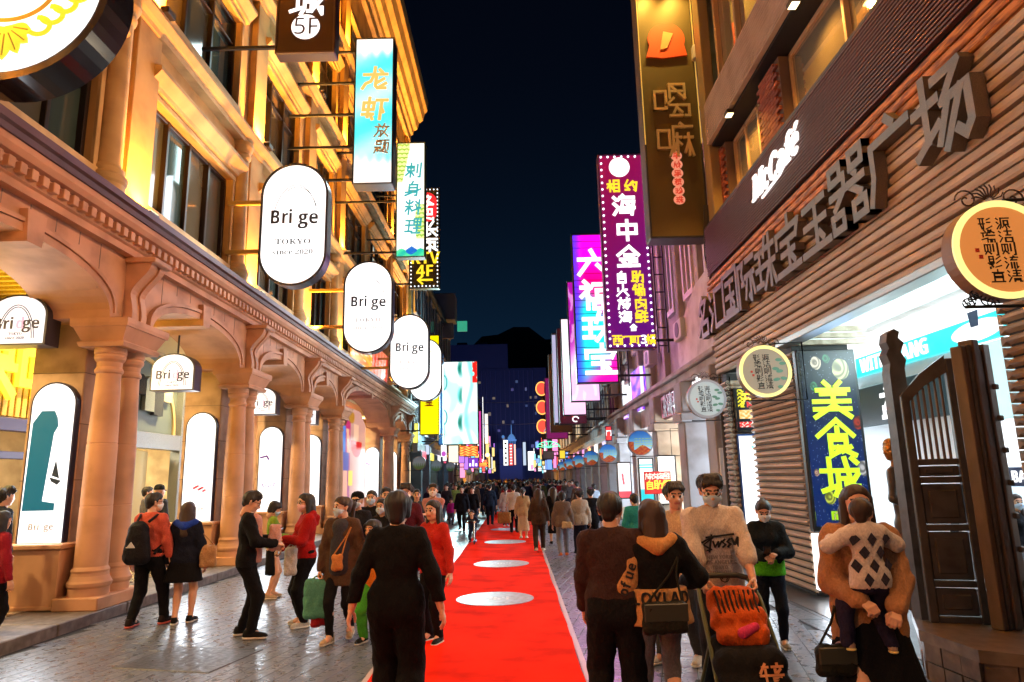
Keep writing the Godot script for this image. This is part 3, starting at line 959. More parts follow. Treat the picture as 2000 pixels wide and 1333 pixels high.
		for y in range(1, ny - 1):
			for z in range(1, nz - 1):
				var at := (y * nz + z) * nx
				for x in range(1, nx - 1):
					var k := at + x
					var d := D[k]
					if absf(d) > lim:
						continue
					var ins := d < 0.0
					for ax in 3:
						var st := 1 if ax == 0 else nx if ax == 1 else sy
						if (D[k + st] < 0.0) == ins:
							continue
						var s1 := nx if ax == 0 else sy if ax == 1 else 1
						var s2 := sy if ax == 0 else 1 if ax == 1 else nx
						var q0 := id[k - s1 - s2]
						var q1 := id[k - s2]
						var q2 := id[k]
						var q3 := id[k - s1]
						if q0 < 0 or q1 < 0 or q2 < 0 or q3 < 0:
							continue
						I.append_array([q0, q1, q2, q0, q2, q3])
		var N := PackedVector3Array()
		N.resize(P.size())
		for i in range(0, I.size(), 3):
			var a := P[I[i]]
			var b := P[I[i + 1]]
			var c := P[I[i + 2]]
			var nn := (c - a).cross(b - a)
			var mid := (a + b + c) / 3.0 + nn.normalized() * cell * 0.7
			var gx := clampi(int(round((mid.x - lo.x) / cell)), 0, nx - 1)
			var gy := clampi(int(round((mid.y - lo.y) / cell)), 0, ny - 1)
			var gz := clampi(int(round((mid.z - lo.z) / cell)), 0, nz - 1)
			var mid2 := (a + b + c) / 3.0 - nn.normalized() * cell * 0.7
			var hx := clampi(int(round((mid2.x - lo.x) / cell)), 0, nx - 1)
			var hy := clampi(int(round((mid2.y - lo.y) / cell)), 0, ny - 1)
			var hz := clampi(int(round((mid2.z - lo.z) / cell)), 0, nz - 1)
			if D[(gy * nz + gz) * nx + gx] < D[(hy * nz + hz) * nx + hx]:
				nn = -nn
				var sw := I[i + 1]
				I[i + 1] = I[i + 2]
				I[i + 2] = sw
			N[I[i]] += nn
			N[I[i + 1]] += nn
			N[I[i + 2]] += nn
		for i in N.size():
			N[i] = N[i].normalized()
		return [P, N, C, I]
func arrays_mesh(parts: Array) -> ArrayMesh:
	var P := PackedVector3Array()
	var N := PackedVector3Array()
	var C := PackedColorArray()
	var I := PackedInt32Array()
	for q in parts:
		var t: Transform3D = q[1]
		var src: Array = q[0]
		var at := P.size()
		var flip := t.basis.determinant() < 0.0
		var nb := t.basis.inverse().transposed()
		var sp: PackedVector3Array = src[0]
		var sn: PackedVector3Array = src[1]
		for i in sp.size():
			P.append(t * sp[i])
			N.append((nb * sn[i]).normalized())
		C.append_array(src[2])
		var si: PackedInt32Array = src[3]
		for i in range(0, si.size(), 3):
			if flip:
				I.append_array([at + si[i], at + si[i + 2], at + si[i + 1]])
			else:
				I.append_array([at + si[i], at + si[i + 1], at + si[i + 2]])
	var a := []
	a.resize(Mesh.ARRAY_MAX)
	a[Mesh.ARRAY_VERTEX] = P
	a[Mesh.ARRAY_NORMAL] = N
	a[Mesh.ARRAY_COLOR] = C
	a[Mesh.ARRAY_INDEX] = I
	var m := ArrayMesh.new()
	m.add_surface_from_arrays(Mesh.PRIMITIVE_TRIANGLES, a)
	return m
const SKIN := Color(0.56, 0.31, 0.2)
var store := {}
func head_arrays() -> Array:
	if store.has("head"):
		return store.head
	var f := Field.new()
	f.K = 150.0
	f.bone(Vector3(0, 0.032, 0.022), Vector3(0, 0.036, -0.018), 0.078, 0.074)
	f.bone(Vector3(0, -0.005, -0.03), Vector3(0, -0.055, -0.036), 0.06, 0.052)
	f.bone(Vector3(-0.022, -0.078, -0.035), Vector3(0.022, -0.078, -0.035), 0.034, 0.034)
	f.bone(Vector3(0, -0.09, -0.056), Vector3(0, -0.092, -0.058), 0.022, 0.022)
	for s in [-1.0, 1.0]:
		f.bone(Vector3(s * 0.034, -0.03, -0.052), Vector3(s * 0.03, -0.036, -0.054), 0.032, 0.03)
		f.bone(Vector3(s * 0.078, 0.008, 0.012), Vector3(s * 0.074, -0.03, 0.006), 0.014, 0.011)
		f.bone(Vector3(s * 0.018, 0.021, -0.082), Vector3(s * 0.045, 0.022, -0.07), 0.011, 0.01)
		f.bone(Vector3(s * 0.031, 0.002, -0.083), Vector3(s * 0.034, 0.002, -0.082), 0.008, 0.0075, 1.0, 1)
		f.bone(Vector3(s * 0.031, 0.002, -0.0885), Vector3(s * 0.031, 0.001, -0.0885), 0.0056, 0.0056, 1.0, 2)
		f.bone(Vector3(s * 0.016, 0.026, -0.0905), Vector3(s * 0.044, 0.028, -0.079), 0.0038, 0.003, 1.0, 2)
	f.bone(Vector3(0, 0.008, -0.088), Vector3(0, -0.032, -0.104), 0.008, 0.0135)
	f.bone(Vector3(-0.012, -0.034, -0.094), Vector3(0.012, -0.034, -0.094), 0.01, 0.01)
	f.bone(Vector3(-0.018, -0.061, -0.084), Vector3(0.018, -0.061, -0.084), 0.006, 0.006, 1.0, 3)
	f.bone(Vector3(0, -0.05, 0.012), Vector3(0, -0.15, 0.02), 0.05, 0.052)
	store.head = f.build(0.0055, [SKIN, Color(0.75, 0.73, 0.7), Color(0.018, 0.012, 0.01), Color(0.42, 0.13, 0.11)])
	return store.head
func hand_arrays(kind: String) -> Array:
	if store.has("hand_" + kind):
		return store["hand_" + kind]
	var f := Field.new()
	f.K = 420.0
	f.bone(Vector3(0, 0.02, 0), Vector3(0, -0.015, 0), 0.025, 0.026)
	for i in 4:
		var z := -0.027 + 0.018 * i
		f.bone(Vector3(0, -0.02, z * 0.6), Vector3(0, -0.082, z), 0.0145, 0.0125)
	var curl := 0.45 if kind == "relaxed" else 1.25
	for i in 4:
		var z := -0.03 + 0.02 * i
		var len: float = [0.036, 0.041, 0.038, 0.029][i]
		var p := Vector3(0, -0.086 + (0.004 if i == 3 else 0.0), z)
		var a := 0.15 + 0.08 * i if kind == "relaxed" else 0.9
		for j in 3:
			var d := Vector3(-sin(a), -cos(a), 0.02 * (i - 1.5))
			var q: Vector3 = p + d * len * [1.0, 0.72, 0.55][j]
			f.bone(p, q, 0.0094 - 0.0009 * j, 0.0088 - 0.001 * j)
			p = q
			a += curl * (0.8 if j == 0 else 0.7)
	var tp := Vector3(-0.006, -0.02, -0.022)
	for d in ([Vector3(-0.016, -0.032, -0.026), Vector3(-0.012, -0.03, -0.006), Vector3(-0.006, -0.022, 0.002)] if kind == "relaxed" else [Vector3(-0.026, -0.03, -0.022), Vector3(-0.022, -0.026, 0.012), Vector3(-0.006, -0.018, 0.014)]):
		f.bone(tp, tp + d, 0.0125, 0.0095)
		tp += d
	store["hand_" + kind] = f.build(0.0062, [SKIN])
	return store["hand_" + kind]
func hair_arrays(kind: String) -> Array:
	if store.has("hair_" + kind):
		return store["hair_" + kind]
	var f := Field.new()
	f.K = 120.0
	f.groove = 0.0026
	f.bone(Vector3(0, 0.036, 0.03), Vector3(0, 0.05, -0.022), 0.084, 0.076)
	f.bone(Vector3(0, -0.01, 0.045), Vector3(0, -0.035, 0.05), 0.062, 0.05)
	for s in [-1.0, 1.0]:
		f.bone(Vector3(s * 0.06, 0.03, 0.01), Vector3(s * 0.066, -0.005, 0.02), 0.03, 0.018)
	var fringe := -0.052
	match kind:
		"short":
			f.groove = 0.0045
			f.bone(Vector3(-0.045, 0.085, -0.05), Vector3(0.05, 0.092, -0.055), 0.03, 0.026)
			f.bone(Vector3(0, 0.11, 0.0), Vector3(0.02, 0.105, -0.03), 0.03, 0.026)
		"crop":
			f.groove = 0.0032
		"full":
			f.groove = 0.0055
			f.bone(Vector3(-0.04, 0.1, -0.03), Vector3(0.045, 0.105, -0.04), 0.045, 0.04)
			f.bone(Vector3(-0.06, 0.07, -0.075), Vector3(0.05, 0.075, -0.078), 0.024, 0.028)
			f.bone(Vector3(-0.05, 0.05, 0.06), Vector3(0.05, 0.05, 0.06), 0.055, 0.055)
		"long":
			f.bone(Vector3(0, 0.0, 0.06), Vector3(0, -0.3, 0.085), 0.078, 0.075, 0.75)
			for s in [-1.0, 1.0]:
				f.bone(Vector3(s * 0.068, 0.03, 0.0), Vector3(s * 0.085, -0.24, 0.005), 0.03, 0.024)
				f.bone(Vector3(s * 0.05, -0.05, 0.05), Vector3(s * 0.06, -0.33, 0.07), 0.05, 0.03, 0.8)
		"bob":
			f.bone(Vector3(0, 0.03, 0.045), Vector3(0, -0.06, 0.05), 0.083, 0.06)
			for s in [-1.0, 1.0]:
				f.bone(Vector3(s * 0.066, 0.035, 0.0), Vector3(s * 0.064, -0.055, 0.0), 0.036, 0.026)
		"tail":
			f.bone(Vector3(0, 0.05, 0.1), Vector3(0, 0.03, 0.14), 0.026, 0.03)
			f.bone(Vector3(0, 0.03, 0.14), Vector3(0, -0.2, 0.13), 0.036, 0.014)
		"bun":
			f.bone(Vector3(0, 0.06, 0.11), Vector3(0, 0.062, 0.12), 0.036, 0.036)
		"child":
			f.bone(Vector3(-0.05, 0.045, -0.066), Vector3(0.05, 0.045, -0.066), 0.034, 0.034)
			fringe = -0.06
	f.carve.append([Vector3(0, 0.0 if kind != "child" else -0.02, -0.105), Vector3(0, -0.13, -0.1), 0.068])
	f.carve.append([Vector3(-0.03, 0.012, -0.1), Vector3(0.03, 0.012, -0.1), 0.042])
	store["hair_" + kind] = f.build(0.0085 if kind != "long" else 0.011, [Color.WHITE])
	return store["hair_" + kind]
func simple_arrays(kind: String) -> Array:
	if store.has(kind):
		return store[kind]
	var f := Field.new()
	var cell := 0.008
	match kind:
		"mask":
			f.K = 200.0
			f.bone(Vector3(-0.03, -0.045, -0.058), Vector3(0.03, -0.045, -0.058), 0.041, 0.041)
			f.bone(Vector3(0, -0.03, -0.072), Vector3(0, -0.075, -0.07), 0.042, 0.034)
			f.bone(Vector3(-0.07, -0.03, -0.01), Vector3(-0.04, -0.04, -0.05), 0.008, 0.02)
			f.bone(Vector3(0.07, -0.03, -0.01), Vector3(0.04, -0.04, -0.05), 0.008, 0.02)
			f.cuts.append([Vector3(0, 0.95, 0.3).normalized(), -0.036])
			f.groove = 0.0012
			f.groove_kind = 1
			cell = 0.007
		"shoe":
			f.K = 160.0
			f.bone(Vector3(0, 0.045, 0.045), Vector3(0, 0.05, 0.0), 0.04, 0.044)
			f.bone(Vector3(0, 0.05, -0.02), Vector3(0, 0.03, -0.13), 0.042, 0.036)
			f.bone(Vector3(0.008, 0.026, -0.1), Vector3(0.004, 0.024, -0.155), 0.042, 0.034)
			f.bone(Vector3(0, 0.08, 0.03), Vector3(0, 0.1, 0.025), 0.042, 0.042)
			f.cuts.append([Vector3(0, -1, 0), -0.022])
			f.cuts.append([Vector3(0, 1, 0), 0.105])
			cell = 0.01
		"sole":
			f.K = 160.0
			f.bone(Vector3(0, 0.02, 0.045), Vector3(0, 0.02, 0.0), 0.045, 0.045)
			f.bone(Vector3(0.004, 0.02, -0.02), Vector3(0.006, 0.02, -0.14), 0.046, 0.046)
			f.cuts.append([Vector3(0, -1, 0), 0.0])
			f.cuts.append([Vector3(0, 1, 0), 0.026])
			cell = 0.01
	store[kind] = f.build(cell, [Color.WHITE])
	return store[kind]
func cloth(key: String, c: Vector3, rough := 0.85) -> StandardMaterial3D:
	var m := M("cloth_" + key, c, rough)
	if not m.rim_enabled:
		m.metallic_specular = 0.22
		m.rim_enabled = true
		m.rim = 0.35 if c.x + c.y + c.z > 0.12 else 0.04
		m.rim_tint = 0.6
		m.albedo_texture = noise("fine")
		m.uv1_triplanar = true
		m.uv1_scale = Vector3(2.2, 1.5, 2.2)
		m.heightmap_enabled = true
		m.heightmap_texture = noise("fold")
		m.heightmap_scale = 0.9
	return m
func skin_mat(t := 1.0) -> StandardMaterial3D:
	var k := "skin_%.2f" % t
	if mats.has(k):
		return mats[k]
	var m := M(k, Vector3(t, t * 0.98, t * 0.95), 0.5)
	m.vertex_color_use_as_albedo = true
	m.subsurf_scatter_enabled = true
	m.subsurf_scatter_strength = 0.12
	return m
func joint(a: Vector3, b: Vector3, l1: float, l2: float, pole: Vector3) -> Vector3:
	var d := b - a
	var l := clampf(d.length(), absf(l1 - l2) + 0.001, (l1 + l2) * 0.999)
	var u := d.normalized()
	var x := (l1 * l1 - l2 * l2 + l * l) / (2.0 * l)
	var h := sqrt(maxf(0.0, l1 * l1 - x * x))
	var q := pole - u * pole.dot(u)
	return a + u * x + q.normalized() * h
func person(s: Dictionary) -> Node3D:
	var h: float = s.get("h", 1.6)
	var at: Vector3 = s.at
	var o := thing("person", s.label, "person", at, s.get("group", ""))
	o.rotation.y = deg_to_rad(s.get("turn", 0.0))
	dress(o, s, h)
	return o
func part_mesh(called: String, par: Node3D, arr: Array, m: Material) -> MeshInstance3D:
	var i := MeshInstance3D.new()
	i.mesh = arrays_mesh(arr)
	i.material_override = m
	i.name = piece(called, par)
	par.add_child(i, true)
	return i
func dress(o: Node3D, s: Dictionary, h: float) -> void:
	var cell: float = s.get("cell", 0.017)
	var wide: float = s.get("wide", 1.0)
	var girl: bool = s.get("girl", false)
	var child: float = s.get("child", 0.0)      # 0 grown up .. 1 small child
	var hs := h * (0.147 + 0.045 * child) / 0.235
	var lean: float = s.get("lean", 0.0)
	var hipy: float = 0.505 - 0.05 * child - s.get("crouch", 0.0)
	var I := Transform3D()
	var up := Basis(Vector3.RIGHT, -deg_to_rad(lean))
	var hip := Vector3(0, hipy, 0)
	var B2 := func(v: Vector3) -> Vector3: return (hip + up * (v - hip)) * h
	var shw := (0.083 if girl else 0.093) * wide
	var shy := 0.8 - 0.03 * child
	var feet: Array = s.get("feet", [[-0.06, -0.02], [0.06, 0.03]])
	var ank: Array[Vector3] = []
	var knee: Array[Vector3] = []
	var hipj: Array[Vector3] = []
	for i in 2:
		var sg := -1.0 if i == 0 else 1.0
		var lift: float = feet[i][2] if feet[i].size() > 2 else 0.0
		ank.append(Vector3(feet[i][0], 0.045 + lift, feet[i][1]) * h)
		hipj.append(Vector3(sg * 0.05 * wide, hipy - 0.01, 0) * h)
		knee.append(joint(hipj[i], ank[i], 0.238 * h, 0.232 * h, Vector3(sg * 0.1, 0, -1)))
	var hands: Array = s.get("hands", [[-0.17, 0.44, -0.02], [0.17, 0.44, -0.02]])
	var sh: Array[Vector3] = []
	var elb: Array[Vector3] = []
	var wri: Array[Vector3] = []
	for i in 2:
		var sg := -1.0 if i == 0 else 1.0
		sh.append(B2.call(Vector3(sg * shw, shy, 0)))
		var w := Vector3(hands[i][0], hands[i][1], hands[i][2]) * h
		var reach := 0.318 * h
		if (w - sh[i]).length() > reach:
			w = sh[i] + (w - sh[i]).normalized() * reach
		wri.append(w)
		elb.append(joint(sh[i], w, 0.17 * h, 0.15 * h, Vector3(sg * 0.55, -0.25, 0.6)))
	var head_at: Vector3 = B2.call(Vector3(0, 0.925 - 0.03 * child, -0.012))
	var hb := Basis.from_euler(Vector3(-deg_to_rad(s.get("nod", 0.0)), deg_to_rad(s.get("look", 0.0)), deg_to_rad(s.get("tilt", 0.0))))
	var ht := Transform3D(hb.scaled(Vector3(hs, hs, hs)), head_at)
	var f := Field.new()
	f.K = 200.0 / h
	torso(f, B2, h, shw, shy, hipy, wide, girl, 0.0)
	f.bone(B2.call(Vector3(0, shy - 0.01, 0.008)), head_at + Vector3(0, -0.05 * h, 0.01 * h), 0.036 * h * (0.9 if girl else 1.0), 0.032 * h * (0.88 if girl else 1.0))
	for i in 2:
		f.bone(sh[i], elb[i], 0.031 * h, 0.025 * h)
		f.bone(elb[i], wri[i], 0.026 * h, 0.0175 * h)
		f.bone(hipj[i], knee[i], 0.05 * h, 0.034 * h)
		f.bone(knee[i], ank[i], 0.034 * h, 0.021 * h)
		f.bone(knee[i].lerp(ank[i], 0.25) + Vector3(0, 0, 0.008 * h), knee[i].lerp(ank[i], 0.5), 0.031 * h, 0.026 * h)
		f.bone(ank[i], ank[i] + Vector3(0, -0.015, -0.05) * h, 0.022 * h, 0.02 * h)
	var all := [[f.build(cell * 1.25, [SKIN]), I], [head_arrays(), ht]]
	var grips: Array = s.get("grip", ["relaxed", "relaxed"])
	for i in 2:
		var d := (wri[i] - elb[i]).normalized()
		var inward := Vector3(1.0 if i == 0 else -1.0, 0, 0)
		if d.y > -0.6:
			inward = Vector3(0.4 if i == 0 else -0.4, -1, 0) if d.y < 0.5 else Vector3(0.3 if i == 0 else -0.3, 0, 1)
		var y := -d
		var x := (-inward - y * (-inward).dot(y)).normalized()
		var z := x.cross(y).normalized()
		if i == 0:
			z = -z
		var k := h / 1.7 * (0.96 if girl else 1.05)
		all.append([hand_arrays(grips[i]), Transform3D(Basis(x * k, y * k, z * k), wri[i])])
	part_mesh("body", o, all, skin_mat(s.get("skin", 1.0)))
	var top: Dictionary = s.get("top", {"c": "black"})
	var th: float = top.get("thick", 0.011) * 0.7
	var hem: float = top.get("hem", 0.47)
	var g := Field.new()
	g.K = 165.0 / h
	g.groove = top.get("fold", 0.0035)
	g.groove_kind = 1
	torso(g, B2, h, shw, shy, hipy, wide, girl, th)
	if hem < hipy - 0.02:
		var fl: float = top.get("flare", 0.0)
		g.bone(B2.call(Vector3(-0.035 * wide, hipy + 0.06, 0)), Vector3(-0.04 * wide, hem, 0) * h, (0.072 + th) * h, (0.072 + th + fl) * h, 0.8)
		g.bone(B2.call(Vector3(0.035 * wide, hipy + 0.06, 0)), Vector3(0.04 * wide, hem, 0) * h, (0.072 + th) * h, (0.072 + th + fl) * h, 0.8)
	g.cuts.append([Vector3(0, -1, 0), -hem * h])
	var sleeve: String = top.get("sleeve", "long")
	for i in 2:
		g.bone(sh[i], elb[i], (0.032 + th) * h, (0.026 + th) * h)
		if sleeve == "long":
			g.bone(elb[i], elb[i].lerp(wri[i], 0.93), (0.027 + th) * h, (0.02 + th * 0.8) * h)
		elif sleeve == "rolled":
			g.bone(elb[i], elb[i].lerp(wri[i], 0.3), (0.03 + th) * h, (0.028 + th) * h)
	if top.get("hood", false):
		g.bone(B2.call(Vector3(-0.05, 0.835, 0.035)), B2.call(Vector3(0.05, 0.835, 0.035)), 0.032 * h, 0.032 * h)
		g.bone(B2.call(Vector3(0, 0.8, 0.065)), B2.call(Vector3(0, 0.77, 0.068)), 0.04 * h, 0.03 * h)
	else:
		g.bone(B2.call(Vector3(0, shy + 0.012, 0.008)), B2.call(Vector3(0, shy + 0.032, 0.002)), 0.039 * h, 0.036 * h)
		g.carve.append([B2.call(Vector3(0, 0.87, 0.0)), B2.call(Vector3(0, 0.9, 0.0)), 0.036 * h])
	var named: String = top.get("name", "jacket")
	part_mesh(named, o, [[g.build(cell, [Color.WHITE]), I]], cloth(top.c, top.get("col", Vector3(0.01, 0.01, 0.012))))
	if top.has("open"):
		var w := Field.new()
		w.K = 70.0 / h * 1.6
		for sg in [-1.0, 1.0]:
			w.bone(B2.call(Vector3(sg * 0.012, 0.79, -0.03)), B2.call(Vector3(sg * 0.022, 0.5, -0.036)), 0.036 * h + th * h, 0.042 * h + th * h, 1.15)
		w.cuts.append([Vector3(0, -1, 0), -(hem + 0.03) * h])
		part_mesh("shirt", o, [[w.build(cell, [Color.WHITE]), I]], cloth(top.open, top.open_col))
	if top.has("collar"):
		var w := Field.new()
		w.K = 100.0 / h * 1.6
		w.groove = 0.001
		w.groove_kind = 1
		for sg in [-1.0, 1.0]:
			w.bone(B2.call(Vector3(0, 0.8, 0.045 + th)), B2.call(Vector3(sg * 0.075, 0.825, 0.025)), 0.034 * h, 0.028 * h)
			w.bone(B2.call(Vector3(sg * 0.075, 0.825, 0.02)), B2.call(Vector3(sg * 0.05, 0.81, -0.03)), 0.028 * h, 0.022 * h)
		part_mesh("collar", o, [[w.build(cell, [Color.WHITE]), I]], cloth(top.collar, top.collar_col))
	var bot: Dictionary = s.get("bottom", {"c": "black"})
	var kind: String = bot.get("kind", "trousers")
	var q := Field.new()
	q.K = 175.0 / h
	q.groove = 0.003
	q.groove_kind = 1
	var bt: float = bot.get("thick", 0.01)
	if kind == "skirt":
		var low: float = bot.get("hem", 0.3)
		var fl: float = bot.get("flare", 0.02)
		q.groove = 0.004
		q.groove_kind = 0
		for sg in [-1.0, 1.0]:
			q.bone(Vector3(sg * 0.03, hipy + 0.07, 0) * h, Vector3(sg * 0.035, low, 0) * h, 0.07 * h, (0.085 + fl) * h, 0.85)
		q.cuts.append([Vector3(0, -1, 0), -low * h])
	else:
		var low: float = bot.get("hem", 0.035)
		q.bone(Vector3(-0.04 * wide, hipy + 0.045, 0.006) * h, Vector3(0.04 * wide, hipy + 0.045, 0.006) * h, (0.06 + bt) * h, (0.06 + bt) * h, 0.85)
		q.bone(Vector3(-0.04 * wide, hipy, 0.014) * h, Vector3(0.04 * wide, hipy, 0.014) * h, (0.056 + bt) * h, (0.056 + bt) * h, 0.9)
		for i in 2:
			q.bone(hipj[i], knee[i], (0.05 + bt) * h, (0.033 + bt * 1.2) * h)
			var end := ank[i]
			if low > 0.1:
				end = knee[i].lerp(ank[i], clampf((0.27 - low) / 0.23, 0.02, 1.0))
			q.bone(knee[i], end, (0.033 + bt * 1.2) * h, (0.021 + bt * bot.get("cuff", 1.3)) * h)
		q.cuts.append([Vector3(0, -1, 0), -minf(low, 0.05) * h])
	part_mesh(kind, o, [[q.build(cell, [Color.WHITE]), I]], cloth(bot.c, bot.get("col", Vector3(0.008, 0.008, 0.01))))
	var shoe: Array = s.get("shoes", ["black_shoe", Vector3(0.01, 0.01, 0.01), Vector3(0.5, 0.48, 0.45)])
	var kk := h / 1.68 * (0.94 if girl else 1.05)
	for i in 2:
		var turn: float = (12.0 if i == 0 else -12.0)
		var lift := maxf(0.0, ank[i].y - 0.045 * h)
		var tb := Basis(Vector3.UP, deg_to_rad(turn)) * Basis(Vector3.RIGHT, -minf(0.7, lift * 4.0))
		var t := Transform3D(tb.scaled(Vector3(kk, kk, kk)), Vector3(ank[i].x, lift, ank[i].z))
		var sn := part_mesh("shoe", o, [[simple_arrays("shoe"), t]], cloth(shoe[0], shoe[1], 0.55))
		if cell < 0.025:
			part_mesh("sole", sn, [[simple_arrays("sole"), t]], M("sole_%s" % shoe[0], shoe[2], 0.7))
	var hair: Array = s.get("hair", ["short", "black"])
	if hair[0] != "none":
		var hc: Vector3 = {"black": Vector3(0.008, 0.007, 0.007), "brown": Vector3(0.03, 0.014, 0.008), "red": Vector3(0.09, 0.02, 0.008)}[hair[1]]
		var hm := M("hair_" + hair[1], hc, 0.6)
		part_mesh("hair", o, [[hair_arrays(hair[0]), ht]], hm)
	if s.has("mask"):
		part_mesh("face_mask", o, [[simple_arrays("mask"), ht]], M("mask_" + s.mask, {"blue": Vector3(0.42, 0.55, 0.68), "white": Vector3(0.7, 0.7, 0.7), "pink": Vector3(0.7, 0.4, 0.42)}[s.mask], 0.85))
	if s.get("cap", "") != "":
		var cb := B.new()
		cb.lathe(PackedVector2Array([Vector2(0.099, 0.035), Vector2(0.1, 0.07), Vector2(0.085, 0.115), Vector2(0.05, 0.14), Vector2(0.0, 0.148)]), Vector3(0, 0, 0.012), 18)
		cb.prism(arc(Vector2(0, 0.06), 0.08, 0.1, 0, 180, 12), Vector3(0, 0.035, 0.0), Vector3.RIGHT, Vector3(0, -0.15, -1), Vector3(0, 0.008, 0))
		var cw := B.new()
		cw.add(cb, ht)
		put_local("cap", cw, cloth(s.cap, s.cap_col), o)
	if s.get("glasses", false):
		var gb := B.new()
		for sg in [-1.0, 1.0]:
			var pr := PackedVector3Array()
			for v in arc(Vector2(sg * 0.034, 0.001), 0.026, 0.021, 0, 360, 14):
				pr.append(Vector3(v.x, v.y, -0.099 + absf(v.x) * 0.16))
			gb.tube(pr, 0.0026, 5)
			gb.tube(PackedVector3Array([Vector3(sg * 0.06, 0.008, -0.09), Vector3(sg * 0.08, 0.008, -0.05), Vector3(sg * 0.084, 0.002, 0.01)]), 0.0026, 5)
		gb.tube(PackedVector3Array([Vector3(-0.009, 0.004, -0.101), Vector3(0, 0.007, -0.104), Vector3(0.009, 0.004, -0.101)]), 0.0024, 5)
		var gw := B.new()
		gw.add(gb, ht)
		put_local("glasses", gw, M("glasses", Vector3(0.01, 0.01, 0.01), 0.25), o)
	o.set_meta("sleeve_l", [sh[0].lerp(elb[0], 0.4), elb[0], elb[0].lerp(wri[0], 0.45)])
	o.set_meta("wrist_l", wri[0])
	o.set_meta("wrist_r", wri[1])
func torso(f: Field, B2: Callable, h: float, shw: float, shy: float, hipy: float, wide: float, girl: bool, t: float) -> void:
	f.bone(B2.call(Vector3(-0.045 * wide, 0.745, 0)), B2.call(Vector3(0.045 * wide, 0.745, 0)), (0.06 + t) * h, (0.06 + t) * h, 0.9)
	f.bone(B2.call(Vector3(0, 0.76, 0.006)), B2.call(Vector3(0, 0.69, 0.004)), (0.068 + t) * h * wide, (0.074 + t) * h * wide, 0.72)
	f.bone(B2.call(Vector3(0, 0.69, 0.0)), B2.call(Vector3(0, 0.61, 0.0)), (0.075 + t) * h * wide, ((0.063 if girl else 0.072) + t) * h * wide, 0.72)
	f.bone(B2.call(Vector3(-0.035 * wide, hipy + 0.07, 0)), B2.call(Vector3(0.035 * wide, hipy + 0.07, 0)), (0.06 + t) * h, (0.06 + t) * h, 0.9)
	f.bone(B2.call(Vector3(-0.04 * wide, hipy + 0.015, 0.006)), B2.call(Vector3(0.04 * wide, hipy + 0.015, 0.006)), (0.06 + t) * h, (0.06 + t) * h, 0.95)
	for sg in [-1.0, 1.0]:
		f.bone(B2.call(Vector3(sg * 0.02, shy + 0.012, 0.008)), B2.call(Vector3(sg * shw, shy - 0.008, 0.002)), (0.033 + t * 0.8) * h, (0.03 + t * 0.8) * h)
		if girl:
			f.bone(B2.call(Vector3(sg * 0.04, 0.735, -0.045)), B2.call(Vector3(sg * 0.04, 0.73, -0.046)), (0.034 + t * 0.5) * h, (0.034 + t * 0.5) * h)
func put_local(called: String, b: B, m: Material, par: Node3D) -> MeshInstance3D:
	var i := MeshInstance3D.new()
	i.mesh = b.mesh()
	i.material_override = m
	i.name = piece(called, par)
	par.add_child(i, true)
	return i
func wrist(p: Node3D, right: bool) -> Vector3:
	return p.transform * (p.get_meta("wrist_r" if right else "wrist_l") as Vector3)
func pic(w: int, h: int, f: Callable) -> Image:
	var im := Image.create(w, h, false, Image.FORMAT_RGB8)
	for y in h:
		for x in w:
			im.set_pixel(x, y, f.call((x + 0.5) / w, (y + 0.5) / h))
	return im
func wave(u: float, v: float, k: float) -> float:
	return 0.5 + 0.25 * sin(u * 9.0 * k + sin(v * 13.0 * k) * 1.6) + 0.25 * sin(v * 11.0 * k + cos(u * 7.0 * k + 2.0) * 2.1)
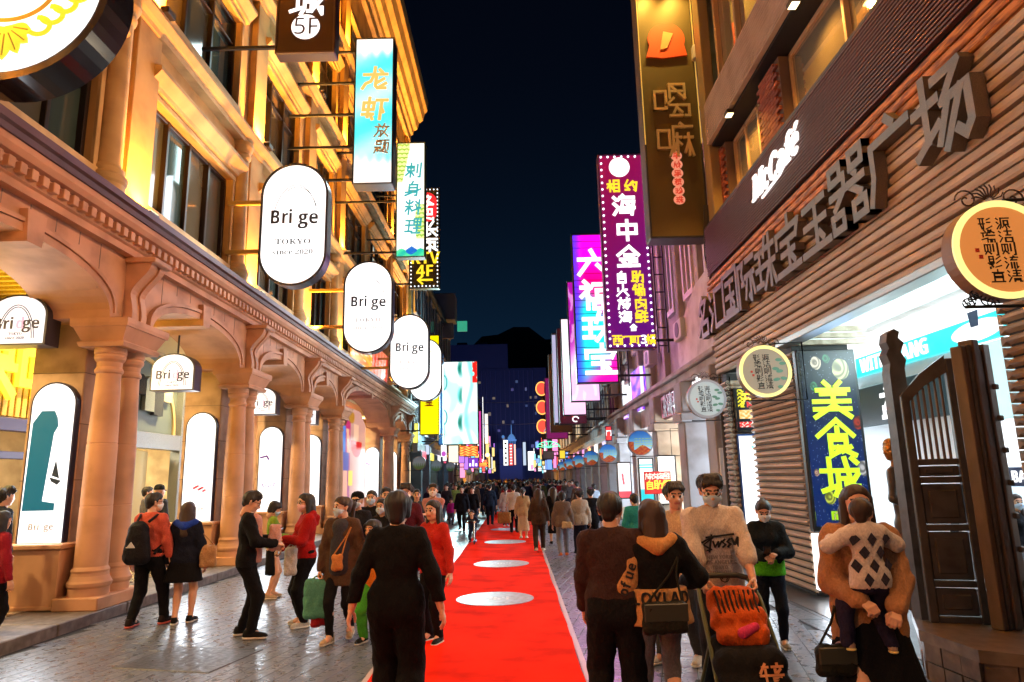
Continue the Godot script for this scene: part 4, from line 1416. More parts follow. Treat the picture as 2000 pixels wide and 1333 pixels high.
func box_sign(called: String, label: String, r: Array, depth: float, frame: Material, face: Material, wall_x: float, group := "", arms := 3, truss := false) -> Node3D:
	var z: float = r[4]
	var o := thing(called, label, "sign", Vector3((r[0] + r[1]) / 2.0, r[2], z), group)
	put("casing", B.new().cbox(r[0], r[1], r[2], r[3], z - depth, z, 0.02), frame, o)
	var fb := B.new()
	fb.box(r[0] + 0.045, r[1] - 0.045, r[2] + 0.045, r[3] - 0.045, z - 0.01, z + 0.006)
	put("face", fb, face, o)
	var rim := B.new()
	rim.cbox(r[0] + 0.002, r[1] - 0.002, r[2] + 0.002, r[2] + 0.04, z - 0.01, z + 0.025, 0.006)
	rim.cbox(r[0] + 0.002, r[1] - 0.002, r[3] - 0.04, r[3] - 0.002, z - 0.01, z + 0.025, 0.006)
	rim.cbox(r[0] + 0.002, r[0] + 0.04, r[2] + 0.041, r[3] - 0.041, z - 0.01, z + 0.025, 0.006)
	rim.cbox(r[1] - 0.04, r[1] - 0.002, r[2] + 0.041, r[3] - 0.041, z - 0.01, z + 0.025, 0.006)
	put("rim", rim, frame, o)
	var steel := M("bracket_steel", Vector3(0.35, 0.24, 0.1) if wall_x < 0 else Vector3(0.02, 0.022, 0.03), 0.5, 0.3)
	var near: float = r[0] if wall_x < 0 else r[1]
	for i in arms:
		var y: float = lerpf(r[2] + 0.25, r[3] - 0.25, float(i) / maxf(1.0, arms - 1))
		var a := B.new()
		a.cbox(minf(near, wall_x) - 0.02, maxf(near, wall_x) + 0.02, y - 0.035, y + 0.035, z - depth * 0.5 - 0.03, z - depth * 0.5 + 0.03, 0.006)
		put("arm", a, steel, o)
	if truss:
		var t := B.new()
		var x0 := near + 0.08 * signf(wall_x)
		var x1 := near + 0.34 * signf(wall_x)
		for x in [x0, x1]:
			t.cbox(x - 0.02, x + 0.02, r[2] - 0.1, r[3] - 0.3, z - depth * 0.5 - 0.02, z - depth * 0.5 + 0.02, 0.004)
		var n := int((r[3] - r[2]) / 0.5)
		for i in n:
			var y: float = r[2] + 0.1 + 0.5 * i
			t.cbox(minf(x0, x1), maxf(x0, x1), y - 0.015, y + 0.015, z - depth * 0.5 - 0.015, z - depth * 0.5 + 0.015, 0.003)
		put("ladder_frame", t, M("ladder_steel", Vector3(0.015, 0.016, 0.025), 0.5, 0.3), o)
	return o
func border_bulbs(o: Node3D, r: Array, step: float, m: Material, rad := 0.028) -> void:
	var me := B.new().ball(Vector3.ZERO, Vector3(rad, rad, rad), 8, 6).mesh()
	var base := org(o)
	var z: float = r[4] + 0.035
	var nx := int((r[1] - r[0]) / step)
	var ny := int((r[3] - r[2]) / step)
	for i in nx + 1:
		for y in [r[2] + 0.09, r[3] - 0.09]:
			place("bulb", me, m, o, Transform3D(Basis(), Vector3(lerpf(r[0] + 0.09, r[1] - 0.09, float(i) / nx), y, z) - base))
	for i in range(1, ny):
		for x in [r[0] + 0.09, r[1] - 0.09]:
			place("bulb", me, m, o, Transform3D(Basis(), Vector3(x, lerpf(r[2] + 0.09, r[3] - 0.09, float(i) / ny), z) - base))
func arcade_shops() -> void:
	var wall := M("shop_cream", Vector3(0.62, 0.5, 0.3), 0.6, 0.0, "dirt", Vector3(0.3, 0.3, 0.3))
	var ceil_m := M("arcade_ceiling", Vector3(0.7, 0.55, 0.28), 0.7)
	var shell := thing("arcade_interior", "cream walls, ceiling and slatted panels inside the arcade behind the columns", "shop interior", Vector3(-8.8, 0.15, -16))
	put("ceiling", B.new().box(-9.0, -6.9, 5.0, 5.14, 11, -38), ceil_m, shell)
	var sl := B.new().cbox(-1.05, 1.05, 0.0, 0.05, -0.04, 0.04, 0.006).mesh()
	var yel := M("yellow_slat", Vector3(0.75, 0.5, 0.06), 0.5, 0.0, "fine", Vector3(1, 1, 1))
	for i in 42:
		place("slat", sl, yel, shell, Transform3D(Basis(), Vector3(-7.95, 4.94, -4.0 - 0.24 * i) - Vector3(-8.8, 0.15, -16)))
	var op := [[-8.2, -13.2, 2.95], [-14.0, -18.3, 2.9], [-19.6, -22.2, 2.7], [-23.6, -26.6, 2.9], [-28.0, -31.0, 2.7], [-33.0, -36.2, 2.7], [-1.5, -6.5, 2.9]]
	op.sort_custom(func(a: Array, b: Array) -> bool: return a[0] > b[0])
	var z := 11.0
	for q in op:
		put("back_wall", B.new().box(-9.2, -8.8, 0.15, 5.1, z, q[0]), wall, shell)
		put("header_wall", B.new().box(-9.2, -8.8, q[2], 5.1, q[0], q[1]), wall, shell)
		z = q[1]
	put("back_wall", B.new().box(-9.2, -8.8, 0.15, 5.1, z, -38.0), wall, shell)
	put("room_wall", B.new().box(-12.6, -12.4, 0.1, 3.3, 11, -38), wall, shell)
	put("room_ceiling", B.new().box(-12.6, -9.2, 3.2, 3.3, 11, -38), M("white_paint", Vector3(0.78, 0.76, 0.72), 0.6), shell)
	for zz in [-7.4, -13.6, -18.9, -22.9, -27.2, -32.0]:
		put("partition", B.new().box(-12.4, -9.2, 0.15, 3.2, zz - 0.1, zz + 0.1), wall, shell)
	var lamp_e := E("ceiling_lamp", Vector3(1.0, 0.84, 0.6), 5.0)
	var spots := [[-4.0, WARM, 4.0], [-10.4, WARM, 6.0], [-16.0, Vector3(1.0, 0.85, 0.55), 9.0], [-20.8, WARM, 5.0], [-25.0, COOL, 6.0], [-29.6, WARM, 5.0], [-34.6, COOL, 5.0]]
	for s in spots:
		var l := thing("ceiling_light", "flat square light in the ceiling of the %s shop behind the arcade" % ["nearest hidden", "clothes", "cream second", "third", "poster", "fifth", "last"][spots.find(s)], "ceiling light", Vector3(-10.6, 3.17, s[0]), "lights in the arcade shops")
		put("panel", B.new().cbox(-11.2, -10.0, 3.15, 3.195, s[0] - 0.5, s[0] + 0.5, 0.01), lamp_e, l)
		panel_light("shop_light", Vector3(-10.6, 3.12, s[0]), Vector3.DOWN, Vector2(1.2, 1.0), s[1], s[2] * 1.6)
	for i in 8:
		var zz: float = -3.2 - 4.6 * i
		var l := thing("downlight", "round recessed downlight number %s along the arcade ceiling, counted from the near end" % ["one", "two", "three", "four", "five", "six", "seven", "eight"][i], "ceiling light", Vector3(-7.9, 4.92, zz), "downlights in the arcade ceiling")
		put("lens", B.new().lathe(PackedVector2Array([Vector2(0.12, 4.93), Vector2(0.12, 4.9), Vector2(0, 4.9)]), Vector3(-7.9, 0, zz), 16), E("downlight_lens", Vector3(1.0, 0.8, 0.45), 5.0), l)
		spot("downlight_beam", Vector3(-7.9, 4.87, zz), Vector3(0.05, -1, 0), Vector3(1.0, 0.7, 0.3), 4.5, 75.0, 0.1)
	var a := thing("slat_signboard", "yellow vertical slat wall with big glowing yellow characters over the clothes shop", "sign", Vector3(-8.75, 2.95, -10.7))
	var vs := B.new().cbox(-0.03, 0.03, 0.0, 1.95, -0.06, 0.06, 0.008).mesh()
	for i in 32:
		place("slat", vs, yel, a, Transform3D(Basis(), Vector3(-8.72, 2.97, -8.3 - 0.155 * i) - Vector3(-8.75, 2.95, -10.7)))
	write(a, "开潮果味", Vector3(-8.68, 3.85, -8.6), 1.0, Vector3(0, 0, -1.22), E("yellow_neon", Vector3(1.0, 0.72, 0.03), 2.2), 0.15, Vector3(0.09, 0, 0), Vector3(0, 0, -1))
	panel_light("slat_glow", Vector3(-8.5, 3.85, -10.7), Vector3.RIGHT, Vector2(4.6, 1.1), Vector3(1, 0.7, 0.05), 0.8)
	var beam := M("purple_beam", Vector3(0.04, 0.03, 0.11), 0.4)
	var fr := thing("shop_portal", "dark purple metal portal and beams framing the clothes shop entrance", "shopfront", Vector3(-8.7, 0.15, -10.7))
	put("beam", B.new().cbox(-8.78, -8.6, 2.72, 2.94, -8.2, -13.2, 0.01), beam, fr)
	put("beam", B.new().cbox(-8.78, -8.64, 2.25, 2.38, -8.2, -13.2, 0.01), beam, fr)
	for q in [-8.27, -10.4, -13.13]:
		put("post", B.new().cbox(-8.78, -8.62, 0.15, 2.72, q - 0.07, q + 0.07, 0.01), beam, fr)
	var rail := thing("clothes_rail", "steel rail of hanging coats and shirts inside the clothes shop", "clothes rail", Vector3(-9.9, 0.15, -11.6))
	put("bar", B.new().tube(PackedVector3Array([Vector3(-9.9, 1.75, -10.6), Vector3(-9.9, 1.75, -12.9)]), 0.015, 8), M("chrome", Vector3(0.6, 0.6, 0.6), 0.2, 1.0), rail)
	for q in [-10.6, -12.9]:
		put("upright", B.new().tube(PackedVector3Array([Vector3(-9.9, 0.15, q), Vector3(-9.9, 1.75, q)]), 0.015, 8), M("chrome"), rail)
	var cc := [Vector3(0.5, 0.02, 0.02), Vector3(0.06, 0.06, 0.08), Vector3(0.2, 0.18, 0.2), Vector3(0.55, 0.03, 0.03), Vector3(0.12, 0.1, 0.12), Vector3(0.3, 0.26, 0.22)]
	for i in 12:
		var zz := -10.75 - 0.18 * i
		var c: int = i % 6
		var g := B.new()
		var pr := PackedVector2Array([Vector2(-0.05, 1.68), Vector2(0.05, 1.68), Vector2(0.23, 1.58), Vector2(0.29, 1.05), Vector2(0.2, 1.04), Vector2(0.21, 0.72), Vector2(-0.2, 0.7), Vector2(-0.19, 1.05), Vector2(-0.28, 1.06), Vector2(-0.22, 1.58)])
		g.prism(pr, Vector3(-9.9, 0.0, zz), Vector3(1, 0, 0.15 * sin(i * 2.0)), Vector3.UP, Vector3(0, 0, 0.07))
		var coat := put("coat", g, cloth("rail_%d" % c, cc[c]), null, Vector3(-9.9, 1.2, zz))
		tag(coat, ["bright red", "black", "grey", "deep red", "charcoal", "tan"][c] + " coat on the rail in the clothes shop, %s one of its colour" % ["nearer", "farther"][int(i / 6)], "coat", "coats on the shop rail")
	var gl := M("glitter", Vector3(0.38, 0.42, 0.42), 0.3, 0.4, "speck", Vector3(4, 4, 4), 0.8)
	var dw := thing("display_window", "upper display window of dim clothes in a grey glittering stone frame", "shop window", Vector3(-8.7, 2.9, -16))
	put("sill", B.new().cbox(-8.85, -8.6, 2.6, 2.98, -13.9, -17.6, 0.01), gl, dw)
	put("jamb", B.new().cbox(-8.85, -8.6, 0.15, 4.95, -17.6, -17.95, 0.01), gl, dw)
	put("backing", B.new().box(-8.798, -8.77, 2.98, 4.9, -13.9, -17.6), M("display_dark", Vector3(0.1, 0.13, 0.12), 0.5), dw)
	put("arch_trim", B.new().stroke(arc(Vector2(0, 2.98), 1.75, 1.75, 0, 180, 24), Vector3(-8.77, 0, -15.75), Vector3(0, 0, -1), Vector3.UP, 0.1, Vector3(0.05, 0, 0)), M("gold_trim", Vector3(0.55, 0.42, 0.2), 0.4, 0.3), dw)
	for i in 7:
		var zz := -14.4 - 0.42 * i
		var hgt := 0.7 + 0.25 * sin(i * 1.7)
		var g := B.new()
		g.prism(PackedVector2Array([Vector2(-0.06, 4.3), Vector2(0.06, 4.3), Vector2(0.2, 4.2), Vector2(0.22, 4.3 - hgt), Vector2(-0.2, 4.3 - hgt), Vector2(-0.2, 4.2)]), Vector3(-8.74, 0, zz), Vector3(0, 0, -1), Vector3.UP, Vector3(0.09, 0, 0))
		var c: Vector3 = [Vector3(0.04, 0.07, 0.1), Vector3(0.5, 0.52, 0.52), Vector3(0.1, 0.15, 0.2), Vector3(0.02, 0.02, 0.025), Vector3(0.25, 0.3, 0.32), Vector3(0.05, 0.06, 0.08), Vector3(0.4, 0.38, 0.33)][i]
		var gm := put("garment", g, cloth("display_%d" % i, c), null, Vector3(-8.7, 3.6, zz))
		tag(gm, "%s garment hung in the glitter-framed upper display window" % ["dark blue", "white", "slate blue", "black", "pale grey-blue", "ink", "beige"][i], "garment", "garments in the upper display window")
	var en := thing("lit_entrance", "bright white glowing wall beside a cream doorway in the second shop", "shopfront", Vector3(-9.0, 0.15, -16))
	put("glow_wall", B.new().box(-9.15, -9.1, 0.9, 2.5, -14.0, -15.6), E("white_wall_glow", Vector3(1.0, 0.93, 0.8), 1.6), en)  # emissive wall, its brightness put into the material
	put("door_jamb", B.new().cbox(-9.3, -8.9, 0.15, 2.6, -15.6, -15.75, 0.01), M("door_gold", Vector3(0.5, 0.36, 0.12), 0.5), en)
	put("door_leaf", B.new().cbox(-9.35, -9.3, 0.15, 2.6, -15.76, -17.4, 0.01), M("door_cream", Vector3(0.7, 0.56, 0.25), 0.5), en)
	var rl := thing("balcony_railing", "white metal railing inside the arcade past the display window", "railing", Vector3(-8.6, 2.6, -19))
	put("top_rail", B.new().cbox(-8.72, -8.62, 3.65, 3.71, -18.2, -20.6, 0.01), M("white_metal", Vector3(0.75, 0.75, 0.72), 0.4), rl)
	for i in 12:
		put("baluster", B.new().cbox(-8.68, -8.65, 2.85, 3.65, -18.3 - 0.2 * i, -18.33 - 0.2 * i, 0.004), M("white_metal"), rl)
	for i in 4:
		var g := B.new()
		g.prism(PackedVector2Array([Vector2(-0.05, 4.5), Vector2(0.05, 4.5), Vector2(0.19, 4.4), Vector2(0.2, 3.72), Vector2(-0.2, 3.72), Vector2(-0.19, 4.4)]), Vector3(-8.78, 0, -18.55 - 0.5 * i), Vector3(0, 0, -1), Vector3.UP, Vector3(0.1, 0, 0))
		tag(put("garment", g, cloth("yellow_coat", Vector3(0.75, 0.52, 0.02)), null, Vector3(-8.75, 4, -18.55 - 0.5 * i)), "yellow coat hung above the white railing, number %s from the near end" % ["one", "two", "three", "four"][i], "garment", "yellow coats above the railing")
	var navy := M("lightbox_case", Vector3(0.012, 0.012, 0.05), 0.35)
	var lit := E("lightbox_white", Vector3(0.97, 0.98, 1.0), 1.45)
	var idx := 0
	for z2 in PZ:
		if z2 > 0.0:
			continue
		var zf: float = z2 + 0.2
		var c := Vector3(-6.66, 2.12, zf)
		var nm: String = ["hidden first", "hidden second", "nearest, with a teal bridge picture", "second, with a faint pink flower", "third, with a dark necklace print", "fourth, nearly blank", "fifth, with purple marks over lace print", "sixth, farthest"][idx]
		var o := thing("lightbox", "tall white round-topped lightbox on an arcade pier: the %s" % nm, "lightbox", c + Vector3(0, -1.12, 0), "white lightboxes on the arcade piers")
		var outl := func(w: float, h: float) -> PackedVector2Array:
			var r := arc(Vector2(0, h / 2 - w / 2), w / 2, w / 2, 0, 180, 16)
			r.append_array([Vector2(-w / 2, -h / 2), Vector2(w / 2, -h / 2)])
			return r
		put("casing", B.new().prism(outl.call(0.66, 2.28), c, Vector3.RIGHT, Vector3.UP, Vector3(0, 0, 0.1)), navy, o)
		put("face", B.new().prism(outl.call(0.61, 2.23), c + Vector3(0, 0, 0.09), Vector3.RIGHT, Vector3.UP, Vector3(0, 0, 0.015)), lit, o)
		panel_light("lightbox_light", c + Vector3(0, 0, 0.14), Vector3.BACK, Vector2(0.58, 2.1), COOL, 2.2 if idx < 6 else 0.3)
		var f := c + Vector3(0, 0, 0.106)
		var fr3 := Vector3(0, 0, 0.004)
		if idx == 2:
			var teal := E("print_teal", Vector3(0.0, 0.16, 0.26), 0.5)
			var g := B.new()
			g.prism(PackedVector2Array([Vector2(-0.29, -0.68), Vector2(-0.27, 0.55), Vector2(-0.16, 0.72), Vector2(0.03, 0.72), Vector2(0.08, 0.62), Vector2(0.1, 0.5), Vector2(0.05, 0.4), Vector2(-0.02, -0.55), Vector2(0.16, -0.58), Vector2(0.16, -0.68)]), f, Vector3.RIGHT, Vector3.UP, fr3, false)
			put("print_shape", g, teal, o)
			var g2 := B.new()
			g2.prism(PackedVector2Array([Vector2(0.12, 0.02), Vector2(0.19, -0.24), Vector2(0.08, -0.2)]), f, Vector3.RIGHT, Vector3.UP, fr3, false)
			g2.prism(PackedVector2Array([Vector2(0.05, -0.22), Vector2(0.22, -0.27), Vector2(0.17, -0.33), Vector2(0.08, -0.28)]), f, Vector3.RIGHT, Vector3.UP, fr3, false)
			put("print_sail", g2, M("print_navy", Vector3(0.01, 0.03, 0.08), 0.5), o)
			latin(o, "Bri  ge", f + Vector3(0.0, -0.9, 0), 0.09, M("print_grey", Vector3(0.4, 0.38, 0.4), 0.5), "Droid Sans", true, 0.004)
		elif idx == 3:
			for k in 5:
				var g := B.new()
				g.prism(arc(Vector2(-0.06 + 0.05 * k, -0.42 - 0.03 * k + 0.04 * (k % 2)), 0.045, 0.028, 0, 340, 8), f, Vector3(1, 0.3, 0), Vector3.UP, fr3, false)
				put("print_petal", g, M("print_pink", Vector3(0.7, 0.12, 0.25), 0.5), o)
			put("print_stem", B.new().stroke(PackedVector2Array([Vector2(-0.14, -0.1), Vector2(-0.05, -0.4)]), f, Vector3.RIGHT, Vector3.UP, 0.012, fr3), M("print_grey"), o)
			latin(o, "Bri  ge", f + Vector3(0.0, -0.86, 0), 0.08, M("print_grey"), "Droid Sans", true, 0.004)
		elif idx == 4 or idx == 6:
			for k in 9:
				put("print_mark", B.new().stroke(arc(Vector2(-0.2 + 0.05 * k, -0.45 + 0.04 * sin(k * 2.2)), 0.04, 0.05, k * 50.0, k * 50.0 + 220.0, 6), f, Vector3.RIGHT, Vector3.UP, 0.014, fr3), M("print_violet", Vector3(0.1, 0.03, 0.3), 0.5), o)
			put("print_band", B.new().stroke(PackedVector2Array([Vector2(-0.26, 0.3), Vector2(-0.1, 0.34), Vector2(-0.05, 0.26)] if idx == 4 else [Vector2(-0.26, 0.4), Vector2(-0.12, 0.34)]), f, Vector3.RIGHT, Vector3.UP, 0.05, fr3), M("print_violet"), o)
		idx += 1
	for q in [[-7.05, 4.12, -9.4, "nearest, above the clothes shop"], [-6.7, 3.94, -13.2, "second, seen dark side first"], [-6.75, 3.9, -18.0, "third, under the third arch"], [-6.75, 3.9, -21.7, "fourth and farthest"]]:
		var c := Vector3(q[0], q[1], q[2])
		var o := thing("hanging_sign", "white arched sign hung under the arcade: the %s" % q[3], "sign", c + Vector3(0, -0.38, 0), "arched signs hung in the arcade")
		var pl := PackedVector2Array([Vector2(0.43, -0.38), Vector2(0.43, 0.06)])
		pl.append_array(arc(Vector2(0, 0.06), 0.43, 0.3, 12, 168, 12))
		pl.append_array([Vector2(-0.43, 0.06), Vector2(-0.43, -0.38)])
		put("casing", B.new().prism(pl, c + Vector3(0, 0, -0.3), Vector3.RIGHT, Vector3.UP, Vector3(0, 0, 0.3)), M("sign_grey", Vector3(0.035, 0.03, 0.045), 0.4), o)
		var pi2 := PackedVector2Array()
		for v in pl:
			pi2.append((v - Vector2(0, -0.05)) * 0.93 + Vector2(0, -0.05))
		put("face", B.new().prism(pi2, c + Vector3(0, 0, -0.01), Vector3.RIGHT, Vector3.UP, Vector3(0, 0, 0.016)), E("hang_face", Vector3(0.92, 0.9, 0.98), 1.0), o)
		var f := c + Vector3(0, 0, 0.007)
		for k in 2:
			put("print_arc", B.new().stroke(arc(Vector2(0, -0.36), 0.27 - 0.03 * k, 0.56 - 0.03 * k, 8, 172, 20), f, Vector3.RIGHT, Vector3.UP, 0.012, Vector3(0, 0, 0.004)), M("print_ink", Vector3(0.02, 0.015, 0.05), 0.5), o)
		latin(o, "Bri  ge", f + Vector3(0, -0.07, 0), 0.17, M("print_ink"), "Droid Sans", true, 0.005)
		latin(o, "d", f + Vector3(0.055, -0.07, 0), 0.17, E("print_pinkd", Vector3(0.9, 0.4, 0.6), 0.8), "Droid Sans", true, 0.005)
		for k in 2:
			latin(o, "TOKYO" if k == 0 else "since 2020", f + Vector3(0, -0.22 - 0.06 * k, 0), 0.04, M("print_ink"), "Droid Serif", true, 0.004)
		put("rod", B.new().tube(PackedVector3Array([c + Vector3(0, 0.34, -0.15), Vector3(c.x, 5.0, c.z - 0.15)]), 0.02, 8), M("sign_grey"), o)
		panel_light("hang_light", c + Vector3(0, -0.05, 0.05), Vector3.BACK, Vector2(0.75, 0.55), COOL, 1.2)
	var im := pic(128, 160, func(u: float, v: float) -> Color:
		u = clampf((u - 0.36) / 0.6, 0.0, 1.0)
		var c := Color(0.78, 0.05, 0.42).lerp(Color(0.55, 0.02, 0.5), v)
		if u > 0.5:
			c = Color(0.8, 0.6, 0.55)
		var leg := absf(u - 0.3 - 0.16 * (v - 0.5)) < 0.1 - 0.05 * (v - 0.55)
		if v > 0.55 and leg:
			c = Color(0.93, 0.66, 0.55)
		if v > 0.42 and v < 0.58 and absf(u - 0.3) < 0.16:
			c = Color(0.12, 0.2, 0.62)
		if v > 0.18 and v < 0.42 and absf(u - 0.25) < 0.09:
			c = Color(0.25, 0.5, 0.85)
		if v > 0.2 and v < 0.42 and absf(u - 0.42 - 0.2 * (v - 0.3)) < 0.05:
			c = Color(0.95, 0.7, 0.58)
		if Vector2((u - 0.72) / 0.2, (v - 0.32) / 0.13).length() < 1.0 and v > 0.3:
			c = Color(0.85, 0.03, 0.08)
		elif absf(u - 0.7) < 0.09 and v > 0.14 and v < 0.31:
			c = Color(0.95, 0.75, 0.62)
		if Vector2((u - 0.52) / 0.11, (v - 0.08) / 0.06).length() < 1.0:
			c = Color(0.72, 0.5, 0.12)
		if Vector2((u - 0.27) / 0.1, (v - 0.12) / 0.06).length() < 1.0:
			c = Color(0.3, 0.12, 0.06)
		if u > 0.46 and u < 0.6 and v > 0.58 and v < 0.72:
			c = Color(0.95, 0.85, 0.1)
		return c)
	var po := B.new()
	po.prism(PackedVector2Array([Vector2(-4.2, 0.3), Vector2(4.2, 0.3), Vector2(4.2, 4.2), Vector2(3.0, 4.75), Vector2(-3.0, 4.75), Vector2(-4.2, 4.2)]), Vector3(-6.98, 0, -27.4), Vector3(0, 0, -1), Vector3.UP, Vector3(0.06, 0, 0), true, Rect2(-4.2, 0.3, 8.4, 4.45))
	tag(put("dance_poster", po, P("dance_print_glow", im, 0.8), null, Vector3(-6.95, 0.3, -27.4)), "giant poster of two dancers on magenta filling the widest arch", "poster")  # print glows modestly in place of a lamp shining on it
func left_signs() -> void:
	var navy := M("oval_case", Vector3(0.015, 0.025, 0.045), 0.22, 0.2)
	navy.clearcoat_enabled = true
	navy.clearcoat = 0.6
	var white := E("oval_face", Vector3(0.97, 0.99, 1.0), 1.6)
	var ink := M("oval_ink", Vector3(0.006, 0.016, 0.03), 0.5)
	var pale := M("oval_pale_ink", Vector3(0.35, 0.37, 0.4), 0.5)
	var i := 0
	for q in [[-4.58, 7.1, -13.6, "nearest and largest, reading TOKYO since 2020"], [-4.16, 6.65, -19.0, "second, hung past the first"], [-3.74, 6.25, -24.0, "third, over the red banners"], [-3.82, 6.36, -29.0, "fourth, half hidden with a pale gold ring"], [-4.6, 6.9, 2.4, "unseen one behind the viewer"], [-4.6, 6.9, 8.0, "unseen one farthest behind the viewer"]]:
		var c := Vector3(q[0], q[1], q[2])
		var o := thing("oval_sign", "white pill-shaped oval sign: the %s" % q[3], "sign", c + Vector3(0, -1.36, 0), "white oval signs over the street")
		put("casing", B.new().prism(pill(1.42, 2.72, 24), c + Vector3(0, 0, -0.3), Vector3.RIGHT, Vector3.UP, Vector3(0, 0, 0.3)), navy, o)
		var rm := B.new()
		ring(pill(1.43, 2.73, 24), pill(1.33, 2.63, 24), rm, c + Vector3(0, 0, -0.004), Vector3.RIGHT, Vector3.UP, Vector3(0, 0, 0.03))
		put("rim", rm, navy, o)
		put("face", B.new().prism(pill(1.34, 2.64, 24), c + Vector3(0, 0, -0.02), Vector3.RIGHT, Vector3.UP, Vector3(0, 0, 0.028)), white, o)
		var f := c + Vector3(0, 0, 0.0085)
		if i >= 4:  # last two signs are out of view, placed to light people's backs
			put("unseen_back_face", B.new().prism(pill(1.34, 2.64, 24), c + Vector3(0, 0, -0.308), Vector3.RIGHT, Vector3.UP, Vector3(0, 0, 0.02)), white, o)
			panel_light("oval_light", c + Vector3(0, 0, -0.36), Vector3.FORWARD, Vector2(1.2, 2.3), COOL, 1.5)
		if i < 3:
			for k in 2:
				put("print_arc", B.new().stroke(arc(Vector2(0.03 + 0.02 * k, -0.05), 0.48, 0.92 - 0.05 * k, 22 + 8 * k, 165 - 45 * k, 24), f, Vector3.RIGHT, Vector3.UP, 0.014, Vector3(0, 0, 0.004 + 0.001 * k)), ink if i == 0 else pale, o)
			latin(o, "Bri", f + Vector3(-0.27, 0.15, 0), 0.31, ink, "Droid Sans", true, 0.006, Vector3.RIGHT, Vector3.UP, "lettering", 0.88)
			latin(o, "ge", f + Vector3(0.3, 0.13, 0), 0.31, ink, "Droid Sans", true, 0.006, Vector3.RIGHT, Vector3.UP, "lettering", 0.95)
			latin(o, "TOKYO", f + Vector3(0.0, -0.4, 0), 0.115, ink if i == 0 else pale, "Droid Serif", true, 0.005, Vector3.RIGHT, Vector3.UP, "lettering", 1.35)
			latin(o, "since 2020", f + Vector3(0.0, -0.63, 0), 0.105, ink if i == 0 else pale, "Droid Serif", true, 0.005, Vector3.RIGHT, Vector3.UP, "lettering", 1.2)
		elif i == 3:
			put("print_ring", B.new().stroke(arc(Vector2(0.02, 0.1), 0.5, 0.75, -60, 250, 28), f, Vector3.RIGHT, Vector3.UP, 0.03, Vector3(0, 0, 0.004)), E("print_gold", Vector3(0.7, 0.72, 0.3), 0.9), o)
			latin(o, "1-1", f + Vector3(0.0, -0.95, 0), 0.13, E("print_gold"), "Droid Sans", true, 0.005)
		for y in [0.55, -0.55]:
			var a := B.new()
			a.cbox(-6.06, c.x - 0.68, c.y + y - 0.045, c.y + y + 0.045, c.z - 0.2, c.z - 0.11, 0.008)
			put("arm", a, M("arm_gold", Vector3(0.5, 0.32, 0.08), 0.5), o)
		panel_light("oval_light", c + Vector3(0, 0, 0.06), Vector3.BACK, Vector2(1.2, 2.3), COOL, 1.5)
		i += 1
	var rc := Vector3(-5.42, 7.12, -6.5)
	var ro := thing("round_sign", "huge round white sign with gold acanthus ornament in a thick black drum, upper left corner", "sign", rc + Vector3(0, -1.1, 0))
	put("drum", B.new().prism(arc(Vector2.ZERO, 1.12, 1.12, 0, 354, 59), rc + Vector3(0, 0, -0.45), Vector3.RIGHT, Vector3.UP, Vector3(0, 0, 0.45)), M("drum_black", Vector3(0.008, 0.008, 0.01), 0.15), ro)
	put("face", B.new().prism(arc(Vector2.ZERO, 1.03, 1.03, 0, 354, 59), rc + Vector3(0, 0, -0.02), Vector3.RIGHT, Vector3.UP, Vector3(0, 0, 0.03)), E("drum_face", Vector3(1, 1, 0.98), 1.4), ro)
	var gold := E("ornament_gold", Vector3(0.62, 0.55, 0.02), 0.9)
	var dgold := M("ornament_line", Vector3(0.2, 0.15, 0.01), 0.5)
	var rf := rc + Vector3(0, 0, 0.011)
	put("rope", B.new().stroke(arc(Vector2(0.02, 0.0), 0.52, 0.42, 180, 360, 30), rf, Vector3.RIGHT, Vector3.UP, 0.05, Vector3(0, 0, 0.006)), dgold, ro)
	for k in 7:
		var a := deg_to_rad(-90 + (k - 3) * 26.0)
		var d := Vector2(cos(a), sin(a))
		var s2 := Vector2(-d.y, d.x)
		var base2 := Vector2(0.05, -0.5)
		var len := 0.4 - 0.035 * absf(k - 3)
		var pt := PackedVector2Array()
		for t in 9:
			var e := t / 8.0
			pt.append(base2 + d * len * e + s2 * 0.075 * sin(PI * pow(e, 1.5)))
		for t in 9:
			var e := 1.0 - t / 8.0
			if t > 0 and t < 8:
				pt.append(base2 + d * len * e - s2 * 0.075 * sin(PI * pow(e, 1.5)))
		put("petal", B.new().prism(pt, rf, Vector3.RIGHT, Vector3.UP, Vector3(0, 0, 0.008 + 0.002 * k), false), gold, ro)
		put("petal_vein", B.new().stroke(PackedVector2Array([base2 + d * 0.1, base2 + d * len * 0.85]), rf, Vector3.RIGHT, Vector3.UP, 0.014, Vector3(0, 0, 0.012 + 0.002 * k)), dgold, ro)
	for s in [-1.0, 1.0]:
		for k in 4:
			put("scroll", B.new().stroke(arc(Vector2(0.05 + s * (0.35 + 0.13 * k), -0.5 + 0.13 * k), 0.12, 0.1, 90 if s > 0 else 90, (90 - 250) if s > 0 else (90 + 250), 12), rf, Vector3.RIGHT, Vector3.UP, 0.055, Vector3(0, 0, 0.007 + 0.003 * k)), gold, ro)
	put("arm", B.new().cbox(-6.06, -5.9, 7.0, 7.2, -6.85, -6.7, 0.01), M("arm_gold"), ro)
	panel_light("drum_light", rc + Vector3(0, 0, 0.06), Vector3.BACK, Vector2(1.7, 1.7), COOL, 2.0)
	var dk := M("sign_brown", Vector3(0.03, 0.014, 0.008), 0.4)
	var fv := box_sign("floor_sign", "dark brown sign with a white character and 5F in a white disc, top left", [-4.56, -3.38, 10.0, 13.4, -12.0], 0.3, M("sign_brown_rim", Vector3(0.06, 0.03, 0.02), 0.35), dk, -6.05)
	var ww := E("sign_white", Vector3(1, 1, 1), 1.5)
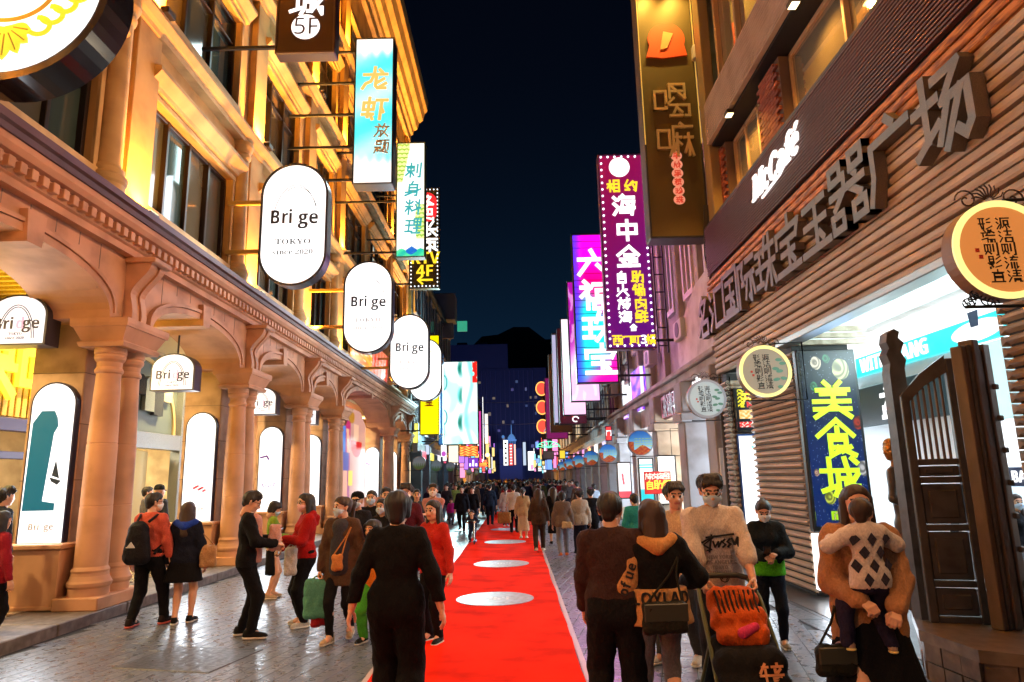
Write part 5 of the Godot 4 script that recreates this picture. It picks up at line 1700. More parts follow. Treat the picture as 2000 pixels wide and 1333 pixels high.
	write(fv, "食城", Vector3(-3.97, 12.15, -11.99), 0.62, Vector3(0, -0.98, 0), ww, 0.11)
	put("disc", B.new().prism(pill(0.52, 0.5, 16) if false else arc(Vector2.ZERO, 0.28, 0.27, 0, 350, 35), Vector3(-3.97, 10.58, -11.994), Vector3.RIGHT, Vector3.UP, Vector3(0, 0, 0.01)), ww, fv)
	latin(fv, "5F", Vector3(-3.97, 10.58, -11.982), 0.36, dk, "Droid Sans", false, 0.006)
	var black := M("sign_black", Vector3(0.012, 0.013, 0.016), 0.35)
	var cy := pic(48, 192, func(u: float, v: float) -> Color:
		var b := smoothstep(0.05, 0.14, v + 0.02 * sin(u * 20.0)) * (1.0 - smoothstep(0.8, 0.9, v + 0.012 * sin(u * 26.0)))
		var m := 0.5 + 0.5 * sin(v * 17.0 + u * 2.0)
		var c := Color(0.25, 0.85, 0.9).lerp(Color(0.75, 0.98, 1.0), m * 0.8)
		return Color(1, 1, 1).lerp(c, b))
	var lr := [-4.22, -3.13, 9.5, 13.86, -17.0]
	var lo := box_sign("blade_sign", "tall cyan and white lit sign with orange characters over black ones", lr, 0.5, black, P("cyan_wash", cy, 1.25), -6.05, "", 5)
	var orange := E("char_orange", Vector3(0.85, 0.5, 0.14), 0.9)
	write(lo, "龙虾", Vector3(-3.68, 12.62, -16.99), 0.62, Vector3(0, -0.92, 0), orange, 0.15, Vector3(0, 0, 0.012), Vector3.RIGHT, Vector3.UP, "letter", 0.12)
	write(lo, "放题", Vector3(-3.46, 11.05, -16.99), 0.36, Vector3(0, -0.48, 0), M("char_black", Vector3(0.01, 0.01, 0.012), 0.5), 0.12, Vector3(0, 0, 0.012), Vector3.RIGHT, Vector3.UP, "letter", 0.1)
	panel_light("blade_light", Vector3(-3.68, 11.7, -16.93), Vector3.BACK, Vector2(0.95, 4.1), Vector3(0.7, 0.98, 1.0), 1.6)
	var gr := pic(64, 256, func(u: float, v: float) -> Color:
		var c := Color(0.98, 1.0, 0.97)
		if (u < 0.45 and v < 0.35 and u * 1.0 + v * 0.9 < 0.5) or (u > 0.55 and v > 0.55 and v < 0.85 and u - 0.4 * absf(v - 0.7) > 0.66):
			var row := floorf(v * 26.0)
			var cu := fposmod(u * 6.0 + 0.5 * fposmod(row, 2.0), 1.0) - 0.5
			var cv := fposmod(v * 26.0, 1.0)
			var d := Vector2(cu * 1.1, cv - 1.0).length()
			c = Color(0.55, 0.72, 0.25) if d < 0.9 and d > 0.55 else Color(0.85, 0.92, 0.6)
		var w := v - 0.955 + 0.02 * sin(u * 9.0)
		if w > 0.0:
			c = Color(0.12, 0.7, 0.62).lerp(Color(0.3, 0.85, 0.6), sin(u * 12.0 + v * 60.0) * 0.5 + 0.5)
		if u > 0.35 and u < 0.75 and v > 0.945 - 0.03 * (1.0 - absf(u - 0.55) / 0.2) and w < 0.012:
			c = Color(0.1, 0.4, 0.75)
		return c)
	var sr := [-3.93, -2.92, 9.1, 13.3, -22.0]
	var so := box_sign("blade_sign", "tall white lit sign with green scallops and teal brush characters", sr, 0.35, M("sign_green_rim", Vector3(0.04, 0.07, 0.03), 0.4), P("scallop_print", gr, 1.15), -6.05, "", 3)
	write(so, "刺身料理", Vector3(-3.36, 12.25, -21.99), 0.5, Vector3(0.0, -0.68, 0), E("char_teal", Vector3(0.03, 0.42, 0.5), 0.8), 0.12, Vector3(0, 0, 0.012), Vector3.RIGHT, Vector3.UP, "letter", 0.1)
	panel_light("blade_light", Vector3(-3.4, 11.2, -21.93), Vector3.BACK, Vector2(0.9, 4.0), Vector3(0.9, 1.0, 0.92), 1.4)
	var kr := [-4.25, -2.98, 9.42, 13.82, -27.0]
	var ko := box_sign("karaoke_sign", "black sign dotted with bulbs, red tile, yellow KTV 4F and an arrow", kr, 0.3, black, M("ktv_face", Vector3(0.02, 0.025, 0.02), 0.4), -6.05, "", 3)
	border_bulbs(ko, kr, 0.17, E("bulb_white", Vector3(0.8, 0.9, 1.0), 2.5), 0.026)
	put("red_tile", B.new().prism(pill(0.8, 1.3, 10), Vector3(-3.5, 12.95, -26.993), Vector3.RIGHT, Vector3.UP, Vector3(0, 0, 0.02)), E("tile_red", Vector3(0.75, 0.02, 0.03), 1.0), ko)
	write(ko, "多巴", Vector3(-3.5, 13.2, -26.97), 0.5, Vector3(0, -0.55, 0), ww, 0.15)
	write(ko, "长页", Vector3(-3.42, 12.0, -26.99), 0.6, Vector3(0, -0.7, 0), ww, 0.15)
	var yl := E("char_yellow", Vector3(1.0, 0.85, 0.1), 1.2)
	latin(ko, "KTV", Vector3(-3.6, 10.72, -26.99), 0.52, yl, "Droid Sans", true, 0.02)
	latin(ko, "4F", Vector3(-3.6, 10.17, -26.99), 0.5, yl, "Droid Sans", true, 0.02)
	var ar := B.new()
	ar.stroke(PackedVector2Array([Vector2(-0.25, 0), Vector2(0.3, 0)]), Vector3(-3.6, 9.78, -26.99), Vector3.RIGHT, Vector3.UP, 0.08, Vector3(0, 0, 0.02))
	ar.stroke(PackedVector2Array([Vector2(-0.1, 0.16), Vector2(-0.27, 0), Vector2(-0.1, -0.16)]), Vector3(-3.6, 9.78, -26.99), Vector3.RIGHT, Vector3.UP, 0.08, Vector3(0, 0, 0.023))
	put("arrow", ar, yl, ko)
	var ob := box_sign("blade_sign", "unseen orange sign hung low from the arcade behind the viewer", [-5.2, -3.9, 2.6, 5.2, 2.0], 0.3, black, E("unseen_face_orange", Vector3(1.0, 0.36, 0.06), 1.2), -5.85, "", 2)  # out of view, placed to throw warm light on the walkers
	put("unseen_back_face", B.new().box(-5.15, -3.95, 2.65, 5.15, 1.694, 1.699), E("unseen_face_orange"), ob)
	panel_light("blade_light", Vector3(-4.55, 3.9, 1.64), Vector3.FORWARD, Vector2(1.2, 2.4), Vector3(1.0, 0.36, 0.06), 6.0)
	var bn := pic(96, 32, func(u: float, v: float) -> Color:
		if u < 0.5:
			return Color(0.95, 0.42, 0.1).lerp(Color(1.0, 0.75, 0.2), wave(u, v, 2.0)) if wave(u, v, 3.0) < 0.72 else Color(1, 0.95, 0.8)
		return Color(0.9, 0.1, 0.12) if sin(u * 70.0 + v * 4.0) < 0.4 else Color(1.0, 0.6, 0.6))
	var bo := B.new()
	bo.quad(Vector3(-5.9, 5.85, -24.4), Vector3(-5.9, 5.85, -31.5), Vector3(-5.9, 7.35, -31.5), Vector3(-5.9, 7.35, -24.4), Vector3.RIGHT)
	bo.quad(Vector3(-5.96, 5.85, -24.4), Vector3(-5.96, 5.85, -31.5), Vector3(-5.96, 7.35, -31.5), Vector3(-5.96, 7.35, -24.4), Vector3.LEFT)
	bo.box(-5.955, -5.905, 7.35, 7.4, -24.4, -31.5)
	tag(put("banner", bo, P("banner_print", bn, 0.8), null, Vector3(-5.93, 5.85, -28)), "orange and red lit banner standing on the arcade ledge", "banner")
	var yr := [-5.04, -4.0, 4.01, 9.36, -36.0]
	var yo := box_sign("blade_sign", "tall plain yellow lit sign with a small red character", yr, 0.3, black, E("face_yellow", Vector3(0.95, 0.78, 0.0), 1.05), -6.05, "", 4)
	write(yo, "皇", Vector3(-4.55, 5.75, -35.99), 0.42, Vector3.ZERO, M("char_red", Vector3(0.4, 0.03, 0.0), 0.5), 0.12)
func street_discs() -> void:
	var seapic := pic(64, 64, func(u: float, v: float) -> Color:
		var c := Color(0.1, 0.38, 0.72).lerp(Color(0.55, 0.78, 0.9), smoothstep(0.0, 0.8, v))
		if v > 0.7 + 0.1 * sin(u * 8.0) or u < 0.22 and v > 0.45:
			c = Color(0.7, 0.42, 0.15).lerp(Color(0.6, 0.15, 0.12), wave(u, v, 3.0))
		if v > 0.25 and v < 0.66 and u > 0.25 and sin(v * 62.0) > 0.35 and wave(u, v, 6.0) > 0.35:
			c = c.lerp(Color(0.75, 0.8, 0.3), 0.65)
		return c)
	var greypic := pic(48, 48, func(u: float, v: float) -> Color:
		var c := Color(0.45, 0.5, 0.55).lerp(Color(0.6, 0.65, 0.7), v)
		if v > 0.62 + 0.15 * sin(u * 40.0):
			c = Color(0.3, 0.42, 0.25)
		return c)
	var sea := P("disc_sea", seapic, 0.6)
	var gray := P("disc_grey", greypic, 0.3)
	var rim := M("disc_rim", Vector3(0.12, 0.12, 0.13), 0.4, 0.3)
	var iron := M("wrought_iron", Vector3(0.008, 0.008, 0.01), 0.45, 0.3)
	var li := 0
	for q in [[3.5, 2.62, -19.4, 1], [3.52, 2.56, -26.5, 1], [3.5, 2.54, -32.5, 1], [3.48, 2.52, -38.9, 1], [3.5, 2.52, -46.0, 1], [3.6, 2.5, -55.0, 1], [3.6, 2.5, -66.0, 1], [-5.05, 2.57, -35.9, 0], [-5.1, 2.55, -44.0, 0], [-4.95, 2.6, -51.8, 0], [-5.2, 2.65, -64.0, 0], [-5.25, 2.4, -76.0, 0], [-5.3, 2.4, -90.0, 0]]:
		var right: bool = q[3] == 1
		var c := Vector3(q[0], q[1], q[2])
		var ords := ["nearest", "second", "third", "fourth", "fifth", "sixth", "seventh"]
		var o := thing("disc_sign", "round %s hanging sign on the %s row of shopfronts, %s of its row" % ["blue seaside picture" if right else "grey picture", "right" if right else "left", ords[li if right else li - 7]], "sign", c + Vector3(0, -0.36, 0), "round hanging signs on the %s" % ("right" if right else "left"))
		put("casing", B.new().prism(arc(Vector2.ZERO, 0.36, 0.36, 0, 350, 35), c + Vector3(0, 0, -0.1), Vector3.RIGHT, Vector3.UP, Vector3(0, 0, 0.1)), rim, o)
		put("face", B.new().prism(arc(Vector2.ZERO, 0.335, 0.335, 0, 350, 35), c + Vector3(0, 0, -0.01), Vector3.RIGHT, Vector3.UP, Vector3(0, 0, 0.018), true, Rect2(-0.335, -0.335, 0.67, 0.67)), sea if right else gray, o)
		var wx := 4.62 if right else -5.85
		put("arm", B.new().tube(PackedVector3Array([c + Vector3(-0.3 if right else 0.3, -0.38, -0.05), Vector3(wx, c.y - 0.38, c.z - 0.05)]), 0.014, 6), iron, o)
		put("bar", B.new().tube(PackedVector3Array([Vector3(wx - 0.25 * signf(wx), c.y - 0.38, c.z - 0.05), Vector3(wx - 0.25 * signf(wx), c.y + 0.38, c.z - 0.05), Vector3(wx, c.y + 0.38, c.z - 0.05)]), 0.014, 6), iron, o)
		li += 1
	var i := 0
	for q in [[3.66, 3.14, -13.0, "pale grey, farthest", Vector3(0.5, 0.6, 0.62), 0.55], [3.56, 3.15, -9.6, "tan with a yellow lit ring, middle", Vector3(0.36, 0.3, 0.22), 0.55], [3.57, 3.3, -4.75, "orange-lit, at the right edge", Vector3(0.62, 0.22, 0.05), 0.75]]:
		var c := Vector3(q[0], q[1], q[2])
		var R := 0.37 if i < 2 else 0.325
		var o := thing("calligraphy_sign", "round brush-character sign on scrolled bracket: %s" % q[3], "sign", c + Vector3(0, -0.37, 0), "round calligraphy signs on the timber building")
		put("drum", B.new().prism(arc(Vector2.ZERO, 0.37, 0.37, 0, 352, 44), c + Vector3(0, 0, -0.13), Vector3.RIGHT, Vector3.UP, Vector3(0, 0, 0.13)), M("drum_wood", Vector3(0.2, 0.1, 0.04), 0.5), o)
		var rg := B.new()
		ring(arc(Vector2.ZERO, 0.371, 0.371, 0, 352, 44), arc(Vector2.ZERO, 0.325, 0.325, 0, 352, 44), rg, c + Vector3(0, 0, -0.002), Vector3.RIGHT, Vector3.UP, Vector3(0, 0, 0.02))
		put("lit_ring", rg, E("ring_lit_%d" % i, Vector3(0.35, 0.35, 0.38) if i == 0 else Vector3(0.85, 0.75, 0.25), 0.5 if i == 0 else 1.1), o)
		put("face", B.new().prism(arc(Vector2.ZERO, 0.33, 0.33, 0, 352, 44), c + Vector3(0, 0, -0.01), Vector3.RIGHT, Vector3.UP, Vector3(0, 0, 0.016)), E("calli_face_%d" % i, q[4], q[5]), o)
		var bk := M("brush_ink", Vector3(0.012, 0.01, 0.01), 0.6)
		var f := c + Vector3(0, 0, 0.0065)
		write(o, "源洁则流清", f + Vector3(0.02, 0.2, 0), 0.09, Vector3(0.006, -0.1, 0), bk, 0.1, Vector3(0, 0, 0.003))
		write(o, "形端则影直", f + Vector3(-0.11, 0.2, 0), 0.09, Vector3(0.008, -0.1, 0), bk, 0.1, Vector3(0, 0, 0.003))
		for k in 2:
			put("seal", B.new().box(f.x - 0.21 + 0.02 * k, f.x - 0.18 + 0.02 * k, f.y - 0.02 - 0.05 * k, f.y + 0.01 - 0.05 * k, f.z, f.z + 0.002 + 0.001 * k), M("seal_red", Vector3(0.5, 0.04, 0.02), 0.6), o)
		if i < 2:
			for k in 7:
				put("print_leaf", B.new().prism(arc(Vector2(0.2 + 0.06 * sin(k * 2.1), 0.16 - 0.06 * k), 0.05, 0.025, 0, 330, 9), f, Vector3(1, 0.2 * sin(k * 3.0), 0), Vector3.UP, Vector3(0, 0, 0.002 + 0.0006 * k), false), E("print_pine", Vector3(0.1, 0.24, 0.17), 0.6), o)
		var ir := B.new()
		for k in 9:
			var a := deg_to_rad(20 + 17.5 * k)
			ir.tube(PackedVector3Array([c + Vector3(cos(a) * 0.03, 0.4 + sin(a) * 0.03, -0.06), c + Vector3(cos(a) * 0.1, 0.4 + sin(a) * 0.1, -0.06), c + Vector3(cos(a + 0.18) * 0.13, 0.4 + sin(a + 0.18) * 0.13, -0.06)]), 0.006, 5)
		for s in [-1.0, 1.0]:
			var sp := PackedVector3Array()
			for k in 22:
				var t := k / 21.0
				var a := t * 8.5
				var r := 0.075 * (1.0 - t) + 0.012
				sp.append(c + Vector3(s * (0.17 + cos(a) * r), 0.41 + sin(a) * r, -0.06))
			ir.tube(sp, 0.007, 5)
		put("crest", ir, M("crest_iron", Vector3(0.05, 0.022, 0.012), 0.5, 0.3), o)
		var br := B.new()
		var wx := 4.14 if i < 2 else 4.6
		var lx := c.x - 0.3
		br.tube(PackedVector3Array([Vector3(lx, c.y - 0.41, c.z - 0.06), Vector3(wx, c.y - 0.41, c.z - 0.06), Vector3(wx, c.y + 0.42, c.z - 0.06), Vector3(c.x + 0.1, c.y + 0.4, c.z - 0.06)]), 0.013, 6)
		for k in 7:
			var sp := PackedVector3Array()
			var m := Vector3(wx - 0.05, c.y - 0.32 + 0.1 * k, c.z - 0.06) if i < 2 else Vector3(lx + 0.02 + 0.03 * k, c.y - 0.3 - 0.03 * absf(k - 3), c.z - 0.06)
			for t in 18:
				var a := t * 0.5 + k * PI
				var r := 0.05 * (1.0 - t / 20.0)
				sp.append(m + Vector3(cos(a) * r, sin(a) * r, 0))
			br.tube(sp, 0.006, 5)
		put("bracket", br, iron, o)
		if i == 2:
			panel_light("calli_light", c + Vector3(0, 0, 0.05), Vector3.BACK, Vector2(0.55, 0.55), Vector3(1.0, 0.5, 0.12), 0.8)
		i += 1
func right_building() -> void:
	var wood := M("batten_wood", Vector3(0.54, 0.43, 0.32), 0.6, 0.0, "dirt", Vector3(1.2, 1.2, 0.25), 0.25)
	var wood2 := M("batten_wood_dark", Vector3(0.47, 0.36, 0.26), 0.65, 0.0, "dirt", Vector3(0.9, 0.9, 0.3), 0.25)
	var rust := M("batten_rust_lit", Vector3(0.55, 0.34, 0.16), 0.6, 0.0, "rust", Vector3(1.4, 1.4, 0.2), 0.06)  # rust colour, its orange also painting in warm light from above
	var slat := M("thin_slat", Vector3(0.16, 0.06, 0.045), 0.45, 0.0, "fine", Vector3(1, 1, 1))
	var black := M("facade_black", Vector3(0.01, 0.008, 0.007), 0.7)
	var metal := M("upper_frame", Vector3(0.05, 0.04, 0.03), 0.45, 0.3)
	var brick_m := [M("brick_red", Vector3(0.3, 0.07, 0.03), 0.8, 0.0, "fine", Vector3(3, 3, 3), 0.2), M("brick_dark", Vector3(0.22, 0.05, 0.025), 0.8, 0.0, "fine", Vector3(3, 3, 3), 0.2), M("brick_orange", Vector3(0.36, 0.1, 0.04), 0.8, 0.0, "fine", Vector3(3, 3, 3), 0.2)]
	var base := Vector3(4.3, 0, -9)
	var o := thing("timber_building", "building clad in brown timber battens with brick piers above, on the right", "building", base)
	put("backing", B.new().box(4.2, 4.5, 3.72, 6.75, 1.0, -13.8), black, o)
	for i in 14:
		var y := 3.7 + 0.118 * i
		var b := B.new()
		var x := 4.1 - 0.012 * sin(i * 2.6)
		b.prism(PackedVector2Array([Vector2(x + 0.1, y), Vector2(x + 0.015, y + 0.005), Vector2(x, y + 0.03), Vector2(x, y + 0.075), Vector2(x + 0.02, y + 0.095), Vector2(x + 0.1, y + 0.1)]), Vector3(0, 0, 1.0 - 0.02 * (i % 3)), Vector3.RIGHT, Vector3.UP, Vector3(0, 0, -14.75))
		put("plank", b, wood if i % 3 else wood2, o)
	for i in 3:
		var y := 5.37 + 0.13 * i
		put("rusty_lit_plank", B.new().cbox(4.05 + 0.012 * i, 4.15, y - 0.05, y + 0.045, 1.0, -13.8, 0.016), rust, o)
	for i in 21:
		var y := 5.75 + 0.0485 * i
		put("slat", B.new().cbox(4.07, 4.14, y, y + 0.026, 1.0, -13.7, 0.005), slat, o)
	put("canopy_lip", B.new().cbox(4.02, 4.26, 3.6, 3.695, -3.0, -10.35, 0.01), M("lip_metal", Vector3(0.3, 0.32, 0.3), 0.3, 0.5), o)
	put("soffit", B.new().box(4.262, 9.0, 3.98, 4.1, 1.0, -13.7), M("soffit", Vector3(0.6, 0.61, 0.6), 0.55, 0.0, "dirt", Vector3(0.4, 0.4, 0.4)), o)
	put("upper_wall", B.new().box(4.75, 5.0, 6.7, 14.0, 1.0, -13.8), black, o)
	put("ledge", B.new().cbox(4.08, 4.8, 6.76, 6.82, 1.0, -13.75, 0.01), metal, o)
	put("end_wall", B.new().box(4.3, 9.0, 0.02, 14, -13.62, -13.8), M("grey_render", Vector3(0.3, 0.29, 0.28), 0.8, 0.0, "dirt", Vector3(0.4, 0.4, 0.4)), o)
	var bm := B.new().cbox(-0.03, 0.03, -0.031, 0.031, -0.105, 0.105, 0.005).mesh()
	for z in [-13.2, -10.35, -4.6]:
		var pier := put("brick_pier", B.new().box(4.37, 4.76, 6.82, 8.32, z - 0.42, z + 0.42), M("mortar", Vector3(0.1, 0.06, 0.045), 0.9), o, Vector3(4.5, 6.82, z))
		if z < -6:
			for r in 20:
				for c in 4:
					var zz: float = -0.33 + 0.22 * c + (0.11 if r % 2 else 0.0) - 0.05
					if zz > 0.36:
						continue
					place("brick", bm, brick_m[rng.randi() % 3], pier, Transform3D(Basis(), Vector3(-0.145 - 0.005 * rng.randf(), 0.04 + 0.0735 * r, zz)))
	var glass := M("upper_glass", Vector3(0.42, 0.38, 0.28), 0.05, 0.7)
	glass.metallic_specular = 0.9
	for q in [[-12.75, -10.8], [-9.9, -5.05], [-4.15, -1.0]]:
		var fb := B.new()
		for zz in [q[0] + 0.03, lerpf(q[0], q[1], 0.36), lerpf(q[0], q[1], 0.7), q[1] - 0.03]:
			fb.cbox(4.52, 4.64, 6.82, 8.32, zz - 0.035, zz + 0.035, 0.006)
		fb.cbox(4.52, 4.64, 8.24, 8.32, q[0], q[1], 0.006)
		fb.cbox(4.52, 4.64, 6.82, 6.9, q[0], q[1], 0.006)
		var w := put("window", fb, M("cream_frame", Vector3(0.4, 0.26, 0.13), 0.5), o, Vector3(4.58, 6.82, q[0]))
		for k in 3:
			var za: float = lerpf(q[0], q[1], [0.0, 0.36, 0.7][k])
			var zb: float = lerpf(q[0], q[1], [0.36, 0.7, 1.0][k])
			var p2 := B.new()
			var t := 0.03 * sin(k * 2.0 + q[0])
			p2.quad(Vector3(4.57 - t, 6.85, za), Vector3(4.57 + t, 6.85, zb), Vector3(4.57 + t, 8.3, zb), Vector3(4.57 - t, 8.3, za), Vector3.LEFT)
			put("pane", p2, glass, w)
	for i in 14:
		var y := 8.36 + 0.065 * i
		put("slat", B.new().cbox(4.06, 4.16, y, y + 0.036, 1.0, -13.0, 0.006), wood2, o)
	put("band_back", B.new().box(4.17, 4.74, 8.33, 9.3, 1.0, -13.0), black, o)
	for q in [[-12.9, -9.4], [-9.0, -5.5], [-5.1, -1.0]]:
		var fb := B.new()
		for k in 4:
			var zz := lerpf(q[0], q[1], k / 3.0)
			fb.cbox(4.4, 4.56, 9.31, 12.4, zz - 0.05, zz + 0.05, 0.008)
		fb.cbox(4.4, 4.56, 12.3, 12.4, q[0], q[1], 0.008)
		var w := put("window", fb, M("cream_frame"), o, Vector3(4.5, 9.3, q[0]))
		for k in 3:
			var p2 := B.new()
			p2.quad(Vector3(4.5, 9.32, lerpf(q[0], q[1], k / 3.0)), Vector3(4.5, 9.32, lerpf(q[0], q[1], (k + 1) / 3.0)), Vector3(4.5, 12.3, lerpf(q[0], q[1], (k + 1) / 3.0)), Vector3(4.5, 12.3, lerpf(q[0], q[1], k / 3.0)), Vector3.LEFT)
			put("pane", p2, glass, w)
		put("brick_pier", B.new().box(4.3, 4.74, 9.31, 13.2, q[1] + 0.04, q[1] + 0.36), brick_m[0], o)
	put("parapet", B.new().cbox(4.1, 5.0, 12.6, 13.6, 1.0, -13.0, 0.03), metal, o)
	put("corner_duct", B.new().cbox(4.14, 4.36, 6.8, 13.0, -13.1, -13.5, 0.015), M("duct_gold", Vector3(0.3, 0.22, 0.1), 0.4, 0.3), o)
	for k in 4:
		put("cable", B.new().tube(PackedVector3Array([Vector3(4.16 + 0.03 * k, 7.4, -13.84), Vector3(4.12 + 0.03 * k, 6.3 - 0.1 * k, -13.95), Vector3(4.2, 5.6 - 0.12 * k, -13.9), Vector3(4.08 + 0.05 * k, 4.6, -13.86)]), 0.013, 6), M("cable_grey", Vector3(0.06, 0.06, 0.06), 0.6), o)
	put("downpipe", B.new().tube(PackedVector3Array([Vector3(4.2, 4.4, -13.86), Vector3(4.18, 3.0, -13.86), Vector3(4.18, 0.02, -13.86)]), 0.035, 10), M("cable_grey"), o)
	var ltr := thing("building_name", "large grey raised characters of the mall's name along the timber fascia", "sign", Vector3(4.05, 4.4, -9.8))
	write(ltr, "名汇国际珠宝玉器广场", Vector3(4.085, 4.93, -13.85), 0.78, Vector3(0, 0.006, 0.9), M("letter_grey", Vector3(0.16, 0.125, 0.095), 0.4, 0.2, "fine", Vector3(2, 2, 2)), 0.125, Vector3(-0.13, 0, 0), Vector3.BACK)
	var mc := thing("cafe_sign", "white slanted script lettering on the dark slat band", "sign", Vector3(4.05, 6.1, -9.8))
	latin(mc, "McCafé", Vector3(4.055, 6.33, -9.75), 0.4, E("script_white", Vector3(1, 0.98, 0.95), 1.3), "Droid Serif", true, 0.035, Vector3.BACK, Vector3.UP, "lettering", 0.95, 0.28)
	put("swash", B.new().stroke(PackedVector2Array([Vector2(-0.55, 0.0), Vector2(0.2, 0.05), Vector2(0.4, 0.12)]), Vector3(4.055, 6.06, -9.75), Vector3.BACK, Vector3.UP, 0.03, Vector3(-0.03, 0, 0)), E("script_white"), mc)
	for q in [[4.14, 5.04, -10.12, -12.1, 3.66, 0], [4.12, 5.3, -13.3, -13.6, 3.66, 1], [4.4, 5.4, -4.2, -6.02, 3.96, 2]]:
		put("pier_core", B.new().box(q[0] + 0.05, q[1], 0.02, q[4], q[2] - 0.04, q[3]), black, o)
		var n := int((q[4] - 0.1) / 0.102)
		for i in n:
			var y: float = 0.06 + 0.102 * i
			var b := B.new()
			var pr := PackedVector2Array([Vector2(0.06, y), Vector2(0.0, y + 0.035), Vector2(0.0, y + 0.06), Vector2(0.06, y + 0.094)])
			var pm := wood if (i + q[5]) % 4 else wood2
			b.prism(pr, Vector3(q[0], 0, q[2] + 0.02), Vector3.RIGHT, Vector3.UP, Vector3(0, 0, q[3] - q[2] - 0.02))
			if q[5] == 2:
				b.prism(pr, Vector3(q[0] + 0.02, 0, q[3] - 0.02), Vector3(0, 0, -1) * -1.0 * -1.0, Vector3.UP, Vector3(q[1] - q[0], 0, 0))
			put("plank", b, pm, o)
		if q[5] != 2:
			for i in n:
				var y: float = 0.06 + 0.102 * i
				put("plank", B.new().prism(PackedVector2Array([Vector2(-0.05, y), Vector2(0.0, y + 0.035), Vector2(0.0, y + 0.06), Vector2(-0.05, y + 0.094)]), Vector3(q[0] + 0.04, 0, q[2] + 0.02), Vector3.BACK, Vector3.UP, Vector3(q[1] - q[0] - 0.05, 0, 0)), wood if i % 4 else wood2, o)
		else:
			for i in n:
				var y: float = 0.06 + 0.102 * i
				put("plank", B.new().prism(PackedVector2Array([Vector2(-0.05, y), Vector2(0.0, y + 0.035), Vector2(0.0, y + 0.06), Vector2(-0.05, y + 0.094)]), Vector3(q[0] + 0.04, 0, q[2] + 0.02), Vector3.BACK, Vector3.UP, Vector3(q[1] - q[0] - 0.05, 0, 0)), wood if i % 4 else wood2, o)
	for i in 3:
		put("plank", B.new().cbox(4.14, 5.3, 3.6 + 0.1 * i, 3.68 + 0.1 * i, -10.05, -10.12, 0.01), wood, o)
	var sh := thing("tea_shop", "bright white and cyan drinks shop front recessed under the canopy", "shopfront", Vector3(6.2, 0, -9.5))
	var whitep := M("shop_white", Vector3(0.72, 0.76, 0.78), 0.35)
	put("back_wall", B.new().box(5.95, 6.1, 0.02, 3.97, -9.35, -13.6), whitep, sh)
	put("header_wall", B.new().box(5.95, 6.1, 2.45, 3.97, -6.9, -9.35), whitep, sh)
	put("room_wall", B.new().box(8.9, 9.1, 0.02, 4.0, -3.0, -13.6), whitep, sh)
	put("room_end", B.new().box(6.1, 8.9, 0.02, 3.97, -12.5, -12.6), whitep, sh)
	put("lit_header", B.new().cbox(5.86, 5.95, 3.62, 3.96, -6.9, -13.4, 0.006), E("header_white", Vector3(0.95, 1.0, 1.0), 1.7), sh)
	put("cyan_band", B.new().cbox(5.88, 5.95, 3.3, 3.618, -6.9, -13.4, 0.006), E("header_cyan", Vector3(0.02, 0.62, 0.68), 1.1), sh)
	latin(sh, "WITH   TANG", Vector3(5.875, 3.46, -10.5), 0.24, E("sign_white"), "Droid Sans", true, 0.015, Vector3.BACK)
	put("splash_print", B.new().prism(arc(Vector2(0, 0), 0.5, 0.13, 0, 350, 24), Vector3(5.875, 3.45, -8.5), Vector3.BACK, Vector3.UP, Vector3(-0.008, 0, 0)), E("sign_white"), sh)
	put("cup_print", B.new().prism(PackedVector2Array([Vector2(-0.07, 0.0), Vector2(0.07, 0.0), Vector2(0.1, 0.2), Vector2(-0.1, 0.2)]), Vector3(5.862, 3.5, -8.5), Vector3.BACK, Vector3.UP, Vector3(-0.01, 0, 0)), M("cup_navy", Vector3(0.03, 0.05, 0.12), 0.4), sh)
	put("juice_print", B.new().prism(arc(Vector2(0, 0), 0.16, 0.22, 0, 340, 17), Vector3(5.855, 3.6, -11.8), Vector3.BACK, Vector3.UP, Vector3(-0.01, 0, 0)), E("juice_orange", Vector3(1.0, 0.5, 0.1), 1.0), sh)
	put("dark_screen", B.new().cbox(5.87, 5.95, 2.45, 3.1, -9.0, -11.75, 0.01), M("screen_teal", Vector3(0.006, 0.03, 0.04), 0.4), sh)
	write(sh, "益", Vector3(5.865, 2.78, -10.7), 0.44, Vector3.ZERO, E("sign_white"), 0.16, Vector3(-0.012, 0, 0), Vector3.BACK)
	put("edge_strip", B.new().cbox(5.7, 5.95, 0.02, 3.9, -6.9, -7.1, 0.01), M("strip_lime", Vector3(0.6, 0.6, 0.05), 0.4), sh)
	put("side_panel", B.new().cbox(5.75, 5.94, 2.3, 3.25, -7.15, -8.9, 0.02), E("panel_ice", Vector3(0.5, 0.8, 0.85), 0.9), sh)
	put("menu_panel", B.new().cbox(6.4, 6.45, 1.75, 2.4, -8.0, -9.3, 0.01), E("menu_white", Vector3(0.9, 0.95, 1.0), 1.5), sh)
	put("name_plate", B.new().cbox(6.3, 6.36, 1.5, 1.74, -8.0, -9.3, 0.01), M("plate_navy", Vector3(0.02, 0.03, 0.09), 0.4), sh)
	latin(sh, "BAR", Vector3(6.295, 1.62, -8.7), 0.15, E("sign_white"), "Droid Sans", true, 0.01, Vector3.BACK)
	put("counter", B.new().cbox(6.9, 7.5, 0.02, 1.0, -7.2, -11.5, 0.02), M("counter", Vector3(0.3, 0.32, 0.35), 0.3), sh)
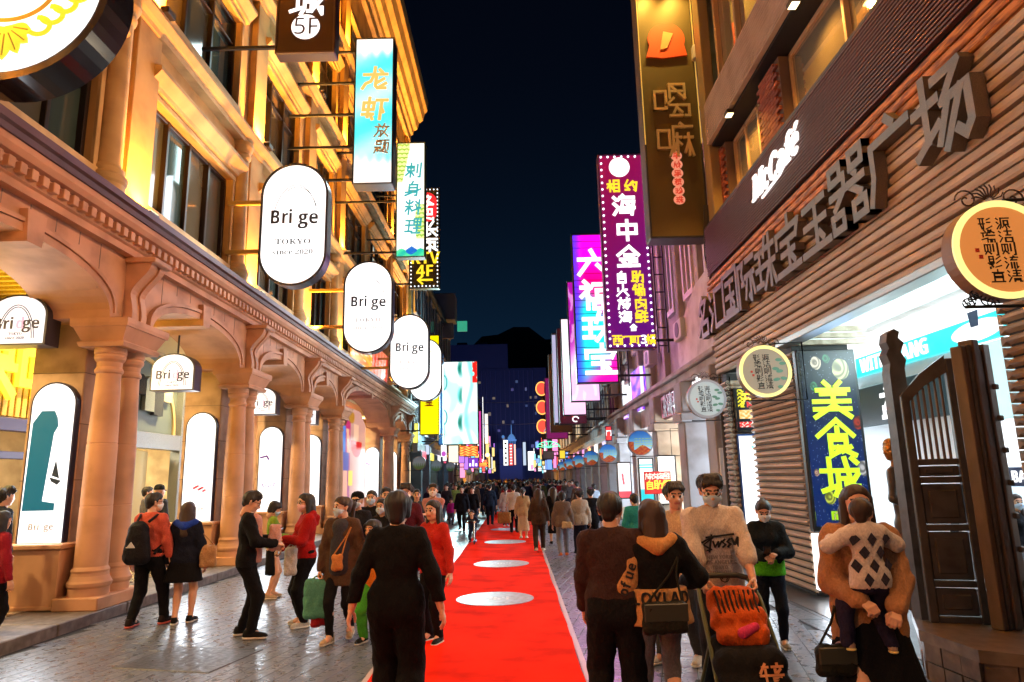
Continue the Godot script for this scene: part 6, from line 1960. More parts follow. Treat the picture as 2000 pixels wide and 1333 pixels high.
	for z in [-6.4, -9.2, -11.8]:
		var l := thing("shop_ceiling_light", "square white light in the drinks shop ceiling, %s" % {"-6.4": "near the pillar", "-9.2": "over the doorway", "-11.8": "far inside"}[str(z)], "ceiling light", Vector3(7.2, 3.94, z), "lights in the drinks shop")
		put("panel", B.new().cbox(6.6, 7.8, 3.92, 3.975, z - 0.5, z + 0.5, 0.01), E("shop_panel", Vector3(0.9, 0.97, 1.0), 4.0), l)
		panel_light("shop_light", Vector3(7.2, 3.88, z), Vector3.DOWN, Vector2(1.2, 1.0), COOL, 5.5)
	panel_light("header_glow", Vector3(5.8, 3.6, -10.0), Vector3(-1, -0.25, 0), Vector2(6.0, 0.6), Vector3(0.7, 0.97, 1.0), 3.0)
	var fl := thing("flower_pot", "small pot of orange flowers on the drinks shop counter", "plant", Vector3(7.0, 1.0, -9.1))
	put("pot", B.new().lathe(PackedVector2Array([Vector2(0.0, 1.0), Vector2(0.1, 1.0), Vector2(0.14, 1.2), Vector2(0.12, 1.2), Vector2(0, 1.18)]), Vector3(7.0, 0, -9.1), 14), M("pot_teal", Vector3(0.05, 0.2, 0.25), 0.4), fl)
	var lb := B.new()
	var ob := B.new()
	for k in 60:
		var d := Vector3(rng.randf_range(-1, 1), rng.randf_range(0, 1.6), rng.randf_range(-1, 1)) * 0.2
		(lb if k % 3 else ob).ball(Vector3(7.0, 1.25, -9.1) + d, Vector3(0.03, 0.018, 0.028), 6, 4)
	put("leaves", lb, M("leaf_green", Vector3(0.06, 0.11, 0.03), 0.6), fl)
	put("blossoms", ob, M("blossom_orange", Vector3(0.6, 0.16, 0.02), 0.6), fl)
	var food := pic(96, 240, func(u: float, v: float) -> Color:
		var c := Color(0.03, 0.05, 0.13).lerp(Color(0.02, 0.13, 0.36), smoothstep(0.0, 0.7, v))
		if fposmod(sin(u * 91.7 + v * 47.3) * 437.5, 1.0) > 0.985:
			c = Color(0.7, 0.75, 0.85)
		for q in [[0.3, 0.06, 0.1, 0.9, 0.85, 0.75], [0.75, 0.1, 0.16, 0.85, 0.85, 0.6], [0.97, 0.42, 0.1, 0.6, 0.15, 0.08], [0.22, 0.2, 0.07, 0.25, 0.55, 0.4], [0.5, 0.035, 0.07, 0.2, 0.5, 0.35], [0.3, 0.84, 0.1, 0.75, 0.8, 0.3], [0.53, 0.85, 0.06, 0.9, 0.9, 0.85], [0.72, 0.81, 0.07, 0.15, 0.6, 0.5], [0.96, 0.68, 0.11, 0.7, 0.7, 0.72], [0.1, 0.7, 0.05, 0.75, 0.6, 0.55]]:
			var d: float = Vector2((u - q[0]), (v - q[1]) * 2.5).length() / q[2]
			if d < 1.0:
				var k := 0.75 + 0.25 * sin(d * 9.0 + u * 40.0 + v * 55.0)
				c = Color(q[3] * k, q[4] * k, q[5] * k)
		if v > 0.915 and v < 0.965 and u > 0.28 and u < 0.9:
			c = Color(0.62, 0.82, 0.1)
		return c)
	var fb := thing("food_board", "tall dark blue lightbox with big green characters and painted food, over a white panel", "lightbox", Vector3(4.6, 0, -10.0))
	put("casing", B.new().cbox(4.15, 5.03, 0.9, 3.5, -10.06, -9.94, 0.015), M("board_black", Vector3(0.012, 0.012, 0.015), 0.35), fb)
	put("face", B.new().box(4.2, 4.98, 0.98, 3.45, -9.95, -9.932), P("food_print", food, 0.9), fb)
	write(fb, "美食城", Vector3(4.6, 2.76, -9.93), 0.5, Vector3(0.0, -0.55, 0), E("char_lime", Vector3(0.5, 0.85, 0.02), 1.15), 0.135, Vector3(0, 0, 0.014))
	write(fb, "下阝门" if false else "门", Vector3(4.52, 1.12, -9.93), 0.11, Vector3(0.13, 0, 0), M("char_black"), 0.12, Vector3(0, 0, 0.006))
	put("white_panel", B.new().cbox(4.15, 4.9, 0.12, 0.88, -10.06, -9.95, 0.01), E("panel_white", Vector3(1, 0.98, 1.0), 1.5), fb)
	for k in 9:
		put("print_mark", B.new().box(4.3 + 0.06 * k, 4.315 + 0.06 * k, 0.2 + 0.02 * (k % 3), 0.27 + 0.25 * ((k * 5) % 3), -9.95, -9.945), M("print_red", Vector3(0.5, 0.03, 0.08), 0.5), fb)
	panel_light("board_light", Vector3(4.55, 0.55, -9.88), Vector3.BACK, Vector2(0.7, 0.7), COOL, 3.0)
	panel_light("board_light", Vector3(4.6, 2.2, -9.88), Vector3.BACK, Vector2(0.75, 2.4), Vector3(0.4, 0.6, 1.0), 0.5)
	var ad := pic(96, 84, func(u: float, v: float) -> Color:
		var c := Color(0.03, 0.03, 0.06)
		if v > 0.5 and v < 0.72 and u > 0.06 and u < 0.95:
			c = Color(0.85, 0.55, 0.15).lerp(Color(0.95, 0.9, 0.75), wave(u, v, 5.0))
		if v > 0.78 and v < 0.92 and u > 0.05 and u < 0.9:
			c = Color(0.85, 0.1, 0.08) if wave(u, v, 7.0) < 0.6 else Color(1, 0.95, 0.9)
		if v < 0.44 and u > 0.24 and u < 0.42 and wave(u, v, 4.0) > 0.25:
			c = Color(0.85, 0.12, 0.1)
		if v < 0.44 and (u < 0.2 and u > 0.05 and wave(u, v, 6.0) > 0.4 or u > 0.46 and v > 0.24 and wave(u, v, 5.0) > 0.35):
			c = Color(0.9, 0.85, 0.1)
		return c)
	var adn := thing("food_advert", "black advert panel of buns with red and yellow print above the white screen", "advert", Vector3(4.85, 2.62, -13.28))
	put("casing", B.new().cbox(4.24, 5.2, 2.5, 3.36, -13.32, -13.24, 0.01), black, adn)
	put("face", B.new().box(4.27, 5.17, 2.53, 3.33, -13.25, -13.232), P("advert_print", ad, 1.0), adn)
	write(adn, "开味果", Vector3(4.5, 3.16, -13.23), 0.2, Vector3(0.24, 0, 0), E("char_yellow"), 0.16, Vector3(0, 0, 0.008))
	var wsn := thing("white_screen", "tall blazing white advert screen with faint perfume bottles by the timber pier", "advert", Vector3(4.75, 0.6, -13.28))
	put("casing", B.new().cbox(4.24, 5.2, 0.5, 2.47, -13.32, -13.24, 0.01), M("case_blue", Vector3(0.02, 0.06, 0.2), 0.3), wsn)
	put("face", B.new().box(4.28, 5.16, 0.54, 2.43, -13.25, -13.232), E("screen_white", Vector3(0.97, 1.0, 1.0), 1.6), wsn)
	for k in 7:
		put("print_mark", B.new().box(4.5 + 0.09 * k, 4.55 + 0.09 * k, 2.2 - 0.17 * ((k * 3) % 5), 2.24 - 0.17 * ((k * 3) % 5), -13.232, -13.228), E("print_mint", Vector3(0.2, 0.65, 0.6), 0.8), wsn)
	put("print_bird", B.new().prism(PackedVector2Array([Vector2(0, 0), Vector2(0.16, 0.05), Vector2(0.36, 0.02), Vector2(0.18, -0.02), Vector2(0.06, -0.06)]), Vector3(4.7, 1.42, -13.232), Vector3.RIGHT, Vector3.UP, Vector3(0, 0, 0.005)), M("print_olive", Vector3(0.12, 0.11, 0.03), 0.5), wsn)
	panel_light("screen_light", Vector3(4.72, 1.5, -13.18), Vector3.BACK, Vector2(0.8, 1.8), COOL, 3.5)
func right_signs() -> void:
	var ww := E("sign_white")
	var hr := [3.0, 4.28, 6.73, 13.1, -14.0]
	var gold := M("gilt_panel", Vector3(0.2, 0.14, 0.045), 0.42, 0.35, "fine", Vector3(2, 2, 2))
	var ho := box_sign("gilded_sign", "very tall dull gold sign with gold characters and an orange plaque on top", hr, 0.5, M("gilt_side", Vector3(0.035, 0.03, 0.028), 0.5), gold, 4.5, "", 3)
	var gc := M("char_gold", Vector3(0.72, 0.55, 0.28), 0.35, 0.4)
	write(ho, "喝嘛", Vector3(3.66, 9.95, -13.985), 0.76, Vector3(0.02, -0.95, 0), gc, 0.075, Vector3(0, 0, 0.06))
	var pq := arc(Vector2(0, 0.05), 0.42, 0.42, -20, 200, 20)
	pq.append_array([Vector2(-0.48, -0.38), Vector2(-0.1, -0.42), Vector2(0.1, -0.4), Vector2(0.45, -0.36)])
	put("orange_plaque", B.new().prism(pq, Vector3(3.64, 11.42, -13.99), Vector3.RIGHT, Vector3.UP, Vector3(0, 0, 0.05)), M("plaque_orange", Vector3(0.8, 0.09, 0.01), 0.5), ho)
	put("cup_shape", B.new().prism(PackedVector2Array([Vector2(-0.16, -0.22), Vector2(0.0, -0.18), Vector2(0.16, 0.18), Vector2(-0.06, 0.24)]), Vector3(3.64, 11.42, -13.94), Vector3.RIGHT, Vector3.UP, Vector3(0, 0, 0.02)), M("plaque_tan", Vector3(0.75, 0.42, 0.14), 0.5), ho)
	for k in 6:
		var c := Vector3(3.68, 8.62 - 0.205 * k, -13.99)
		put("red_disc", B.new().prism(arc(Vector2.ZERO, 0.125, 0.11, 0, 340, 17), c, Vector3.RIGHT, Vector3.UP, Vector3(0, 0, 0.015 + 0.002 * (k % 2))), E("disc_salmon", Vector3(0.85, 0.3, 0.18), 0.7), ho)
	write(ho, "手炒黑糖珍珠", Vector3(3.68, 8.62, -13.972), 0.14, Vector3(0, -0.205, 0), E("char_redlit", Vector3(0.7, 0.05, 0.02), 0.6), 0.14, Vector3(0, 0, 0.008))
	for x in [3.02, 4.26]:
		var s := B.new()
		s.cbox(x - 0.012, x + 0.012, 8.9, 13.0, -13.99, -13.96, 0.004)
		put("gold_edge", s, E("edge_gold", Vector3(0.8, 0.5, 0.1), 0.5), ho)
	for q in [[3.3, 13.25], [3.95, 13.25]]:
		var l := thing("sign_lamp", "small lamp on an arm over the tall gilded sign, %s one" % ("left" if q[0] < 3.5 else "right"), "lamp", Vector3(q[0], 13.1, -13.5), "lamps above the gilded sign")
		put("arm", B.new().tube(PackedVector3Array([Vector3(q[0], 13.1, -14.1), Vector3(q[0], 13.4, -13.9), Vector3(q[0], 13.32, -13.45)]), 0.02, 6), M("lamp_housing"), l)
		put("shade", B.new().lathe(PackedVector2Array([Vector2(0.03, 0.08), Vector2(0.1, -0.04), Vector2(0.09, -0.04), Vector2(0.02, 0.06)]), Vector3(q[0], 13.28, -13.42), 14), M("lamp_housing"), l)
		put("lens", B.new().ball(Vector3(q[0], 13.26, -13.42), Vector3(0.045, 0.045, 0.045), 8, 6), E("sodium_lens"), l)
		spot("sign_beam", Vector3(q[0], 13.18, -13.4), Vector3(0, -1, -0.16), Vector3(1.0, 0.62, 0.14), 1.7, 40.0, 0.05)
	for z in [-11.6, -8.6, -5.8, -1.5, 0.6]:  # unseen lamps, placed to warm the brick, the street and the arcade opposite
		var l := thing("unseen_flood_lamp", "unseen amber flood lamp under the upper slat band, %s" % {"-11.6": "farthest along", "-8.6": "in the middle", "-5.8": "nearest", "-1.5": "by the street behind", "0.6": "last one behind"}[str(z)], "wall lamp", Vector3(4.1, 8.3, z), "unseen amber lamps under the slat band")
		put("housing", B.new().cbox(4.02, 4.16, 8.24, 8.32, z - 0.1, z + 0.1, 0.01), M("lamp_housing"), l)
		put("lens", B.new().box(4.035, 4.145, 8.232, 8.238, z - 0.08, z + 0.08), E("sodium_lens"), l)
		spot("unseen_flood_beam", Vector3(4.06, 8.2, z), Vector3(0.1, -1, 0), Vector3(1.0, 0.45, 0.08), 1.0, 70.0, 0.05)
		spot("unseen_flood_beam", Vector3(3.98, 8.26, z), Vector3(-1, -0.72, 0), Vector3(1.0, 0.55, 0.3), 3.6, 58.0, 0.06)
	var pr := [2.5, 3.84, 5.05, 10.68, -18.0]
	var pic1 := pic(48, 160, func(u: float, v: float) -> Color:
		return Color(0.62, 0.06, 0.3).lerp(Color(0.4, 0.05, 0.5), clampf(v * 1.1 + (u - 0.5) * 0.3, 0, 1)))
	var po := box_sign("purple_sign", "tall purple lit sign edged with white bulbs, white and yellow characters", pr, 0.3, M("sign_plum", Vector3(0.1, 0.01, 0.08), 0.4), P("plum_wash", pic1, 0.75), 4.62, "", 2, true)
	border_bulbs(po, pr, 0.2, E("bulb_white"), 0.03)
	put("disc", B.new().prism(arc(Vector2.ZERO, 0.29, 0.29, 0, 350, 35), Vector3(3.1, 10.28, -17.99), Vector3.RIGHT, Vector3.UP, Vector3(0, 0, 0.02)), ww, po)
	var yl := E("char_yellow")
	write(po, "相约", Vector3(2.9, 9.72, -17.99), 0.32, Vector3(0.5, 0, 0), yl, 0.16, Vector3(0, 0, 0.02))
	write(po, "海中金", Vector3(3.17, 9.15, -17.99), 0.55, Vector3(0.02, -0.75, 0), ww, 0.16, Vector3(0, 0, 0.025))
	write(po, "自火烤海", Vector3(2.98, 7.05, -17.99), 0.3, Vector3(0.02, -0.37, 0), ww, 0.16, Vector3(0, 0, 0.02))
	write(po, "助锅肉鲜", Vector3(3.42, 7.05, -17.99), 0.3, Vector3(0.02, -0.37, 0), yl, 0.16, Vector3(0, 0, 0.02))
	put("house_mark", B.new().prism(PackedVector2Array([Vector2(-0.07, -0.08), Vector2(0.07, -0.08), Vector2(0.07, 0.02), Vector2(0.11, 0.02), Vector2(0, 0.12), Vector2(-0.11, 0.02), Vector2(-0.07, 0.02)]), Vector3(3.24, 5.62, -17.99), Vector3.RIGHT, Vector3.UP, Vector3(0, 0, 0.02)), ww, po)
	write(po, "西门町", Vector3(2.78, 5.3, -17.99), 0.23, Vector3(0.25, 0, 0), yl, 0.16, Vector3(0, 0, 0.02))
	latin(po, "3", Vector3(3.5, 5.3, -17.99), 0.25, ww, "Droid Sans", true, 0.02)
	write(po, "楼", Vector3(3.68, 5.3, -17.99), 0.23, Vector3.ZERO, yl, 0.16, Vector3(0, 0, 0.02))
	panel_light("purple_light", Vector3(3.17, 7.8, -17.9), Vector3.BACK, Vector2(1.2, 5.4), Vector3(0.9, 0.15, 0.6), 0.35)
	var lr := [2.03, 3.4, 4.68, 9.8, -22.0]
	var led := pic(72, 240, func(u: float, v: float) -> Color:
		var c := Color(1.0, 0.02, 0.85).lerp(Color(0.95, 0.0, 0.45), smoothstep(0.1, 0.35, v))
		c = c.lerp(Color(0.1, 0.85, 0.85), smoothstep(0.42, 0.62, v + 0.1 * sin(u * 5.0)))
		c = c.lerp(Color(0.9, 0.05, 0.6), smoothstep(0.78, 1.0, v + 0.25 * (u - 0.6)))
		c = c.lerp(Color(0.25, 0.2, 1.0), (1.0 - smoothstep(0.0, 0.28, u)) * 0.85)
		if fposmod(v * 22.0, 1.0) < 0.07:
			c = c * 0.35
		return c)
	var lo := box_sign("led_sign", "tall rainbow LED sign of pink, blue and cyan with white characters", lr, 0.3, M("sign_black"), P("led_wash", led, 1.5), 4.62, "", 3, true)
	write(lo, "六福珠宝", Vector3(2.72, 8.72, -21.99), 0.92, Vector3(0.04, -1.08, 0), E("sign_white"), 0.15, Vector3(0, 0, 0.015))
	panel_light("led_light", Vector3(2.7, 7.2, -21.9), Vector3.BACK, Vector2(1.2, 5.0), Vector3(1.0, 0.2, 0.9), 0.9)
	var pk := pic(48, 200, func(u: float, v: float) -> Color:
		var c := Color(0.62, 0.05, 0.6).lerp(Color(0.98, 0.75, 0.98), smoothstep(0.25, 0.75, v + 0.12 * sin(u * 6.0 + v * 9.0)))
		return c.lerp(Color(1, 0.95, 1), 0.5 if wave(u, v, 2.0) > 0.68 else 0.0))
	box_sign("pink_sign", "tall pink and violet picture sign just behind the rainbow one", [2.14, 3.28, 4.51, 9.29, -26.0], 0.25, M("sign_black"), P("pink_wash", pk, 1.1), 4.62, "", 3, true)
	var pk2 := pic(32, 128, func(u: float, v: float) -> Color:
		return Color(0.98, 0.93, 0.98).lerp(Color(0.97, 0.72, 0.9), smoothstep(0.3, 1.0, v) * 0.8 + 0.2 * sin(v * 40.0) * 0.3))
	box_sign("pale_sign", "tall pale pink lit sign hung beyond the pink picture sign", [2.08, 3.09, 4.3, 8.6, -29.5], 0.25, M("sign_black"), P("pale_wash", pk2, 1.15), 4.62, "", 3, true)
	panel_light("pink_light", Vector3(2.6, 6.6, -25.9), Vector3.BACK, Vector2(1.1, 4.5), Vector3(1.0, 0.5, 0.95), 0.8)
	var mr := box_sign("maroon_sign", "maroon box sign with a white swirl below the pale pink one", [2.14, 3.44, 4.21, 8.9, -33.0], 0.3, M("maroon", Vector3(0.16, 0.01, 0.05), 0.5), M("maroon_face", Vector3(0.2, 0.012, 0.06), 0.5), 4.62, "", 2)
	put("swirl", B.new().stroke(arc(Vector2.ZERO, 0.14, 0.12, 20, 290, 14), Vector3(2.9, 4.42, -32.99), Vector3.RIGHT, Vector3.UP, 0.05, Vector3(0, 0, 0.012)), ww, mr)
	var nv := box_sign("slate_sign", "dark navy box sign with a pale lit edge, behind the maroon one", [2.04, 3.4, 4.38, 9.32, -36.0], 0.3, M("slate", Vector3(0.02, 0.025, 0.05), 0.5), M("slate_face", Vector3(0.05, 0.05, 0.09), 0.5), 4.62, "", 2)
	put("edge_light", B.new().cbox(2.06, 2.25, 4.5, 9.2, -35.99, -35.96, 0.01), E("edge_lilac", Vector3(0.5, 0.5, 0.75), 0.8), nv)
	box_sign("brown_sign", "dull brown box sign hung beyond the navy one", [2.03, 3.29, 4.24, 8.86, -40.0], 0.3, M("brown_sign", Vector3(0.12, 0.07, 0.04), 0.5), M("brown_face", Vector3(0.17, 0.1, 0.05), 0.5), 4.62, "", 2)
	var m2 := box_sign("wine_sign", "narrow wine-red sign with a column of white marks", [1.95, 3.36, 4.07, 8.03, -44.0], 0.3, M("maroon"), E("wine_face", Vector3(0.22, 0.01, 0.12), 0.7), 4.62, "", 2)
	for k in 9:
		put("mark", B.new().cbox(2.3, 2.5, 7.6 - 0.34 * k, 7.78 - 0.34 * k, -43.99, -43.975, 0.006), ww, m2)
	var nn := thing("neon_sign", "red and orange neon half circles stacked over a green neon fan", "sign", Vector3(1.9, 4.0, -47.0))
	put("board", B.new().cbox(1.75, 2.3, 4.2, 8.15, -47.15, -47.02, 0.02), M("sign_black"), nn)
	for k in 3:
		var c := Vector3(1.85, 7.7 - 1.3 * k, -47.0)
		put("red_bowl", B.new().prism(arc(Vector2.ZERO, 0.36, 0.42, 60, 300, 20), c, Vector3.RIGHT, Vector3.UP, Vector3(0, 0, 0.04)), E("neon_red", Vector3(0.9, 0.08, 0.05), 1.1), nn)
		put("orange_arc", B.new().stroke(arc(Vector2.ZERO, 0.38, 0.46, 60, 300, 24), c, Vector3.RIGHT, Vector3.UP, 0.07, Vector3(0, 0, 0.06)), E("neon_orange", Vector3(1.0, 0.45, 0.1), 1.6), nn)
	for k in 6:
		put("teal_coil", B.new().stroke(arc(Vector2(0.5 + 0.13 * k, 0.25 * sin(k * 2.0)), 0.16, 0.13, k * 60.0, k * 60.0 + 280.0, 10), Vector3(1.6, 4.75, -46.98), Vector3.RIGHT, Vector3.UP, 0.05, Vector3(0, 0, 0.03 + 0.004 * k)), E("neon_teal", Vector3(0.15, 0.4, 0.5), 0.9), nn)
	for k in 7:
		var a := deg_to_rad(15 + 25 * k)
		put("green_rib", B.new().stroke(PackedVector2Array([Vector2.ZERO, Vector2(cos(a) * 0.75, sin(a) * 0.4)]), Vector3(2.2, 3.65, -47.0), Vector3.RIGHT, Vector3.UP, 0.05, Vector3(0, 0, 0.03 + 0.003 * k)), E("neon_green", Vector3(0.15, 0.9, 0.5), 1.4), nn)
	put("green_arc", B.new().stroke(arc(Vector2.ZERO, 0.78, 0.42, 5, 175, 20), Vector3(2.2, 3.65, -47.0), Vector3.RIGHT, Vector3.UP, 0.06, Vector3(0, 0, 0.06)), E("neon_green"), nn)
	put("arm", B.new().cbox(2.3, 4.7, 5.8, 5.9, -47.12, -47.04, 0.01), M("sign_black"), nn)
	var b1 := box_sign("cyan_lightbox", "white lightbox with cyan blocks on a grey pillar, left of a pair", [3.5, 3.95, 0.95, 2.22, -20.0], 0.12, M("sign_black"), P("cyan_box", pic(24, 64, func(u: float, v: float) -> Color: return Color(0.1, 0.7, 0.75) if (v > 0.1 and v < 0.22 and fposmod(v * 16.0, 1.0) < 0.6) or v > 0.72 else Color(0.9, 1, 1)), 1.3), 4.62, "", 0)
	var b2 := box_sign("white_lightbox", "white lightbox on a grey pillar, right of a pair", [4.04, 4.6, 0.88, 2.28, -20.0], 0.12, M("sign_black"), E("box_ice", Vector3(0.88, 0.98, 1.0), 1.35), 4.62, "", 0)
	for q in [[3.6, 0.95, 3.85], [4.15, 0.88, 4.5]]:
		for x in [q[0], q[2]]:
			put("leg", B.new().cbox(x - 0.02, x + 0.02, 0.0, q[1], -20.08, -20.03, 0.004), M("sign_black"), b1 if q[0] < 4.0 else b2)
	panel_light("box_light", Vector3(4.1, 1.6, -19.9), Vector3.BACK, Vector2(1.0, 1.3), COOL, 2.0)
	var zz := thing("buffet_board", "red board with white and yellow characters on a stick held up before the lightboxes", "sign", Vector3(3.95, 0, -19.5))
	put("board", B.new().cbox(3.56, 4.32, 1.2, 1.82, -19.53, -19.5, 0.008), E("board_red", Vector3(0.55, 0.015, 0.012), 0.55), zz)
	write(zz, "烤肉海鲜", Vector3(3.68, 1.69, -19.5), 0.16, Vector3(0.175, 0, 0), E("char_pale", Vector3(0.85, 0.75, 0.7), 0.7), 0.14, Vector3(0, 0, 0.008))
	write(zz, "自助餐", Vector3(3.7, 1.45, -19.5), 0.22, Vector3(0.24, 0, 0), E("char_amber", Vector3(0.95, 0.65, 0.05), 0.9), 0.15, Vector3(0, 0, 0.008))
	put("stick", B.new().tube(PackedVector3Array([Vector3(3.95, 0.0, -19.54), Vector3(3.95, 1.3, -19.54)]), 0.015, 6), M("white_metal", Vector3(0.75, 0.75, 0.72), 0.4), zz)
func block(called: String, label: String, x0: float, x1: float, z0: float, z1: float, h: float, m: Material, face: float, floors: int, bays: int, lit := 0.15) -> Node3D:
	var o := thing(called, label, "building", Vector3((x0 + x1) / 2.0, 0, (z0 + z1) / 2.0))
	put("wall", B.new().box(x0, x1, 3.4, h, z0, z1), m, o)
	var s := 1.0 if face > 0 else -1.0
	put("parapet", B.new().cbox(x0 - 0.2 * s if s < 0 else x0 - 0.25, x1 + 0.25, h, h + 0.35, z0 + 0.1, z1 - 0.1, 0.04), m, o)
	put("fascia", B.new().cbox(face - 0.25 * s - 0.15, face - 0.25 * s + 0.15, 3.2, 3.75, z0, z1, 0.03), M("fascia_grey", Vector3(0.3, 0.3, 0.31), 0.6), o)
	var dark := M("far_glass", Vector3(0.02, 0.03, 0.045), 0.12)
	var fr := M("far_frame", Vector3(0.45, 0.44, 0.45), 0.6)
	var step := (z0 - z1) / bays
	var fh := (h - 4.0) / floors
	for f in floors:
		for b in bays:
			var za := z0 - step * (b + 0.2)
			var zb := z0 - step * (b + 0.8)
			var ya := 4.0 + fh * f + 0.5
			var yb := 4.0 + fh * (f + 1) - 0.35
			var wb := B.new()
			var xx := face - 0.02 * s
			for e in [[ya - 0.1, ya, za + 0.1, zb - 0.1, 0.16], [yb, yb + 0.1, za + 0.1, zb - 0.1, 0.1], [ya, yb, za + 0.09, za, 0.08], [ya, yb, zb, zb - 0.09, 0.08], [ya, yb, (za + zb) / 2 + 0.04, (za + zb) / 2 - 0.04, 0.05]]:
				wb.box(minf(xx, xx - e[4] * s), maxf(xx, xx - e[4] * s), e[0], e[1], e[2], e[3])
			var w := put("window", wb, fr, o, Vector3(face, ya, za))
			var pb := B.new()
			pb.quad(Vector3(face - 0.035 * s, ya, za), Vector3(face - 0.035 * s, ya, zb), Vector3(face - 0.035 * s, yb, zb), Vector3(face - 0.035 * s, yb, za), Vector3(-s, 0, 0))
			put("pane", pb, E("far_lit_window", Vector3(0.9, 0.75, 0.5), 0.6) if rng.randf() < lit else dark, w)
	var n := bays
	for b in n + 1:
		var zc := clampf(z0 - step * b, z1 + 0.3, z0 - 0.3)
		put("pillar", B.new().cbox(face - 0.3 * s - 0.3, face - 0.3 * s + 0.3, 0.02, 3.3, zc - 0.28, zc + 0.28, 0.03), m, o)
	for b in n:
		var za := z0 - step * (b + 0.12)
		var zb := z0 - step * (b + 0.88)
		var c: Array = [["shop_lit_white", Vector3(0.95, 0.97, 1.0), 1.3], ["shop_lit_warm", Vector3(1.0, 0.8, 0.5), 1.1], ["shop_lit_red", Vector3(1.0, 0.16, 0.07), 1.1], ["shop_lit_blue", Vector3(0.6, 0.8, 1.0), 1.3], ["shop_lit_pink", Vector3(1.0, 0.45, 0.6), 1.1]][rng.randi() % 5]
		put("shop_recess", B.new().box(face + 1.2 * s - 0.05, face + 1.2 * s + 0.05, 0.02, 3.3, za, zb), M("shop_dim", Vector3(0.4, 0.38, 0.36), 0.6), o)
		var k := 2 + rng.randi() % 2
		for j in k:
			var a := lerpf(za, zb, (j + 0.15) / k)
			var e := lerpf(za, zb, (j + 0.75) / k)
			put("shop_window", B.new().cbox(face + 0.95 * s - 0.05, face + 0.95 * s + 0.05, 0.5 + 0.3 * rng.randf(), 2.7 + 0.4 * rng.randf(), a, e, 0.02), E(c[0], c[1], c[2]) if rng.randf() < 0.75 else dark, o)
		var sc: Array = [["sgn_a", Vector3(0.9, 0.9, 1.0), 1.0], ["sgn_b", Vector3(0.8, 0.05, 0.1), 0.9], ["sgn_c", Vector3(0.1, 0.25, 0.9), 0.9], ["sgn_d", Vector3(0.9, 0.3, 0.7), 1.0], ["sgn_e", Vector3(0.95, 0.75, 0.1), 0.9]][rng.randi() % 5]
		put("shop_sign", B.new().cbox(face - 0.42 * s - 0.06, face - 0.42 * s + 0.06, 2.9, 3.35, lerpf(za, zb, 0.1), lerpf(za, zb, 0.9), 0.02), E(sc[0], sc[1], sc[2]), o)
	put("room_wall", B.new().box(minf(face + 1.3 * s, x1 if s > 0 else x0), maxf(face + 1.3 * s, x1 if s > 0 else x0), 0.02, 3.39, z0 - 0.02, z1 + 0.02), m, o)
	return o
